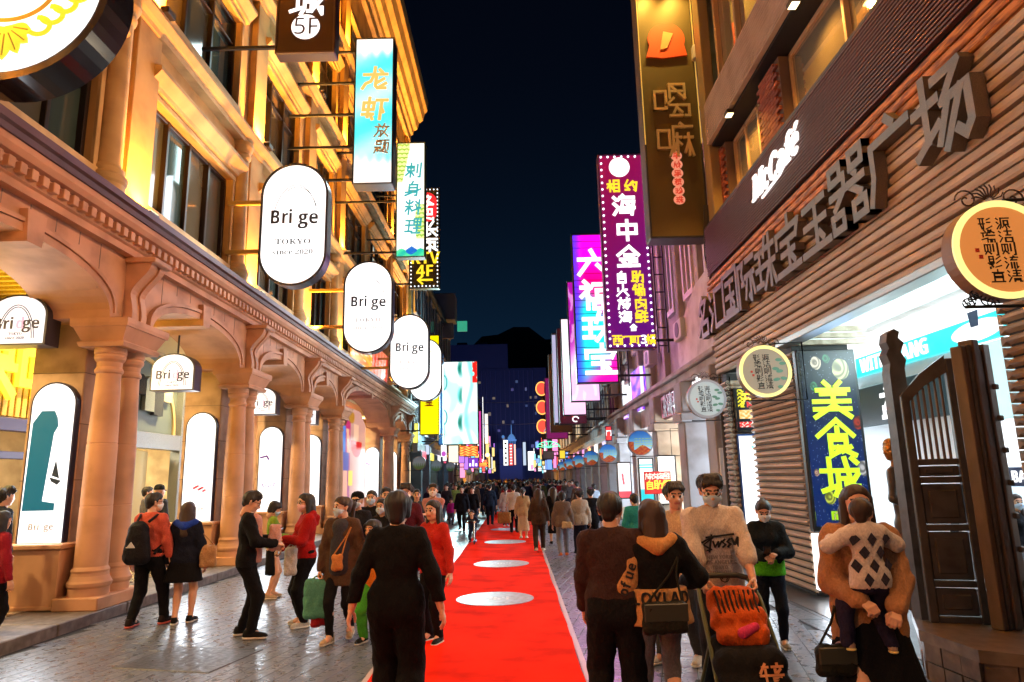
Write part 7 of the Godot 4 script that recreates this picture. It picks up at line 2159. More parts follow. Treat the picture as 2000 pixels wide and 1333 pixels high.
func far_street() -> void:
	var grey := M("stucco_grey", Vector3(0.34, 0.34, 0.36), 0.8, 0.0, "dirt", Vector3(0.25, 0.25, 0.25), 0.2)
	var pale := M("stucco_pale", Vector3(0.42, 0.39, 0.4), 0.8, 0.0, "dirt", Vector3(0.25, 0.25, 0.25), 0.2)
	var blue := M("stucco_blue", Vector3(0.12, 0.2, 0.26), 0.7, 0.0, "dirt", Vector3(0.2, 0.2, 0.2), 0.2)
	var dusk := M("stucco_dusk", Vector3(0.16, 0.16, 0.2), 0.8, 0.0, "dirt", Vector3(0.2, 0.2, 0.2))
	var o := thing("pale_building", "pale grey old building with projecting ledges and tall narrow windows beside the timber front", "building", Vector3(5.5, 0, -18))
	put("wall", B.new().box(4.62, 12, 4.2, 11.0, -13.85, -31.0), pale, o)
	put("cornice", B.new().cbox(4.2, 4.9, 10.9, 11.3, -13.85, -31.0, 0.05), pale, o)
	put("ledge", B.new().cbox(4.22, 4.8, 4.0, 4.22, -13.95, -30.9, 0.03), pale, o)
	put("ledge_lip", B.new().cbox(4.12, 4.3, 4.22, 4.34, -13.95, -30.9, 0.02), pale, o)
	put("panel", B.new().prism(PackedVector2Array([Vector2(-14.3, 4.4), Vector2(-17.6, 4.4), Vector2(-17.6, 5.3), Vector2(-15.6, 6.1), Vector2(-14.3, 6.2)]), Vector3(4.3, 0, 0), Vector3.BACK, Vector3.UP, Vector3(0.06, 0, 0)), M("white_panel", Vector3(0.55, 0.53, 0.53), 0.6, 0.0, "dirt", Vector3(0.4, 0.4, 0.4)), o)
	for k in 8:
		var z := -14.9 - 2.1 * k
		var fb := B.new()
		for e in [[6.2, 6.35, z + 0.5, z - 0.5], [8.75, 8.9, z + 0.5, z - 0.5], [6.35, 8.75, z + 0.5, z + 0.36], [6.35, 8.75, z - 0.36, z - 0.5], [6.35, 8.75, z + 0.04, z - 0.04], [9.3, 9.4, z + 0.5, z - 0.5]]:
			fb.box(4.5, 4.63, e[0], e[1], e[2], e[3])
		var w := put("window", fb, M("white_trim", Vector3(0.6, 0.58, 0.58), 0.6), o, Vector3(4.6, 6.2, z))
		put("pane", B.new().box(4.6, 4.615, 6.36, 8.74, z + 0.355, z - 0.355), M("far_glass", Vector3(0.02, 0.03, 0.045), 0.12), w)
		put("pilaster", B.new().cbox(4.46, 4.7, 4.3, 10.9, z - 1.2, z - 0.88, 0.02), pale, o)
		if k % 2 == 1:
			var ac := thing("air_conditioner", "grey air conditioner box on the pale building, %s along from the timber front" % ["first", "second", "third", "fourth"][int(k / 2)], "air conditioner", Vector3(4.3, 5.1, z - 0.1), "air conditioners on the pale building")
			put("case", B.new().cbox(4.18, 4.45, 5.1, 5.6, z - 0.5, z + 0.3, 0.02), M("ac_case", Vector3(0.5, 0.5, 0.5), 0.5), ac)
			put("fan_grille", B.new().lathe(PackedVector2Array([Vector2(0.2, 0.0), Vector2(0.2, 0.012), Vector2(0.0, 0.014)]), Vector3(4.18, 5.35, z - 0.1), 16, Vector3.LEFT), M("ac_grille", Vector3(0.05, 0.05, 0.05), 0.5), ac)
	for z in [-14.6, -17.2, -20.6, -24.4, -28.2]:
		var c := put("pillar", B.new().cbox(4.14, 4.86, 0.02, 3.0, z - 0.34, z + 0.34, 0.03), grey, o, Vector3(4.5, 0, z))
		put("pillar_cap", B.new().cbox(4.04, 4.9, 3.0, 3.22, z - 0.44, z + 0.44, 0.03), grey, c)
		put("pillar_head", B.new().cbox(4.1, 4.88, 3.22, 4.0, z - 0.36, z + 0.36, 0.03), grey, c)
		put("pillar_base", B.new().cbox(4.08, 4.9, 0.02, 0.5, z - 0.4, z + 0.4, 0.02), M("pillar_base", Vector3(0.24, 0.19, 0.13), 0.5), c)
	for k in 4:
		var za: float = [-14.95, -17.55, -20.95, -24.75][k]
		var zb: float = [-16.85, -20.25, -24.05, -27.85][k]
		put("shop_header", B.new().cbox(4.4, 4.86, 3.3, 3.99, za, zb, 0.02), pale, o)
		put("shop_back", B.new().box(6.6, 6.7, 0.02, 3.9, za + 0.3, zb - 0.3), M("shop_dim", Vector3(0.4, 0.38, 0.36), 0.6), o)
		put("shop_lit", B.new().cbox(6.4, 6.55, 0.9, 2.9, za - 0.2, zb + 0.2, 0.03), E(["shop_lit_white", "shop_lit_warm", "shop_lit_white", "shop_lit_blue"][k], [Vector3(0.95, 0.97, 1.0), Vector3(1.0, 0.8, 0.5), Vector3(0.95, 0.97, 1.0), Vector3(0.6, 0.8, 1.0)][k], 1.3), o)
		panel_light("shop_light", Vector3(6.3, 1.9, (za + zb) / 2.0), Vector3.LEFT, Vector2(za - zb - 0.6, 1.8), COOL if k != 1 else WARM, 5.0)
	put("floor_back", B.new().box(4.9, 12, 3.9, 4.19, -13.9, -31.0), grey, o)
	var wp := box_sign("wall_poster", "small white poster of a teal figure on the pillar past the timber front", [4.16, 4.5, 1.5, 2.25, -14.2], 0.04, M("white_metal", Vector3(0.75, 0.75, 0.72), 0.4), M("poster_white", Vector3(0.7, 0.72, 0.72), 0.5), 4.62, "", 0)
	put("figure_print", B.new().prism(PackedVector2Array([Vector2(-0.02, -0.2), Vector2(0.08, -0.2), Vector2(0.1, 0.05), Vector2(0.04, 0.18), Vector2(-0.04, 0.1)]), Vector3(4.36, 1.85, -14.194), Vector3.RIGHT, Vector3.UP, Vector3(0, 0, 0.004)), M("print_tealfig", Vector3(0.03, 0.2, 0.22), 0.5), wp)
	var bs := thing("brush_sign", "white and dark red brush lettering on a pink board over the pale building's shop", "sign", Vector3(4.3, 3.3, -17.5))
	put("board", B.new().cbox(4.3, 4.36, 3.35, 3.95, -17.6, -20.1, 0.01), E("board_pink", Vector3(0.5, 0.2, 0.32), 0.6), bs)
	write(bs, "味清果", Vector3(4.295, 3.65, -19.6), 0.55, Vector3(0, 0, 0.75), M("brush_red", Vector3(0.15, 0.01, 0.03), 0.5), 0.16, Vector3(-0.02, 0, 0), Vector3.BACK)
	var bw := thing("brush_sign", "blazing white brush characters above the pillar by the timber front", "sign", Vector3(4.3, 3.4, -15.5))
	write(bw, "清味", Vector3(4.38, 3.65, -16.3), 0.6, Vector3(0, 0, 0.75), E("sign_white"), 0.15, Vector3(-0.03, 0, 0), Vector3.BACK)
	var led := P("led_wall", pic(48, 64, func(u: float, v: float) -> Color: return Color(0.95, 0.97, 1.0) if u < 0.55 and v < 0.8 else Color(0.35, 0.2, 0.9).lerp(Color(0.9, 0.5, 0.9), wave(u, v, 1.5))), 1.1)
	var lw := B.new()
	lw.quad(Vector3(4.3, 3.9, -27.2), Vector3(4.3, 3.9, -23.2), Vector3(4.3, 5.4, -23.2), Vector3(4.3, 5.4, -27.2), Vector3.LEFT)
	lw.box(4.301, 4.5, 3.9, 5.4, -27.2, -23.2)
	tag(put("led_wall", lw, led, null, Vector3(4.4, 3.9, -25.2)), "white and violet LED wall panel above the blue discs on the right", "screen")
	var rv := box_sign("red_sign", "small red lit sign with a white character on the right row", [3.9, 4.2, 3.2, 3.85, -30.0], 0.15, M("maroon", Vector3(0.16, 0.01, 0.05), 0.5), E("face_redlit", Vector3(0.85, 0.05, 0.05), 0.9), 4.62, "", 1)
	write(rv, "门", Vector3(4.05, 3.55, -29.99), 0.22, Vector3.ZERO, E("sign_white"), 0.16, Vector3(0, 0, 0.01))
	var pp := P("poster_rose", pic(32, 72, func(u: float, v: float) -> Color: return Color(0.95, 0.3, 0.35) if v > 0.82 or (absf(u - 0.4 - 0.3 * (v - 0.5)) < 0.07 and v > 0.3 and v < 0.62) else Color(0.97, 0.93, 0.95)), 1.2)
	box_sign("rose_poster", "white lit poster with a rose figure on a grey pillar on the right", [3.6, 4.12, 0.9, 2.2, -25.0], 0.1, M("sign_black", Vector3(0.012, 0.013, 0.016), 0.35), pp, 4.62, "", 0)
	block("right_block", "grey block with lit shops on the right, beyond the pale building", 4.7, 14, -31.0, -52.0, 9.0, grey, 4.7, 2, 6)
	block("right_block", "dim block far along the right side, before the end of the street", 4.9, 16, -52.0, -80.0, 10.5, pale, 4.9, 2, 7, 0.3)
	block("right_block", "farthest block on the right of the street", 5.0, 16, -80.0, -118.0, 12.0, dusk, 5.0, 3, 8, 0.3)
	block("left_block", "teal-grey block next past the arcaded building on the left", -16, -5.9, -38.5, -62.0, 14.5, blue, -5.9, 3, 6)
	block("left_block", "pale block on the left with red lit shops, past the huge white screen", -16, -6.0, -62.0, -86.0, 11.0, pale, -6.0, 2, 6, 0.3)
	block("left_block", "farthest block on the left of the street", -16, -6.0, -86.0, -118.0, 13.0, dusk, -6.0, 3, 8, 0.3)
	var blk := M("sign_black")
	var whale := pic(64, 96, func(u: float, v: float) -> Color:
		var c := Color(0.97, 1.0, 1.0)
		var d := absf(u - 0.5 + 0.03 * sin(v * 19.0))
		c = c.lerp(Color(0.02, 0.45, 0.38), (1.0 - smoothstep(0.02, 0.1, d)) * (0.5 + 0.5 * sin(v * 19.0)))
		c = c.lerp(Color(0.55, 0.95, 0.93), smoothstep(0.45, 0.8, wave(u, v, 0.8)) * 0.6)
		c = c.lerp(Color(0.3, 0.8, 0.75), (1.0 - smoothstep(0.0, 0.12, absf(u - 0.75 - 0.1 * sin(v * 7.0)))) * 0.6)
		if u > 0.86 and v < 0.26 and wave(u, v, 3.0) > 0.3:
			c = Color(0.9, 0.12, 0.1)
		return c)
	box_sign("screen_sign", "huge blazing white and mint screen sign on the left of the street", [-4.73, -2.45, 3.9, 9.42, -45.0], 0.4, M("case_teal", Vector3(0.05, 0.2, 0.2), 0.4), P("mint_print", whale, 1.25), -5.95, "", 3)
	panel_light("screen_light", Vector3(-3.6, 6.6, -44.9), Vector3.BACK, Vector2(2.1, 5.2), Vector3(0.6, 0.95, 1.0), 7.0)
	spot("unseen_tower_flood", Vector3(-14, 3, -118), Vector3(0.1, 0.45, -1), Vector3(0.25, 0.28, 0.9), 60.0, 50.0, 0.3)  # unseen blue spots without fixtures, placed to tint the tower
	spot("unseen_tower_flood", Vector3(4, 8, -119), Vector3(-0.1, 0.3, -1), Vector3(0.2, 0.3, 0.9), 45.0, 50.0, 0.3)
	var sd := B.new()
	for k in 2:
		sd.stroke(arc(Vector2(-4.75, 8.0 - 2.3 * k), 0.25, 0.5, -90, 90, 12), Vector3(0, 0, -44.98), Vector3.RIGHT, Vector3.UP, 0.1, Vector3(0, 0, 0.05))
	put("wave_edge", sd, E("wave_mint", Vector3(0.1, 0.45, 0.4), 0.8), get_node("screen_sign"))
	box_sign("blue_pillar_sign", "narrow deep blue upright sign left of the white screen", [-4.85, -4.55, 3.8, 9.64, -43.0], 0.25, M("case_blue", Vector3(0.02, 0.06, 0.2), 0.3), E("face_blue", Vector3(0.04, 0.2, 0.5), 0.7), -5.95, "", 3)
	box_sign("lemon_sign", "small yellow and white lit sign under the plain yellow one", [-6.0, -5.6, 2.99, 4.95, -39.5], 0.2, blk, E("face_lemon", Vector3(0.95, 0.9, 0.15), 1.1), -6.2, "", 1)
	box_sign("mark_sign", "small white sign with blue marks under the yellow sign's strut", [-5.74, -5.24, 3.16, 3.84, -42.0], 0.15, blk, E("face_bluewhite", Vector3(0.6, 0.75, 0.95), 0.8), -5.95, "", 1)
	var st := B.new()
	st.tube(PackedVector3Array([Vector3(-5.2, 3.7, -41.0), Vector3(-4.2, 4.35, -41.0), Vector3(-5.6, 4.4, -41.0)]), 0.035, 6)
	tag(put("yellow_strut", st, M("strut_yellow", Vector3(0.6, 0.45, 0.05), 0.5), null, Vector3(-4.8, 4.0, -41)), "yellow pipe strut jutting out under the yellow sign", "bracket")
	var vi := box_sign("violet_print_sign", "white sign with a violet flower print, left far row", [-5.49, -5.01, 2.96, 4.5, -50.0], 0.15, blk, E("oval_face", Vector3(0.97, 0.99, 1.0), 1.6), -5.95, "", 1)
	put("flower_print", B.new().prism(arc(Vector2.ZERO, 0.17, 0.2, 0, 340, 12), Vector3(-5.25, 3.5, -49.994), Vector3.RIGHT, Vector3.UP, Vector3(0, 0, 0.01)), E("print_purple", Vector3(0.6, 0.1, 0.6), 0.8), vi)
	box_sign("cream_sign", "cream lit sign with dark strokes, left far row", [-5.13, -4.33, 2.88, 4.21, -52.0], 0.15, blk, E("face_cream", Vector3(1.0, 0.85, 0.6), 1.2), -5.95, "", 1)
	box_sign("red_glow_sign", "red and orange lit sign right under the white screen", [-4.78, -3.19, 3.52, 4.4, -58.0], 0.2, blk, P("red_glow", pic(32, 16, func(u: float, v: float) -> Color: return Color(1.0, 0.1, 0.05).lerp(Color(1, 0.85, 0.4), wave(u, v, 2.0))), 1.6), -5.95, "", 1)
	box_sign("pink_far_sign", "pink lit upright sign low on the far left", [-4.95, -4.42, 1.73, 3.4, -60.0], 0.15, blk, E("face_pink", Vector3(1.0, 0.35, 0.6), 1.1), -5.95, "", 1)
	var pu := box_sign("purple_far_sign", "violet sign with white figures on the far left", [-4.4, -3.32, 2.59, 3.5, -61.0], 0.15, blk, E("face_violet", Vector3(0.22, 0.05, 0.6), 0.9), -5.95, "", 1)
	for k in 3:
		put("figure", B.new().cbox(-4.15 + 0.27 * k, -4.0 + 0.27 * k, 2.75, 3.0 + 0.3 * (k % 2), -60.99, -60.97, 0.01), E("sign_white"), pu)
	box_sign("magenta_strip", "thin magenta upright strip light on the far left", [-3.5, -3.25, 3.1, 8.0, -65.0], 0.2, blk, E("face_magenta", Vector3(0.75, 0.05, 0.4), 0.9), -6.0, "", 2)
	box_sign("white_strip", "thin white upright strip light beside the magenta one", [-3.2, -3.06, 3.26, 9.47, -66.0], 0.2, blk, E("oval_face"), -6.0, "", 2)
	box_sign("white_strip", "short white upright sign farther off than the thin strips", [-3.42, -2.97, 5.32, 8.65, -75.0], 0.2, blk, E("face_bluewhite"), -6.0, "", 2)
	box_sign("red_low_sign", "low red lit sign by the amber street lamp", [-3.92, -3.07, 2.87, 3.34, -73.0], 0.2, blk, E("neon_red", Vector3(0.9, 0.08, 0.05), 1.1), -6.0, "", 1)
	var lp := thing("street_lamp", "amber street lamp glowing among the far signs", "street lamp", Vector3(-3.0, 0, -72))
	put("post", B.new().tube(PackedVector3Array([Vector3(-3.0, 0, -72), Vector3(-3.0, 3.9, -72)]), 0.06, 8), M("bracket_steel"), lp)
	put("globe", B.new().ball(Vector3(-3.0, 4.05, -72), Vector3(0.22, 0.22, 0.22), 12, 8), E("globe_amber", Vector3(1.0, 0.45, 0.12), 7.0), lp)
	omni("lamp_light", Vector3(-3.0, 4.05, -72), SODIUM, 12.0, 0.2)
	var q1 := box_sign("film_sign", "white upright sign with black squares at the end of the street", [-2.07, -1.27, 3.52, 7.55, -110.0], 0.2, blk, E("oval_face"), -5.9, "", 1)
	for k in 5:
		put("square", B.new().cbox(-1.85, -1.5, 3.8 + 0.76 * k, 4.1 + 0.76 * k, -109.99, -109.97, 0.01), blk, q1)
	var q2 := box_sign("red_end_sign", "red upright sign with white dots at the end of the street", [-1.2, -0.49, 3.51, 7.04, -111.0], 0.2, blk, E("face_redlit"), -5.9, "", 0)
	for k in 7:
		put("dot", B.new().cbox(-1.0, -0.7, 3.75 + 0.47 * k, 3.97 + 0.47 * k, -110.99, -110.97, 0.01), E("sign_white"), q2)
	box_sign("rosy_end_sign", "slim white and red sign right of the dotted red one, far end", [-0.4, -0.04, 3.6, 6.98, -112.0], 0.2, blk, E("face_rosy", Vector3(1.0, 0.6, 0.5), 1.2), -5.9, "", 0)
	box_sign("blue_end_sign", "blue-white slim sign at the far end, right of centre", [1.12, 1.69, 3.59, 7.58, -118.0], 0.2, blk, E("face_bluewhite"), 5.0, "", 1)
	box_sign("white_end_sign", "blazing white sign at the far end, right of centre", [1.9, 3.1, 2.7, 5.9, -115.0], 0.2, blk, E("oval_face"), 5.0, "", 1)
	box_sign("grey_sign", "pale grey blank sign below the green neon fan", [1.99, 2.84, 3.0, 3.62, -52.0], 0.15, blk, M("face_grey", Vector3(0.4, 0.4, 0.45), 0.5), 4.7, "", 1)
	box_sign("amber_sign", "small yellow lit sign on the right row past the pink signs", [2.6, 3.0, 2.75, 3.3, -42.0], 0.15, blk, E("char_amber", Vector3(0.95, 0.65, 0.05), 0.9), 4.7, "", 1)
	var rr := rng
	var cols := [["mini_white", Vector3(0.95, 0.97, 1.0)], ["mini_pink", Vector3(1.0, 0.3, 0.65)], ["mini_blue", Vector3(0.2, 0.4, 1.0)], ["mini_red", Vector3(0.95, 0.1, 0.1)], ["mini_cyan", Vector3(0.3, 0.85, 0.95)], ["mini_violet", Vector3(0.5, 0.2, 0.95)], ["mini_amber", Vector3(1.0, 0.7, 0.25)]]
	var words := ["white", "pink", "blue", "red", "cyan", "violet", "amber"]
	for k in 84:
		var left := k % 2 == 0
		var z := -56.0 - 0.75 * k - rr.randf()
		var c := rr.randi() % 7
		var w := rr.randf_range(0.2, 0.62)
		var h := rr.randf_range(0.4, 1.9)
		var x: float = rr.randf_range(-5.4, -3.6) if left else rr.randf_range(2.2, 4.4)
		var y := rr.randf_range(2.2, 3.4) if k % 3 else rr.randf_range(3.5, 6.5)
		box_sign("small_sign", "small %s %s lit sign on the far %s, %s" % ["tall" if h > 1.5 * w else "wide" if w > h else "squarish", words[c], "left" if left else "right", "nearest of the cluster" if k < 10 else "in the middle of the cluster" if k < 28 else "deep in the cluster"], [x, x + w, y, y + h, z], 0.12, blk, E(cols[c][0], cols[c][1], 1.1), -5.9 if left else 4.9, "small lit signs far along the street", 1)
	var tm := M("tower_dark", Vector3(0.05, 0.055, 0.11), 0.6)
	var t := thing("tower_block", "big dark blue tower block closing the end of the street", "building", Vector3(-4.0, 0, -165))
	put("wall", B.new().box(-26, 7.5, 0, 27, -160, -180), tm, t)
	put("upper_wall", B.new().box(-26, -1.5, 27.01, 33, -160.3, -180), tm, t)
	for k in 28:
		put("fin", B.new().box(-25.5 + 1.1 * k, -25.3 + 1.1 * k, 4, 26.5, -159.6, -159.99), M("tower_fin", Vector3(0.09, 0.09, 0.17), 0.5), t)
	for k in 80:
		var tw := rr.randi() % 4
		var wx := -25.1 + 1.1 * (rr.randi() % 29)
		var wy := 4.5 + 1.9 * (rr.randi() % 11)
		if wx > 4.0 and wy > 20.0:
			continue
		put("lit_window", B.new().box(wx, wx + 0.4 + 0.3 * rr.randf(), wy, wy + 0.5 + 0.3 * rr.randf(), -159.9, -159.97), E("tower_win_%d" % tw, [Vector3(0.9, 0.7, 0.4), Vector3(0.5, 0.6, 0.9), Vector3(0.35, 0.3, 0.7), Vector3(0.2, 0.3, 0.6)][tw], 0.13), t)
	for k in 5:
		put("roof_unit", B.new().cbox(-24 + 5.0 * k, -21.5 + 5.0 * k, 33.01 if k < 4 else 27.01, 34.5 if k < 4 else 28.5, -165, -168, 0.1), tm, t)
	var rt := thing("spire_house", "blue-lit colonnade with a dome and thin spire at the street's end", "building", Vector3(-1.3, 0, -140))
	var bl := E("spire_blue_glow", Vector3(0.12, 0.3, 0.6), 0.55)  # stone glows by itself, standing in for blue lighting on it
	put("wall", B.new().box(-3.4, 1.2, 0, 7.4, -140, -146), M("tower_dark"), rt)
	for k in 6:
		put("column", B.new().tube(PackedVector3Array([Vector3(-2.3 + 0.42 * k, 7.4, -139.6), Vector3(-2.3 + 0.42 * k, 8.9, -139.6)]), 0.08, 8), bl, rt)
	put("cornice", B.new().cbox(-2.6, 0.1, 8.9, 9.2, -139.2, -141, 0.05), bl, rt)
	put("dome", B.new().lathe(PackedVector2Array([Vector2(0.8, 9.2), Vector2(0.75, 9.6), Vector2(0.45, 10.1), Vector2(0.1, 10.4), Vector2(0.05, 12.2), Vector2(0, 12.4)]), Vector3(-0.9, 0, -140.2), 16), bl, rt)
	put("finial", B.new().ball(Vector3(-2.6, 9.8, -140.2), Vector3(0.3, 0.35, 0.3), 10, 8), bl, rt)
	var rf := thing("roof_boxes", "grey machine boxes and a green lit board on the left far roof", "roof plant", Vector3(-5.9, 14.8, -58))
	put("box", B.new().cbox(-7.2, -4.9, 14.9, 17.2, -56, -58, 0.05), M("roof_grey", Vector3(0.25, 0.25, 0.3), 0.7), rf)
	put("box", B.new().cbox(-6.4, -5.0, 13.2, 14.5, -55.6, -55.99, 0.05), M("roof_grey"), rf)
	put("board", B.new().cbox(-4.85, -4.0, 14.2, 15.1, -57.6, -57.8, 0.03), E("board_green", Vector3(0.05, 0.5, 0.3), 0.6), rf)
	var hb := B.new()
	var hm := M("hill_dark", Vector3(0.012, 0.02, 0.025), 0.95, 0.0, "stone", Vector3(0.02, 0.02, 0.02))
	var nx := 60
	var hz := func(i: int, j: int) -> Vector3:
		var x := -420.0 + 14.0 * i
		var d := j / 10.0
		var hgt := (112.0 + 26.0 * sin(i * 0.21 + 0.8) + 11.0 * sin(i * 0.7) + 4.0 * sin(i * 2.1)) * sin(minf(1.0, d * 1.15) * PI / 2.0)
		return Vector3(x, hgt - 3.0, -420.0 - 240.0 * d)
	for i in nx:
		for j in 10:
			hb.quad(hz.call(i, j), hz.call(i + 1, j), hz.call(i + 1, j + 1), hz.call(i, j + 1), Vector3.UP)
	struct("hill", hb, hm)
	var hl := B.new().ball(Vector3.ZERO, Vector3(0.75, 0.75, 0.75), 8, 6).mesh()
	var k2 := 0
	for p in [[-75, 118], [-66, 118], [-60, 117], [-52, 113], [-48, 110], [-45, 108], [18, 132], [23, 130], [26, 129], [25, 116], [30, 112], [20, 102], [14, 98], [22, 92], [33, 84], [26, 70]]:
		var hi := MeshInstance3D.new()
		hi.mesh = hl
		hi.material_override = E("hill_lamp", Vector3(1.0, 0.8, 0.5), 3.0)
		hi.name = numbered("hill_lamp")
		add_child(hi, true)
		hi.position = Vector3(p[0], p[1], -655 if p[1] > 105 else -560)
		tag(hi, "tiny warm lamp on the dark hill, %s" % ("%s of the row on the left slope" % ["first", "second", "third", "fourth", "fifth", "last"][k2] if k2 < 6 else "%s down of the scatter to the right" % ["topmost", "second", "third", "fourth", "fifth", "sixth", "seventh", "eighth", "ninth", "lowest"][k2 - 6]), "lamp", "lamps on the hill")
		k2 += 1
	for y in [8.4, 6.9]:
		var cb := B.new()
		var pp2 := PackedVector3Array()
		for i in 13:
			var e := i / 12.0
			pp2.append(Vector3(lerpf(-5.9, 4.7, e), y + 1.1 * pow(e - 0.5, 2.0) - 0.2, -60.0 - 4.0 * (8.4 - y)))
		cb.tube(pp2, 0.02, 5)
		tag(put("overhead_cable", cb, M("cable", Vector3(0.3, 0.3, 0.34), 0.5), null, Vector3(0, y, -60)), "thin cable strung across the far street, the %s one" % ("upper" if y > 8 else "lower"), "cable")
func sculpture() -> void:
	var stone := M("plinth_stone", Vector3(0.2, 0.13, 0.09), 0.5, 0.0, "stone", Vector3(1, 1, 1), 0.3)
	var bronze := M("bronze_door", Vector3(0.085, 0.07, 0.058), 0.45, 0.4, "dirt", Vector3(1.5, 1.5, 1.5), 0.4)
	var wood := M("bronze_plank", Vector3(0.12, 0.075, 0.05), 0.42, 0.35, "dirt", Vector3(2.5, 0.5, 2.5), 0.5)
	var gold := M("bronze_bright", Vector3(0.4, 0.19, 0.05), 0.3, 0.8)
	var pl := thing("stone_plinth", "low many-sided brown stone plinth in the lower right corner", "plinth", Vector3(3.9, 0, -5.9))
	var out := PackedVector2Array([Vector2(3.36, 6.15), Vector2(3.4, 5.45), Vector2(3.95, 5.05), Vector2(4.6, 5.05), Vector2(4.95, 5.6), Vector2(4.9, 6.7), Vector2(4.3, 7.15), Vector2(3.75, 6.95)])
	put("slab", B.new().prism(out, Vector3(0, 0.33, 0), Vector3.RIGHT, Vector3.FORWARD, Vector3(0, 0.09, 0)), M("plinth_top", Vector3(0.22, 0.15, 0.1), 0.3, 0.0, "stone", Vector3(1, 1, 1), 0.15), pl)
	var core := PackedVector2Array()
	for v in out:
		core.append((v - Vector2(4.15, 6.0)) * 0.93 + Vector2(4.15, 6.0))
	put("core", B.new().prism(core, Vector3(0, 0.02, 0), Vector3.RIGHT, Vector3.FORWARD, Vector3(0, 0.31, 0)), M("mortar", Vector3(0.1, 0.06, 0.045), 0.9), pl)
	for s in core.size():
		var a := core[s]
		var b := core[(s + 1) % core.size()]
		var n := maxi(2, int((b - a).length() / 0.2))
		var d := (b - a) / n
		for i in n:
			for r in 2:
				var e0 := a + d * (i + 0.03)
				var e1 := a + d * (i + 0.97)
				var nb := B.new()
				var mid := Vector2(4.15, 6.0)
				var o2 := (d.orthogonal()).normalized()
				if o2.dot((e0 + e1) / 2.0 - mid) < 0:
					o2 = -o2
				nb.prism(PackedVector2Array([e0 - o2 * 0.02, e1 - o2 * 0.02, e1 + o2 * (0.025 + 0.008 * ((i + r) % 2)), e0 + o2 * (0.025 + 0.006 * ((i * 3 + r) % 3))]), Vector3(0, 0.025 + 0.155 * r, 0), Vector3.RIGHT, Vector3.FORWARD, Vector3(0, 0.145, 0))
				put("stone", nb, stone, pl)
	var y0 := 0.42
	var o := thing("bronze_doors", "dark bronze sculpture of old folding wooden doors standing ajar on the plinth", "sculpture", Vector3(3.85, y0, -6.2))
	var post := PackedVector2Array([Vector2(-0.08, y0), Vector2(0.08, y0), Vector2(0.075, 2.7), Vector2(0.1, 2.78), Vector2(0.06, 2.86), Vector2(0.1, 2.95), Vector2(0.05, 3.0), Vector2(0.07, 3.06), Vector2(0.02, 3.09), Vector2(-0.05, 3.05), Vector2(-0.07, 2.96), Vector2(-0.05, 2.9), Vector2(-0.085, 2.84), Vector2(-0.06, 2.75), Vector2(-0.075, 2.66)])
	put("carved_post", B.new().prism(post, Vector3(3.68, 0, -6.65), Vector3.RIGHT, Vector3.UP, Vector3(0, 0, 0.14)), bronze, o)
	var lt := Transform3D(Basis(Vector3.UP, deg_to_rad(-16)), Vector3(3.62, 0, -6.42))
	var leaf := func(b: B) -> B:
		var w := B.new()
		w.add(b, lt)
		return w
	var fr := B.new()
	fr.cbox(0.0, 0.07, y0, 2.42, -0.04, 0.04, 0.008)
	fr.cbox(0.4, 0.47, y0, 2.75, -0.04, 0.04, 0.008)
	for y in [y0, 0.72, 1.2, 1.62, 1.78]:
		fr.cbox(0.071, 0.399, y, y + 0.055, -0.035, 0.035, 0.006)
	fr.prism(PackedVector2Array([Vector2(0.0, 2.42), Vector2(0.06, 2.36), Vector2(0.2, 2.5), Vector2(0.4, 2.62), Vector2(0.4, 2.78), Vector2(0.18, 2.62)]), Vector3(0, 0, -0.04), Vector3.RIGHT, Vector3.UP, Vector3(0, 0, 0.08))
	put("door_frame", leaf.call(fr), bronze, o)
	for k in 6:
		var bb := B.new()
		bb.tube(PackedVector3Array([Vector3(0.1 + 0.05 * k, 1.83, 0), Vector3(0.1 + 0.05 * k, 2.42 + 0.035 * k, 0)]), 0.013, 8)
		put("bar", leaf.call(bb), wood, o)
	for q in [[y0 + 0.06, 0.71], [0.78, 1.19], [1.26, 1.61], [1.68, 1.77]]:
		var pb := B.new()
		pb.cbox(0.072, 0.398, q[0], q[1], -0.02, 0.015, 0.01)
		pb.cbox(0.12, 0.35, q[0] + 0.05 if q[1] - q[0] > 0.2 else q[0] + 0.02, q[1] - 0.05 if q[1] - q[0] > 0.2 else q[1] - 0.02, -0.02, 0.026, 0.01)
		put("panel", leaf.call(pb), bronze, o)
	var st := Transform3D(Basis(Vector3.UP, deg_to_rad(24)), Vector3(3.97, 0, -6.05))
	var x := 0.0
	for k in 5:
		var w: float = [0.07, 0.05, 0.09, 0.07, 0.1][k]
		var pb := B.new()
		pb.cbox(x, x + w - 0.006, y0, 2.82 - 0.02 * (k % 2) + 0.03 * (k % 3), -0.06 - 0.012 * (k % 2), 0.05 + 0.015 * (k % 3), 0.008)
		var wb := B.new()
		wb.add(pb, st)
		put("plank", wb, wood if k % 2 == 0 else bronze, o)
		x += w
	for k in 7:
		var sb := B.new()
		sb.cbox(0.3, 0.35, 0.75 + 0.28 * k, 0.8 + 0.28 * k, 0.07, 0.11, 0.008)
		var wb := B.new()
		wb.add(sb, st)
		put("stud", wb, bronze, o)
	var sf := thing("bronze_figure", "bronze figure of a child with a shiny worn head leaning out behind the doors", "statue", Vector3(3.8, y0, -6.95))
	var f := Field.new()
	f.K = 60.0
	f.bone(Vector3(0.02, 1.25, 0), Vector3(0.06, 0.8, 0.0), 0.13, 0.12, 0.8)
	f.bone(Vector3(0.0, 1.38, 0.02), Vector3(-0.03, 1.45, 0.03), 0.05, 0.05)
	f.bone(Vector3(-0.08, 1.3, 0.04), Vector3(-0.14, 1.05, 0.12), 0.05, 0.04)
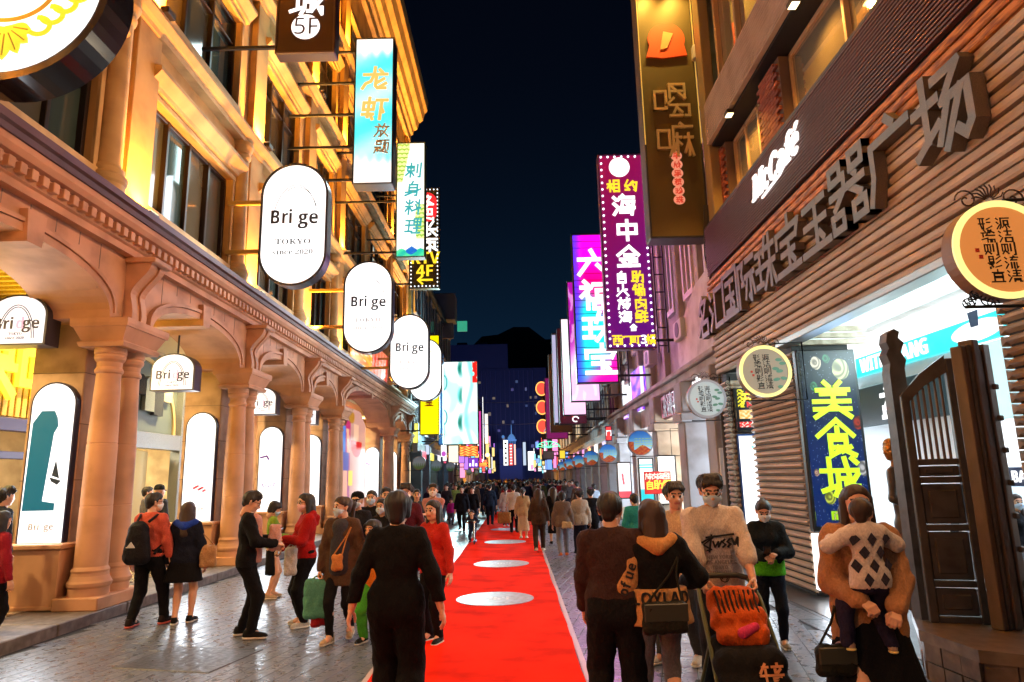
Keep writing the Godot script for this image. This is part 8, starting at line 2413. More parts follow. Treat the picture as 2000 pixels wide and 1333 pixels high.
	f.bone(Vector3(-0.14, 1.05, 0.12), Vector3(-0.02, 0.95, 0.2), 0.04, 0.03)
	for s in [-1.0, 1.0]:
		f.bone(Vector3(0.06 + s * 0.07, 0.8, 0), Vector3(0.07 + s * 0.08, 0.4, 0.03), 0.08, 0.06)
		f.bone(Vector3(0.07 + s * 0.08, 0.4, 0.03), Vector3(0.07 + s * 0.09, 0.03, 0.0), 0.06, 0.05)
	part_mesh("body", sf, [[f.build(0.02, [Color.WHITE]), Transform3D()]], bronze)
	part_mesh("head", sf, [[head_arrays(), Transform3D(Basis(Vector3.UP, deg_to_rad(100)).scaled(Vector3(0.92, 0.92, 0.92)), Vector3(-0.05, 1.52, 0.05))]], gold)
	part_mesh("topknot", sf, [[hair_arrays("crop"), Transform3D(Basis(Vector3.UP, deg_to_rad(100)).scaled(Vector3(0.93, 0.93, 0.93)), Vector3(-0.05, 1.52, 0.05))]], gold)
func people_near() -> void:
	var blk := Vector3(0.009, 0.009, 0.011)
	var white_sh := ["white_shoe", Vector3(0.55, 0.52, 0.46), Vector3(0.65, 0.62, 0.55)]
	var beige_sh := ["beige_shoe", Vector3(0.5, 0.36, 0.22), Vector3(0.6, 0.52, 0.42)]
	var walkL := [[-0.055, 0.11, 0.02], [0.055, -0.12]]
	var walkR := [[-0.055, -0.12], [0.055, 0.12, 0.025]]
	var p1 := person({"label": "man in coral sweater and black trousers walking away with a black backpack", "at": Vector3(-4.8, 0, -9.2), "h": 1.66, "turn": -8, "look": -38, "feet": [[-0.07, 0.06], [0.1, -0.1]], "hands": [[-0.17, 0.46, -0.03], [0.16, 0.47, -0.05]], "hair": ["crop", "black"], "mask": "white", "top": {"c": "coral", "col": Vector3(0.62, 0.11, 0.07), "hem": 0.5, "name": "sweater", "thick": 0.016}, "glasses": true, "shoes": ["black_red", Vector3(0.02, 0.012, 0.012), Vector3(0.5, 0.1, 0.08)], "cell": 0.016})
	backpack(p1, 1.66)
	var p2 := person({"label": "woman in navy jacket with bright blue collar and black pleated skirt walking away", "at": Vector3(-4.38, 0, -9.3), "h": 1.53, "turn": 6, "girl": true, "feet": [[-0.04, 0.03], [0.06, -0.05]], "hair": ["long", "brown"], "top": {"c": "navy", "col": Vector3(0.012, 0.015, 0.03), "hem": 0.45, "collar": "bright_blue", "collar_col": Vector3(0.02, 0.06, 0.42), "thick": 0.018}, "bottom": {"c": "black_pleat", "kind": "skirt", "hem": 0.34, "flare": 0.04, "col": blk}, "skin": 1.05, "shoes": ["black_white", Vector3(0.012, 0.012, 0.014), Vector3(0.6, 0.6, 0.58)], "cell": 0.016})
	bag("tote_bag", "tan shoulder tote hanging at the side of the woman in the navy jacket", p2.position + Vector3(0.3, 0.68, -0.02), Vector3(0.2, 0.28, 0.1), "tan_leather", Vector3(0.5, 0.28, 0.13), p2.position + Vector3(0.13, 1.24, 0.0), 15)
	var p3 := person({"label": "man with glasses in open black jacket over a pink shirt, looking down at his hands", "at": Vector3(-3.22, 0, -8.42), "h": 1.66, "turn": -72, "nod": 22, "feet": [[-0.08, 0.02], [0.08, -0.05]], "hands": [[-0.02, 0.66, -0.17], [0.09, 0.63, -0.19]], "grip": ["grip", "grip"], "hair": ["short", "black"], "glasses": true, "top": {"c": "black_jacket", "col": blk, "hem": 0.47, "open": "pink_tee", "open_col": Vector3(0.62, 0.3, 0.24), "thick": 0.018}, "shoes": ["black_shoe", Vector3(0.01, 0.01, 0.01), Vector3(0.5, 0.48, 0.45)], "cell": 0.016})
	bag("paper_bag", "pink paper bag held against his chest by the man with glasses", Vector3(-2.9, 0.96, -8.42), Vector3(0.14, 0.3, 0.1), "pink_paper", Vector3(0.65, 0.36, 0.3), Vector3.INF, 20)
	var p4 := person({"label": "long-haired woman in red hoodie and mask standing opposite the man with glasses", "at": Vector3(-2.7, 0, -9.0), "h": 1.61, "turn": 118, "look": 10, "girl": true, "feet": [[-0.07, -0.01], [0.07, 0.0]], "hands": [[0.0, 0.66, -0.17], [0.06, 0.58, -0.18]], "grip": ["grip", "grip"], "hair": ["long", "black"], "mask": "pink", "glasses": true, "top": {"c": "red_hoodie", "col": Vector3(0.4, 0.012, 0.012), "hem": 0.5, "hood": true, "thick": 0.018, "name": "hoodie"}, "shoes": white_sh, "cell": 0.016})
	bag("white_carton", "white carton drink bag hanging from the hand of the woman in red", Vector3(-2.83, 0.62, -8.82), Vector3(0.15, 0.34, 0.08), "white_paper", Vector3(0.62, 0.6, 0.6), Vector3(-2.84, 1.02, -8.83), 10)
	bag("waist_bag", "small dark bag behind the hip of the woman in red", Vector3(-2.44, 0.62, -9.05), Vector3(0.14, 0.24, 0.16), "dark_nylon", Vector3(0.02, 0.022, 0.05), Vector3.INF, 0)
	var p5 := person({"label": "masked woman in lime green top and black skirt bent over her phone", "at": Vector3(-3.86, 0, -11.1), "h": 1.46, "turn": -70, "nod": 30, "girl": true, "hands": [[-0.03, 0.62, -0.16], [0.06, 0.62, -0.18]], "grip": ["grip", "grip"], "hair": ["bob", "black"], "mask": "blue", "top": {"c": "lime", "col": Vector3(0.24, 0.4, 0.04), "hem": 0.52, "name": "top"}, "bottom": {"c": "black_skirt", "kind": "skirt", "hem": 0.24, "flare": -0.01, "col": blk}, "shoes": beige_sh, "cell": 0.018})
	phone("phone held up by the woman in the lime top", wrist(p5, true) + Vector3(0.07, 0.05, 0.02), -70)
	phone("phone held by the man with glasses", wrist(p3, false) + Vector3(0.06, 0.07, 0.0), -72)
	var p6 := person({"label": "masked woman in open brown coat over grey top walking towards the camera", "at": Vector3(-2.02, 0, -8.12), "h": 1.58, "turn": 174, "look": -42, "girl": true, "feet": [[-0.045, 0.1, 0.03], [0.05, -0.07]], "hands": [[-0.18, 0.47, -0.03], [0.15, 0.46, -0.04]], "grip": ["relaxed", "grip"], "hair": ["tail", "brown"], "mask": "blue", "top": {"c": "brown_coat", "col": Vector3(0.09, 0.05, 0.03), "hem": 0.38, "flare": 0.012, "thick": 0.022, "open": "grey_knit", "open_col": Vector3(0.05, 0.05, 0.065), "name": "coat"}, "bottom": {"c": "black_legging", "thick": 0.004, "col": blk}, "shoes": beige_sh, "cell": 0.016})
	bag("crossbody_bag", "small orange crossbody bag on the front of the woman in the brown coat", p6.position + Vector3(0.0, 0.78, 0.21), Vector3(0.12, 0.17, 0.07), "orange_leather", Vector3(0.6, 0.24, 0.07), p6.position + Vector3(0.12, 1.24, 0.1), 0)
	bag("plastic_bag", "translucent green plastic bag carried by the woman in the brown coat", wrist(p6, true) + Vector3(-0.02, -0.52, 0.02), Vector3(0.3, 0.42, 0.14), "green_plastic", Vector3(0.1, 0.34, 0.24), wrist(p6, true) + Vector3(0, -0.03, 0.02), 12)
	bag("red_packet", "red packet showing under the green plastic bag", wrist(p6, true) + Vector3(0.0, -0.62, -0.06), Vector3(0.22, 0.14, 0.1), "red_packet", Vector3(0.4, 0.02, 0.03), Vector3.INF, 40)
	person({"label": "boy in orange patterned sweater and green trousers beside the woman in black", "at": Vector3(-1.66, 0, -8.1), "h": 1.32, "turn": 172, "look": -20, "child": 0.5, "feet": [[-0.05, 0.05], [0.05, -0.06]], "hair": ["child", "black"], "skin": 1.1, "top": {"c": "orange_knit", "col": Vector3(0.62, 0.19, 0.02), "hem": 0.44, "thick": 0.02, "name": "sweater"}, "bottom": {"c": "green_track", "col": Vector3(0.06, 0.34, 0.03), "thick": 0.014}, "cell": 0.016})
	person({"label": "short-haired woman all in black walking away in the foreground beside the carpet", "at": Vector3(-0.9, 0, -5.25), "h": 1.68, "turn": -3, "girl": true, "wide": 1.12, "feet": [[-0.05, -0.04], [0.055, 0.05]], "hands": [[-0.225, 0.42, 0.0], [0.215, 0.43, -0.02]], "hair": ["bob", "black"], "top": {"c": "black_sweater", "col": Vector3(0.007, 0.007, 0.008), "hem": 0.525, "thick": 0.014, "name": "sweater", "fold": 0.003}, "bottom": {"c": "black_wide", "col": Vector3(0.005, 0.005, 0.006), "thick": 0.02, "cuff": 2.5}, "skin": 1.05, "cell": 0.014})
	var back := [
		["woman in black with long hair and white mask behind the woman in the brown coat", -1.9, -9.9, 1.5, 160, "long", "black_coat", Vector3(0.01, 0.01, 0.012), "blue", true],
		["man in dark cap and mask behind the long-haired masked woman", -2.35, -10.3, 1.58, 170, "none", "dark_top", Vector3(0.02, 0.02, 0.025), "blue", false],
		["masked man in black against the poster, behind the capped man", -2.33, -11.2, 1.6, 180, "crop", "black_tee", Vector3(0.012, 0.012, 0.014), "blue", false],
		["man in tan patterned jacket looking aside, left of the woman in black's head", -2.3, -12.2, 1.62, 200, "short", "tan_print", Vector3(0.36, 0.2, 0.07), "", false],
		["long-haired woman in red top and black jacket just right of the woman in black", -0.95, -8.0, 1.52, 150, "long", "red_dress", Vector3(0.55, 0.03, 0.02), "", true],
		["tall man with glasses and mask in maroon behind the woman in black", -1.68, -10.6, 1.68, 178, "full", "maroon_top", Vector3(0.1, 0.015, 0.025), "white", false],
		["man in grey standing back by the arcade, left of the pink-shirted man", -2.1, -14.6, 1.55, 190, "crop", "grey_top", Vector3(0.06, 0.06, 0.07), "", false],
	]
	for q in back:
		var d := {"label": q[0], "at": Vector3(q[1], 0, q[2]), "h": q[3], "turn": q[4], "hair": [q[5], "black"], "girl": q[9], "top": {"c": q[6], "col": q[7], "hem": 0.46}, "cell": 0.021}
		if q[8] != "":
			d.mask = q[8]
		if q[5] == "none":
			d.cap = "cap_black"
			d.cap_col = Vector3(0.01, 0.01, 0.012)
		person(d)
	person({"label": "masked man in pink shirt with folded arms facing the camera by the carpet", "at": Vector3(-1.62, 0, -13.5), "h": 1.66, "turn": 180, "hands": [[0.07, 0.66, -0.13], [-0.06, 0.63, -0.15]], "hair": ["short", "black"], "mask": "white", "top": {"c": "pink_shirt", "col": Vector3(0.55, 0.25, 0.22), "hem": 0.5, "sleeve": "rolled", "name": "shirt"}, "bottom": {"c": "black_stripe", "col": blk, "thick": 0.014}, "cell": 0.019})
	for q in [["man in black and white patterned shirt inside the arcade, facing right", -7.45, -14.0, 1.58, -60, "crop", "pattern_bw", Vector3(0.12, 0.11, 0.11), ""], ["man in dark grey shirt and cap seen from behind in the arcade", -7.0, -13.6, 1.6, -20, "none", "slate_shirt", Vector3(0.035, 0.04, 0.055), ""], ["woman in teal jacket and blue mask in the arcade", -6.6, -14.9, 1.5, 170, "bob", "teal_jacket", Vector3(0.05, 0.36, 0.33), "blue"], ["dark-haired man at the back of the arcade beside the cream door", -7.9, -17.0, 1.6, 170, "full", "ink_top", Vector3(0.03, 0.03, 0.04), ""], ["woman in black at the back of the arcade by the second lightbox", -7.1, -16.4, 1.55, 200, "long", "black_top2", Vector3(0.012, 0.012, 0.014), ""], ["man in dark clothes with white bag at the left edge, in the arcade", -6.72, -9.1, 1.62, -30, "full", "ink_coat", Vector3(0.02, 0.025, 0.04), ""], ["woman in crimson jacket cut off by the left edge of the view", -6.06, -8.2, 1.5, -20, "long", "crimson", Vector3(0.3, 0.015, 0.03), ""]]:
		var d := {"label": q[0], "at": Vector3(q[1], 0.15 if q[1] < -6.6 else 0.0, q[2]), "h": q[3], "turn": q[4], "hair": [q[5], "brown" if q[5] == "bob" else "black"], "girl": q[5] in ["bob", "long"], "top": {"c": q[6], "col": q[7], "hem": 0.46}, "cell": 0.021}
		if q[8] != "":
			d.mask = q[8]
		if q[5] == "none":
			d.cap = "cap_grey"
			d.cap_col = Vector3(0.02, 0.022, 0.025)
		person(d)
	person({"label": "man in dark brown sweater and black trousers walking away, left one of the foreground couple", "at": Vector3(0.66, 0, -5.0), "h": 1.64, "turn": -4, "look": -18, "wide": 1.12, "feet": [[-0.07, 0.0], [0.07, 0.06]], "hands": [[-0.13, 0.5, -0.12], [0.17, 0.46, -0.04]], "hair": ["crop", "black"], "top": {"c": "brown_sweater", "col": Vector3(0.05, 0.026, 0.024), "hem": 0.47, "thick": 0.018, "name": "sweater", "fold": 0.003}, "bottom": {"c": "black_jogger", "col": Vector3(0.009, 0.009, 0.011), "thick": 0.018}, "skin": 0.92, "cell": 0.014})
	var w := person({"label": "long-haired woman in black and tan jacket with grey leggings, right of the foreground couple", "at": Vector3(0.95, 0, -5.0), "h": 1.58, "turn": 4, "look": 14, "girl": true, "wide": 1.08, "feet": [[-0.06, 0.04], [0.075, -0.03]], "hands": [[-0.19, 0.47, -0.02], [0.16, 0.6, -0.14]], "hair": ["long", "brown"], "top": {"c": "black_blouson", "col": Vector3(0.01, 0.01, 0.011), "hem": 0.6, "thick": 0.03, "collar": "tan_collar", "collar_col": Vector3(0.62, 0.3, 0.1), "name": "jacket", "fold": 0.003}, "bottom": {"c": "grey_legging", "thick": 0.004, "col": Vector3(0.14, 0.135, 0.155)}, "shoes": white_sh, "cell": 0.014})
	jacket_panels(w)
	bag("shoulder_bag", "black flap shoulder bag on the hip of the woman in the tan-panelled jacket", Vector3(0.95, 0.73, -4.74), Vector3(0.3, 0.2, 0.09), "black_leather", Vector3(0.02, 0.02, 0.014), Vector3(1.08, 1.2, -4.84), 3)
	var sm := person({"label": "man with glasses and mask in pale printed sweatshirt pushing a pushchair", "at": Vector3(1.64, 0, -5.95), "h": 1.74, "turn": 180, "nod": 16, "look": -8, "wide": 1.1, "feet": [[-0.06, 0.06], [0.07, -0.03]], "hands": [[-0.115, 0.5, -0.2], [0.115, 0.5, -0.2]], "grip": ["grip", "grip"], "hair": ["full", "black"], "mask": "blue", "glasses": true, "top": {"c": "pale_sweat", "col": Vector3(0.72, 0.6, 0.5), "hem": 0.47, "thick": 0.024, "sleeve": "rolled", "name": "sweatshirt", "fold": 0.0035}, "bottom": {"c": "dark_jean", "col": Vector3(0.025, 0.03, 0.04), "thick": 0.012}, "skin": 1.12, "cell": 0.014})
	shirt_print(sm)
	pushchair()
	person({"label": "man in cream shirt half hidden behind the man with the pushchair", "at": Vector3(1.56, 0, -6.9), "h": 1.66, "turn": 140, "look": 40, "hair": ["full", "black"], "feet": [[-0.06, 0.05], [0.12, -0.06]], "top": {"c": "cream_shirt", "col": Vector3(0.66, 0.5, 0.32), "hem": 0.47, "name": "shirt"}, "bottom": {"c": "grey_trouser", "col": Vector3(0.05, 0.055, 0.065)}, "shoes": white_sh, "cell": 0.018})
	var mw := person({"label": "masked woman in black jacket with bright green hem, on her phone by the pushchair", "at": Vector3(2.6, 0, -7.45), "h": 1.46, "turn": 165, "nod": 24, "girl": true, "hands": [[-0.05, 0.64, -0.16], [0.03, 0.62, -0.17]], "grip": ["grip", "grip"], "hair": ["bun", "black"], "mask": "white", "top": {"c": "black_anorak", "col": Vector3(0.014, 0.018, 0.02), "hem": 0.56, "thick": 0.026}, "bottom": {"c": "navy_legging", "thick": 0.006, "col": Vector3(0.012, 0.016, 0.03)}, "skin": 1.0, "shoes": ["tan_shoe", Vector3(0.3, 0.22, 0.14), Vector3(0.6, 0.55, 0.45)], "cell": 0.017})
	var gh := Field.new()
	gh.K = 70.0
	gh.bone(Vector3(-0.04, 0.83, 0), Vector3(0.04, 0.83, 0), 0.125, 0.125, 0.85)
	gh.bone(Vector3(-0.04, 0.72, 0.0), Vector3(0.04, 0.72, 0.0), 0.128, 0.128, 0.85)
	gh.cuts.append([Vector3(0, -1, 0), -0.7])
	part_mesh("hem_band", mw, [[gh.build(0.018, [Color.WHITE]), Transform3D()]], cloth("bright_green", Vector3(0.12, 0.6, 0.02)))
	phone("phone in the hands of the masked woman in the black jacket", wrist(mw, true) + Vector3(0.0, 0.07, 0.08), 165)
	var mo := person({"label": "mother in orange cardigan and black skirt carrying a child, her face hidden", "at": Vector3(2.22, 0, -4.62), "h": 1.66, "turn": 168, "girl": true, "wide": 1.12, "feet": [[-0.07, 0.05], [0.06, -0.05]], "hands": [[-0.055, 0.56, -0.17], [0.06, 0.59, -0.17]], "grip": ["grip", "grip"], "hair": ["long", "brown"], "top": {"c": "ochre_cardigan", "col": Vector3(0.42, 0.2, 0.09), "hem": 0.4, "thick": 0.03, "name": "cardigan", "fold": 0.004}, "bottom": {"c": "black_long", "kind": "skirt", "hem": 0.2, "flare": 0.07, "col": blk}, "cell": 0.016})
	var ch := person({"label": "small child in pale argyle sweater carried in the mother's arms, back turned", "at": Vector3(2.14, 0.66, -4.38), "h": 0.93, "turn": 4, "look": -40, "child": 1.0, "feet": [[-0.14, -0.1, 0.02], [0.14, -0.08, 0.0]], "hands": [[-0.15, 0.72, -0.16], [0.15, 0.72, -0.16]], "hair": ["child", "brown"], "skin": 1.1, "top": {"c": "argyle_knit", "col": Vector3(0.7, 0.6, 0.54), "hem": 0.42, "thick": 0.035, "name": "sweater", "fold": 0.003}, "bottom": {"c": "indigo_pants", "col": Vector3(0.025, 0.02, 0.05), "thick": 0.02}, "shoes": ["striped_shoe", Vector3(0.45, 0.3, 0.22), Vector3(0.7, 0.55, 0.2)], "cell": 0.014})
	argyle(ch)
	bag("handbag", "small black handbag at the side of the mother", Vector3(1.93, 0.52, -4.5), Vector3(0.24, 0.18, 0.1), "black_leather", Vector3(0.02, 0.02, 0.014), Vector3(1.98, 0.92, -4.55), 0)
	var kid := person({"label": "small boy in dark blue riding a scooter at the edge of the carpet", "at": Vector3(-1.24, 0, -19.3), "h": 0.94, "turn": 176, "lean": 22, "child": 1.0, "feet": [[-0.05, 0.0, 0.07], [0.1, 0.2, 0.02]], "hands": [[-0.13, 0.62, -0.3], [0.13, 0.62, -0.3]], "grip": ["grip", "grip"], "hair": ["child", "black"], "skin": 1.1, "top": {"c": "kid_navy", "col": Vector3(0.02, 0.03, 0.07), "hem": 0.42}, "bottom": {"c": "kid_blue", "col": Vector3(0.02, 0.03, 0.08)}, "cell": 0.016})
	var sc := thing("scooter", "small blue and silver kick scooter under the boy", "scooter", Vector3(-1.18, 0, -19.1))
	put("deck", B.new().cbox(-1.23, -1.13, 0.06, 0.085, -19.5, -19.0, 0.008), M("scooter_blue", Vector3(0.05, 0.04, 0.3), 0.4), sc)
	put("stem", B.new().tube(PackedVector3Array([Vector3(-1.18, 0.08, -18.98), Vector3(-1.18, 0.62, -19.05)]), 0.016, 8), M("chrome", Vector3(0.6, 0.6, 0.6), 0.2, 1.0), sc)
	put("handlebar", B.new().tube(PackedVector3Array([Vector3(-1.34, 0.62, -19.05), Vector3(-1.02, 0.62, -19.05)]), 0.014, 8), M("rubber", Vector3(0.015, 0.015, 0.016), 0.7), sc)
	for z in [-19.52, -18.96]:
		put("wheel", B.new().lathe(PackedVector2Array([Vector2(0, -0.015), Vector2(0.05, -0.015), Vector2(0.055, 0), Vector2(0.05, 0.015), Vector2(0, 0.015)]), Vector3(-1.18, 0.056, z), 16, Vector3.RIGHT), M("rubber"), sc)
	var mids := [
		["man in navy suit walking away on the left edge of the carpet", -1.02, -26.0, 1.5, 0, "crop", "mid_navy", Vector3(0.015, 0.025, 0.05), Vector3(0.012, 0.016, 0.03), false, 0.46, ""],
		["woman in white coat with ponytail walking away left of the man with the paper bag", -0.42, -25.0, 1.42, -5, "tail", "mid_white", Vector3(0.58, 0.55, 0.5), Vector3(0.03, 0.015, 0.03), true, 0.38, ""],
		["man in white T-shirt and black trousers carrying a brown paper bag on the carpet", -0.12, -22.2, 1.5, 0, "short", "mid_tee", Vector3(0.6, 0.57, 0.52), blk, false, 0.47, "short"],
		["woman in beige jacket and cream skirt with ponytail, walking away on the carpet", 0.16, -20.1, 1.43, 0, "tail", "mid_beige", Vector3(0.5, 0.36, 0.22), Vector3(0.55, 0.42, 0.3), true, 0.44, ""],
		["woman with long hair in dark brown coat and trousers at the carpet's right edge", 0.5, -16.7, 1.46, -3, "long", "mid_brown", Vector3(0.06, 0.04, 0.03), Vector3(0.05, 0.035, 0.025), true, 0.42, ""],
		["woman in black long skirt between the brown coat and the grey sweater", 0.95, -18.4, 1.48, 0, "long", "mid_black", blk, blk, true, 0.44, ""],
		["person in taupe sweater and pale jeans with orange shoes, right of the carpet", 1.0, -15.7, 1.42, 0, "bob", "mid_taupe", Vector3(0.17, 0.13, 0.11), Vector3(0.2, 0.22, 0.27), true, 0.45, ""],
		["woman in cream hooded jacket with a crossbody strap, arm in arm at the right", 1.42, -16.0, 1.44, 6, "full", "mid_cream", Vector3(0.5, 0.42, 0.33), Vector3(0.02, 0.022, 0.04), true, 0.45, ""],
		["man in black beside the woman in the cream hooded jacket", 1.72, -16.4, 1.46, 0, "full", "mid_ink", Vector3(0.012, 0.012, 0.016), blk, false, 0.45, ""],
		["man in black jacket walking towards the camera left of the carpet", -1.9, -24.0, 1.48, 178, "crop", "mid_jet", Vector3(0.012, 0.014, 0.022), blk, false, 0.42, ""],
		["child in magenta jacket among the walkers on the left", -2.55, -27.0, 1.0, 180, "child", "mid_magenta", Vector3(0.55, 0.02, 0.24), Vector3(0.1, 0.1, 0.12), false, 0.44, ""],
		["person in white top on the left walking towards the camera", -3.0, -25.5, 1.45, 180, "short", "mid_pale", Vector3(0.5, 0.52, 0.53), blk, false, 0.47, ""],
		["person in light green jacket on the left of the street", -2.6, -29.5, 1.5, 180, "short", "mid_green", Vector3(0.25, 0.42, 0.1), blk, false, 0.46, ""],
		["person in teal shirt beyond the foreground couple's heads", 2.1, -12.6, 1.42, 10, "crop", "mid_teal", Vector3(0.03, 0.32, 0.31), blk, false, 0.46, ""],
		["man in white shirt and black trousers standing by the red buffet board", 4.42, -19.0, 1.5, 60, "crop", "mid_waiter", Vector3(0.62, 0.61, 0.6), blk, false, 0.5, ""],
		["person in pale blue shirt walking by the right shops, left of the couple", 2.7, -24.5, 1.45, 20, "short", "mid_sky", Vector3(0.32, 0.4, 0.52), Vector3(0.03, 0.03, 0.05), false, 0.46, ""],
	]
	for q in mids:
		var d := {"label": q[0], "at": Vector3(q[1], 0.012 if absf(q[1] + 0.4) < 0.95 else 0.0, q[2]), "h": q[3], "turn": q[4], "hair": [q[5], "brown" if q[5] == "long" else "black"], "girl": q[9], "feet": walkL if int(absf(q[2]) * 10) % 2 else walkR, "top": {"c": q[6], "col": q[7], "hem": q[10], "thick": 0.018}, "bottom": {"c": q[6] + "_leg", "col": q[8]}, "cell": 0.026}
		if q[11] == "short":
			d.top.sleeve = "short"
		if q[0].begins_with("woman in black long") or q[0].contains("cream skirt"):
			d.bottom.kind = "skirt"
			d.bottom.hem = 0.16 if q[0].contains("cream") else 0.2
			d.bottom.flare = 0.0
		if q[0].contains("orange shoes"):
			d.shoes = ["orange_shoe", Vector3(0.6, 0.14, 0.04), Vector3(0.6, 0.2, 0.1)]
		elif q[1] < 0.6 and q[9]:
			d.shoes = ["white_shoe", Vector3(0.55, 0.52, 0.46), Vector3(0.65, 0.62, 0.55)]
		if q[5] == "child":
			d.child = 0.8
		person(d)
	bag("brown_paper_bag", "brown paper carrier bag held by the man in the white T-shirt", Vector3(-0.42, 0.33, -22.1), Vector3(0.42, 0.34, 0.14), "kraft", Vector3(0.38, 0.2, 0.06), Vector3(-0.42, 0.68, -22.1), 0)
	bag("waist_pouch", "small cream pouch on the back of the person in the taupe sweater", Vector3(1.08, 0.62, -15.5), Vector3(0.22, 0.14, 0.07), "cream_pouch", Vector3(0.55, 0.42, 0.25), Vector3.INF, 0)
	person({"label": "masked woman in black top and pale jeans in the drinks shop, right edge", "at": Vector3(6.35, 0.02, -9.0), "h": 1.38, "turn": 200, "look": -20, "girl": true, "feet": [[-0.05, 0.1], [0.06, -0.1]], "hands": [[-0.16, 0.5, -0.06], [0.12, 0.52, -0.1]], "grip": ["relaxed", "grip"], "hair": ["long", "brown"], "mask": "blue", "top": {"c": "black_knit", "col": Vector3(0.014, 0.014, 0.018), "hem": 0.5}, "bottom": {"c": "pale_jean", "col": Vector3(0.25, 0.3, 0.36), "thick": 0.014, "cuff": 2.0}, "cell": 0.018})
	bag("white_pouch", "white packet with a green ring held by the woman in the drinks shop", Vector3(6.42, 0.62, -8.76), Vector3(0.17, 0.2, 0.06), "white_paper", Vector3(0.62, 0.6, 0.6), Vector3.INF, 10)
	person({"label": "person in dark clothes behind the pillar in the drinks shop", "at": Vector3(6.1, 0.02, -9.6), "h": 1.42, "turn": 185, "hair": ["short", "black"], "top": {"c": "dark_teal", "col": Vector3(0.02, 0.03, 0.04)}, "bottom": {"c": "washed_jean", "col": Vector3(0.18, 0.22, 0.27)}, "cell": 0.022})
func bag(called: String, label: String, base: Vector3, size: Vector3, mk: String, col: Vector3, strap: Vector3, turn: float) -> Node3D:
	var o := thing(called, label, "bag", base)
	var t := Transform3D(Basis(Vector3.UP, deg_to_rad(turn)), base)
	var f := Field.new()
	f.K = 160.0
	f.groove = 0.004
	f.groove_kind = 1
	var hx := size.x / 2.0
	var r := size.z * 0.42
	var rows := maxi(2, int(size.y / (r * 1.1)))
	for i in rows + 1:
		var y := lerpf(r, size.y - r * 0.8, float(i) / rows)
		f.bone(Vector3(-hx + r, y, 0), Vector3(hx - r, y, 0), r, r * 0.96)
	for x in [-hx + r, hx - r]:
		f.bone(Vector3(x, r, 0), Vector3(x * 0.94, size.y - r * 0.8, 0), r, r * 0.8)
	var m := part_mesh("pouch", o, [[f.build(0.014, [Color.WHITE]), Transform3D(t.basis, Vector3.ZERO)]], cloth(mk, col, 0.5))
	if mk == "black_leather":
		var fl := B.new()
		fl.cbox(-hx * 0.97, hx * 0.97, size.y * 0.42, size.y * 0.98, size.z * 0.36, size.z * 0.5, 0.012)
		var w := B.new()
		w.add(fl, Transform3D(t.basis, Vector3.ZERO))
		put_local("flap", w, M("flap_leather", Vector3(0.03, 0.03, 0.02), 0.4), o)
	if strap != Vector3.INF:
		var s := strap - base
		var b := B.new()
		for k in [-1.0, 1.0]:
			b.tube(PackedVector3Array([t.basis * Vector3(k * hx * 0.8, size.y * 0.95, 0), (t.basis * Vector3(k * hx * 0.4, size.y * 0.95, 0)).lerp(s, 0.6), s]), 0.008, 6)
		put_local("strap", b, cloth(mk + "_strap", col * 0.9, 0.5), o)
	return o
func backpack(p: Node3D, h: float) -> void:
	var o := thing("backpack", "black round-topped backpack with a small pale emblem on the man in coral", "backpack", p.position + Vector3(0, h * 0.48, 0.0))
	var bs := p.transform.basis
	var f := Field.new()
	f.K = 60.0
	f.groove = 0.003
	f.groove_kind = 1
	for k in 6:
		var w := 0.085 - 0.012 * k
		f.bone(Vector3(-w, 0.07 + 0.07 * k, 0.24), Vector3(w, 0.07 + 0.07 * k, 0.24), 0.095, 0.095, 0.85)
	part_mesh("pack", o, [[f.build(0.016, [Color.WHITE]), Transform3D(bs, Vector3.ZERO)]], cloth("pack_black", Vector3(0.012, 0.011, 0.015), 0.6))
	for s in [-1.0, 1.0]:
		var b := B.new()
		b.tube(PackedVector3Array([bs * Vector3(s * 0.08, 0.5, 0.17), bs * Vector3(s * 0.12, 0.58, 0.06), bs * Vector3(s * 0.13, 0.52, -0.1), bs * Vector3(s * 0.15, 0.3, -0.12), bs * Vector3(s * 0.16, 0.1, 0.12)]), 0.018, 6)
		put_local("strap", b, cloth("pack_black", Vector3(0.012, 0.011, 0.015)), o)
	var e := B.new()
	e.stroke(PackedVector2Array([Vector2(-0.05, 0), Vector2(0, 0.06), Vector2(0.05, 0), Vector2(-0.06, 0.0)]), bs * Vector3(0, 0.2, 0.36), bs * Vector3.RIGHT, Vector3.UP, 0.01, bs * Vector3(0, 0, 0.008))
	put_local("emblem", e, M("emblem_grey", Vector3(0.4, 0.4, 0.42), 0.5), o)
func phone(label: String, at: Vector3, turn: float) -> void:
	var o := thing("phone", label, "phone", at)
	var t := Transform3D(Basis(Vector3.UP, deg_to_rad(turn)) * Basis(Vector3.RIGHT, deg_to_rad(-50)), Vector3.ZERO)
	var b := B.new()
	b.cbox(-0.036, 0.036, -0.075, 0.075, -0.004, 0.004, 0.003)
	var w := B.new()
	w.add(b, t)
	put_local("case", w, M("phone_black", Vector3(0.01, 0.01, 0.012), 0.2), o)
	var s := B.new()
	s.box(-0.032, 0.032, -0.069, 0.069, 0.0042, 0.0048)
	var w2 := B.new()
	w2.add(s, t)
	put_local("screen", w2, E("phone_screen", Vector3(0.6, 0.75, 1.0), 0.9), o)
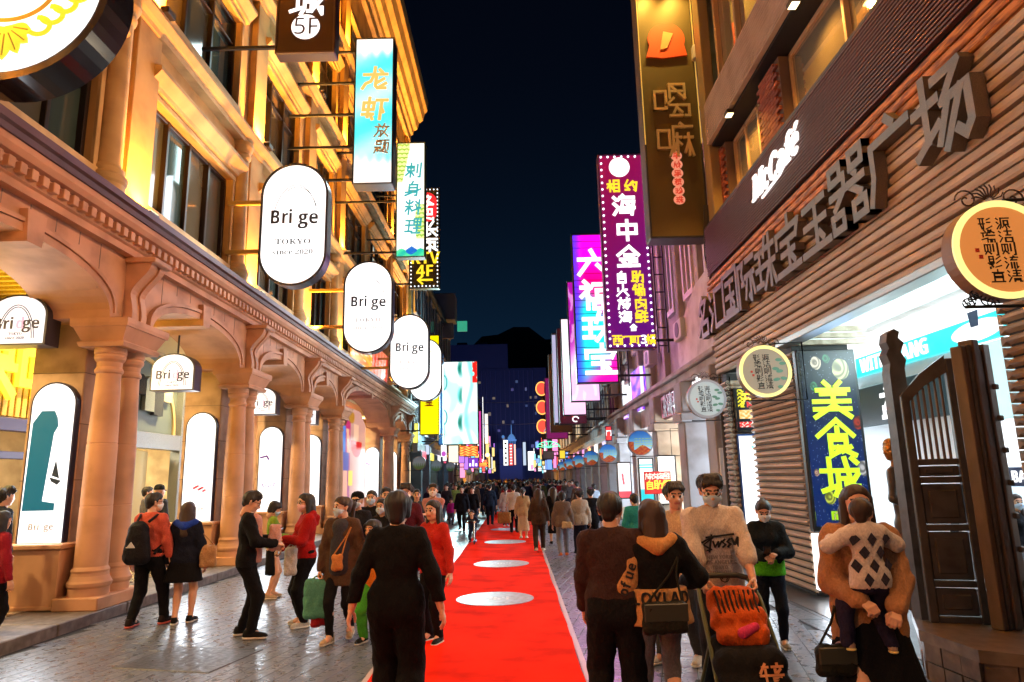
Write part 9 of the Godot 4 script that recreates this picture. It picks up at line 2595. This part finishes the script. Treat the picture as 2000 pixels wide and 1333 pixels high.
func jacket_panels(p: Node3D) -> void:
	var h := 1.58
	var tan := cloth("tan_panel", Vector3(0.6, 0.3, 0.11))
	var f := Field.new()
	f.K = 70.0
	f.groove = 0.003
	f.groove_kind = 1
	for s in [-1.0, 1.0]:
		f.bone(Vector3(s * 0.035, 0.6, 0.0) * h, Vector3(s * 0.05, 0.47, 0.0) * h, 0.102 * h, 0.108 * h, 0.85)
	f.cuts.append([Vector3(0, -1, 0), -0.475 * h])
	f.cuts.append([Vector3(0, 1, 0), 0.625 * h])
	var hp := part_mesh("hem_panel", p, [[f.build(0.015, [Color.WHITE]), Transform3D()]], tan)
	var g := Field.new()
	g.K = 80.0
	var sl: Array = p.get_meta("sleeve_l")
	g.bone(sl[0], sl[1], 0.1, 0.096)
	g.bone(sl[1], sl[2], 0.096, 0.086)
	var sp := part_mesh("sleeve_panel", p, [[g.build(0.014, [Color.WHITE]), Transform3D()]], tan)
	var lm := M("print_black", Vector3(0.01, 0.01, 0.01), 0.6)
	drape(latin(p, "LOYLAD", p.position + Vector3(0, 0.93, 0), 0.085, lm, "Droid Sans", true, 0.006, Vector3.RIGHT, Vector3.UP, "back_print", 0.95), hp, 1.0)
	drape(latin(p, "of ue", p.position + (sl[0] as Vector3).lerp(sl[1], 0.7), 0.07, lm, "Droid Sans", true, 0.006, Vector3(0.35, 0.9, 0).normalized(), Vector3(-0.9, 0.35, 0).normalized(), "sleeve_print"), sp, 1.0)
func drape(o: MeshInstance3D, on: MeshInstance3D, side: float) -> void:
	o.position = Vector3.ZERO
	var g := {}
	for v in (on.mesh as ArrayMesh).surface_get_arrays(0)[Mesh.ARRAY_VERTEX]:
		var k := Vector2i(floori(v.x / 0.02), floori(v.y / 0.02))
		if not g.has(k) or g[k] < v.z * side:
			g[k] = v.z * side
	var a := (o.mesh as ArrayMesh).surface_get_arrays(0)
	var vs: PackedVector3Array = a[Mesh.ARRAY_VERTEX]
	var zlo := 1e9
	for v in vs:
		zlo = minf(zlo, v.z * side)
	for i in vs.size():
		var c := Vector2i(floori(vs[i].x / 0.02), floori(vs[i].y / 0.02))
		var s := 0.0
		var n := 0
		for dx in [-1, 0, 1]:
			for dy in [-1, 0, 1]:
				var k2 := c + Vector2i(dx, dy)
				if g.has(k2):
					s += g[k2]
					n += 1
		if n:
			vs[i].z = (s / n + (vs[i].z * side - zlo) + 0.002) * side
	a[Mesh.ARRAY_VERTEX] = vs
	var m := ArrayMesh.new()
	m.add_surface_from_arrays(Mesh.PRIMITIVE_TRIANGLES, a)
	o.mesh = m
func shirt_print(p: Node3D) -> void:
	var lm := M("print_black", Vector3(0.01, 0.01, 0.01), 0.6)
	var ux := Vector3.LEFT
	var sw: MeshInstance3D = p.get_node("sweatshirt")
	var o := Vector3(0, 1.2, 0)
	var k := 0
	for s in [[-0.15, 0.0, -0.03, 0.045, -0.06, 0.02, -0.13, -0.02, -0.06, -0.06, -0.1, -0.07], [-0.05, 0.06, -0.075, -0.085], [-0.1, 0.035, 0.13, 0.06], [-0.045, 0.01, -0.03, -0.04, 0.0, 0.0, 0.0, -0.04, 0.03, 0.01], [0.06, 0.02, 0.03, 0.0, 0.06, -0.025, 0.03, -0.045], [0.1, 0.025, 0.075, 0.0, 0.1, -0.02, 0.075, -0.045], [0.11, 0.03, 0.125, -0.02, 0.15, 0.035, 0.13, -0.1]]:
		var pts := PackedVector2Array()
		for i in range(0, s.size(), 2):
			pts.append(Vector2(s[i], s[i + 1]))
		var b := B.new()
		b.stroke(pts, o, ux, Vector3.UP, 0.014, Vector3(0, 0, -0.004), 0.0008 * k, false)
		drape(put_local("chest_print", b, lm, p), sw, -1.0)
		k += 1
	for r in 4:
		var t := latin(p, ["NEW YORK", "LOS ANGELES", "TOKYO", "LONDON"][r], p.position + Vector3(0.0, 1.08 - 0.04 * r, 0), 0.03, M("print_faded", Vector3(0.3, 0.24, 0.2), 0.7), "Droid Sans", true, 0.004, ux, Vector3.UP, "chest_lines")
		drape(t, sw, -1.0)
	for q in arc_rings():
		var b := B.new()
		b.stroke(q, Vector3(-0.03, 0.92, 0), ux, Vector3.UP, 0.008, Vector3(0, 0, -0.004), 0.0, false)
		drape(put_local("chest_emblem", b, lm, p), sw, -1.0)
func arc_rings() -> Array:
	return [arc(Vector2.ZERO, 0.035, 0.035, 100, 420, 14), arc(Vector2(0, -0.005), 0.02, 0.02, -60, 200, 10)]
func argyle(p: Node3D) -> void:
	var dm := cloth("argyle_dark", Vector3(0.045, 0.04, 0.06))
	for r in 4:
		for c in 3:
			var x := -0.1 + 0.1 * c + (0.05 if r % 2 else 0.0)
			if absf(x) > 0.13:
				continue
			var b := B.new()
			b.prism(PackedVector2Array([Vector2(0, -0.04), Vector2(0.03, 0), Vector2(0, 0.04), Vector2(-0.03, 0)]), Vector3(x, 0.68 - 0.078 * r, 0), Vector3.RIGHT, Vector3.UP, Vector3(0, 0, 0.004))
			drape(put_local("diamond", b, dm, p), p.get_node("sweater"), 1.0)
func pushchair() -> void:
	var at := Vector3(1.62, 0, -5.35)
	var o := thing("pushchair", "black pushchair with orange striped cover and a green frame, seen from its front", "pushchair", at)
	var olive := M("frame_olive", Vector3(0.08, 0.09, 0.03), 0.5, 0.2)
	var blackc := cloth("chair_black", Vector3(0.014, 0.013, 0.013))
	for s in [-1.0, 1.0]:
		var b := B.new()
		b.tube(PackedVector3Array([at + Vector3(s * 0.2, 0.93, -0.36), at + Vector3(s * 0.23, 0.8, -0.2), at + Vector3(s * 0.24, 0.5, 0.05), at + Vector3(s * 0.25, 0.12, 0.3)]), 0.017, 8)
		b.tube(PackedVector3Array([at + Vector3(s * 0.24, 0.52, 0.02), at + Vector3(s * 0.26, 0.1, -0.3)]), 0.015, 8)
		put("side_frame", b, olive, o)
	put("push_bar", B.new().tube(PackedVector3Array([at + Vector3(-0.2, 0.93, -0.36), at + Vector3(-0.12, 0.95, -0.38), at + Vector3(0.12, 0.95, -0.38), at + Vector3(0.2, 0.93, -0.36)]), 0.022, 10), M("grip_dark", Vector3(0.03, 0.028, 0.015), 0.6), o)
	for s in [-1.0, 1.0]:
		for z in [0.3, -0.3]:
			var w := put("wheel", B.new().lathe(PackedVector2Array([Vector2(0.05, -0.018), Vector2(0.085, -0.022), Vector2(0.1, -0.012), Vector2(0.1, 0.012), Vector2(0.085, 0.022), Vector2(0.05, 0.018), Vector2(0, 0.018)]), at + Vector3(s * 0.26, 0.1, z), 20, Vector3.RIGHT), M("rubber", Vector3(0.015, 0.015, 0.016), 0.7), o)
			put("hub", B.new().lathe(PackedVector2Array([Vector2(0, -0.024), Vector2(0.05, -0.022), Vector2(0.05, 0.022), Vector2(0, 0.024)]), at + Vector3(s * 0.26, 0.1, z), 14, Vector3.RIGHT), M("hub_grey", Vector3(0.25, 0.25, 0.26), 0.4), w)
	var f := Field.new()
	f.K = 60.0
	f.groove = 0.003
	f.groove_kind = 1
	f.bone(Vector3(-0.14, 0.42, 0.16), Vector3(0.14, 0.42, 0.16), 0.12, 0.12)
	f.bone(Vector3(-0.15, 0.3, 0.24), Vector3(0.15, 0.3, 0.24), 0.1, 0.1)
	f.bone(Vector3(-0.15, 0.5, 0.0), Vector3(0.15, 0.5, 0.0), 0.1, 0.1)
	part_mesh("seat", o, [[f.build(0.017, [Color.WHITE]), Transform3D()]], blackc)
	var g := Field.new()
	g.K = 60.0
	g.groove = 0.006
	g.groove_kind = 1
	g.bone(Vector3(-0.1, 0.8, -0.16), Vector3(0.1, 0.8, -0.16), 0.1, 0.1)
	g.bone(Vector3(-0.11, 0.68, -0.05), Vector3(0.12, 0.68, -0.05), 0.1, 0.1)
	g.bone(Vector3(-0.12, 0.58, 0.05), Vector3(0.12, 0.58, 0.05), 0.08, 0.08)
	part_mesh("cover", o, [[g.build(0.016, [Color.WHITE]), Transform3D()]], cloth("cover_orange", Vector3(0.62, 0.1, 0.015)))
	var stripe := cloth("stripe_dark", Vector3(0.05, 0.03, 0.02))
	for k in 9:
		var x := -0.14 + 0.035 * k
		var b := B.new()
		b.tube(PackedVector3Array([Vector3(x * 1.05, 0.88, -0.1), Vector3(x, 0.82, -0.06), Vector3(x, 0.74, 0.02)]), 0.009, 6)
		put_local("stripe", b, stripe, o)
	var pk := Field.new()
	pk.K = 80.0
	pk.bone(Vector3(-0.02, 0.62, 0.12), Vector3(0.08, 0.66, 0.1), 0.04, 0.03)
	part_mesh("toy", o, [[pk.build(0.012, [Color.WHITE]), Transform3D()]], cloth("toy_pink", Vector3(0.7, 0.05, 0.16)))
	var lid := B.new()
	lid.cbox(-0.2, 0.2, 0.25, 0.28, 0.3, 0.36, 0.01)
	put_local("front_bar", lid, M("grip_dark"), o)
	var lm := M("char_peach", Vector3(0.7, 0.32, 0.14), 0.6)
	var gb := B.new()
	glyph(gb, "镜", Vector3(0.02, 0.3, 0.335), Vector3(0.98, 0, -0.1), Vector3(0, 0.95, -0.28), 0.16, 0.1, Vector3(0, 0.003, 0.012))
	put_local("letter", gb, lm, o)
func people_far() -> void:
	var kinds := []
	var specs := [
		{"hair": ["short", "black"], "turn": 0.0, "top": {"c": "c0", "hem": 0.46}, "feet": [[-0.055, 0.1, 0.02], [0.055, -0.1]]},
		{"hair": ["long", "black"], "girl": true, "top": {"c": "c0", "hem": 0.42, "thick": 0.018}, "feet": [[-0.05, -0.08], [0.05, 0.1, 0.02]]},
		{"hair": ["full", "black"], "mask": "blue", "top": {"c": "c0", "hem": 0.47}, "feet": [[-0.055, 0.08, 0.02], [0.055, -0.1]]},
		{"hair": ["tail", "brown"], "girl": true, "top": {"c": "c0", "hem": 0.45}, "bottom": {"c": "c0", "kind": "skirt", "hem": 0.3, "flare": 0.01}, "feet": [[-0.05, -0.06], [0.05, 0.07, 0.01]]},
		{"hair": ["bob", "black"], "girl": true, "mask": "white", "top": {"c": "c0", "hem": 0.38, "thick": 0.02}, "feet": [[-0.05, 0.05], [0.05, -0.08]]},
		{"hair": ["crop", "black"], "wide": 1.1, "top": {"c": "c0", "hem": 0.46, "thick": 0.02}, "feet": [[-0.06, -0.09], [0.06, 0.1, 0.02]]},
	]
	var cols := [["black", Vector3(0.01, 0.01, 0.012)], ["navy", Vector3(0.015, 0.022, 0.05)], ["white", Vector3(0.5, 0.5, 0.49)], ["grey", Vector3(0.12, 0.12, 0.13)], ["brown", Vector3(0.08, 0.045, 0.03)], ["red", Vector3(0.35, 0.02, 0.03)], ["beige", Vector3(0.42, 0.32, 0.2)], ["denim blue", Vector3(0.06, 0.1, 0.2)], ["olive", Vector3(0.07, 0.08, 0.03)], ["pink", Vector3(0.5, 0.2, 0.24)], ["charcoal", Vector3(0.03, 0.03, 0.035)], ["black", Vector3(0.012, 0.012, 0.014)]]
	var legs := [Vector3(0.01, 0.01, 0.012), Vector3(0.02, 0.025, 0.045), Vector3(0.1, 0.11, 0.13), Vector3(0.06, 0.08, 0.14)]
	var whats := ["short-haired man", "long-haired woman", "masked man", "ponytailed woman in skirt", "masked woman, coat", "broad man"]
	for s in specs:
		s.label = "person in the crowd"
		s.at = Vector3(0, -50, 0)
		s.cell = 0.036
		s.h = 1.5
		kinds.append(person(s))
	var spots := []
	var tries := 0
	while spots.size() < 190 and tries < 6000:
		tries += 1
		var e := rng.randf()
		var z := -24.0 - 66.0 * pow(e, 1.15)
		var x := rng.randf_range(-4.4, 3.3)
		if z > -31.0 and (absf(x + 0.4) < 1.0 and rng.randf() < 0.75 or rng.randf() < 0.55):
			continue
		var ok := true
		for q in spots:
			if absf(q.x - x) < 0.5 and absf(q.y - z) < 0.42:
				ok = false
				break
		if ok:
			spots.append(Vector2(x, z))
	var first := {}
	for i in spots.size():
		var k := rng.randi() % 6
		var away := rng.randf() < 0.62
		var turn := (0.0 if away else PI) + rng.randf_range(-0.3, 0.3)
		var c := rng.randi() % 12
		var pos := Vector3(spots[i].x, 0.012 if absf(spots[i].x + 0.4) < 0.97 and spots[i].y > -36.2 else 0.0, spots[i].y)
		var lab := "%s in %s walking %s, %s, %s" % [whats[k], cols[c][0], "away" if away else "this way", "crowd front" if pos.z > -36 else "mid crowd" if pos.z > -58 else "far crowd", "by left shops" if pos.x < -2.6 else "by right shops" if pos.x > 1.6 else "over the carpet" if absf(pos.x + 0.4) < 1.0 else "left of the carpet" if pos.x < 0 else "right of the carpet"]
		var o: Node3D
		if not first.has(k):
			first[k] = true
			o = kinds[k]
			o.position = pos
			o.rotation.y = turn
			o.set_meta("label", lab)
		else:
			o = dup(kinds[k], pos, lab, turn)
		o.set_meta("group", "people in the crowd up the street")
		var sc := rng.randf_range(0.92, 1.06)
		o.scale = Vector3(sc, sc, sc)
		for m in o.get_children():
			var nm := str(m.name)
			if nm.begins_with("jacket"):
				m.material_override = cloth("crowd_%d" % c, cols[c][1])
			elif nm.begins_with("trousers") or nm.begins_with("skirt"):
				var l := rng.randi() % 4
				m.material_override = cloth("crowd_leg_%d" % l, legs[l])
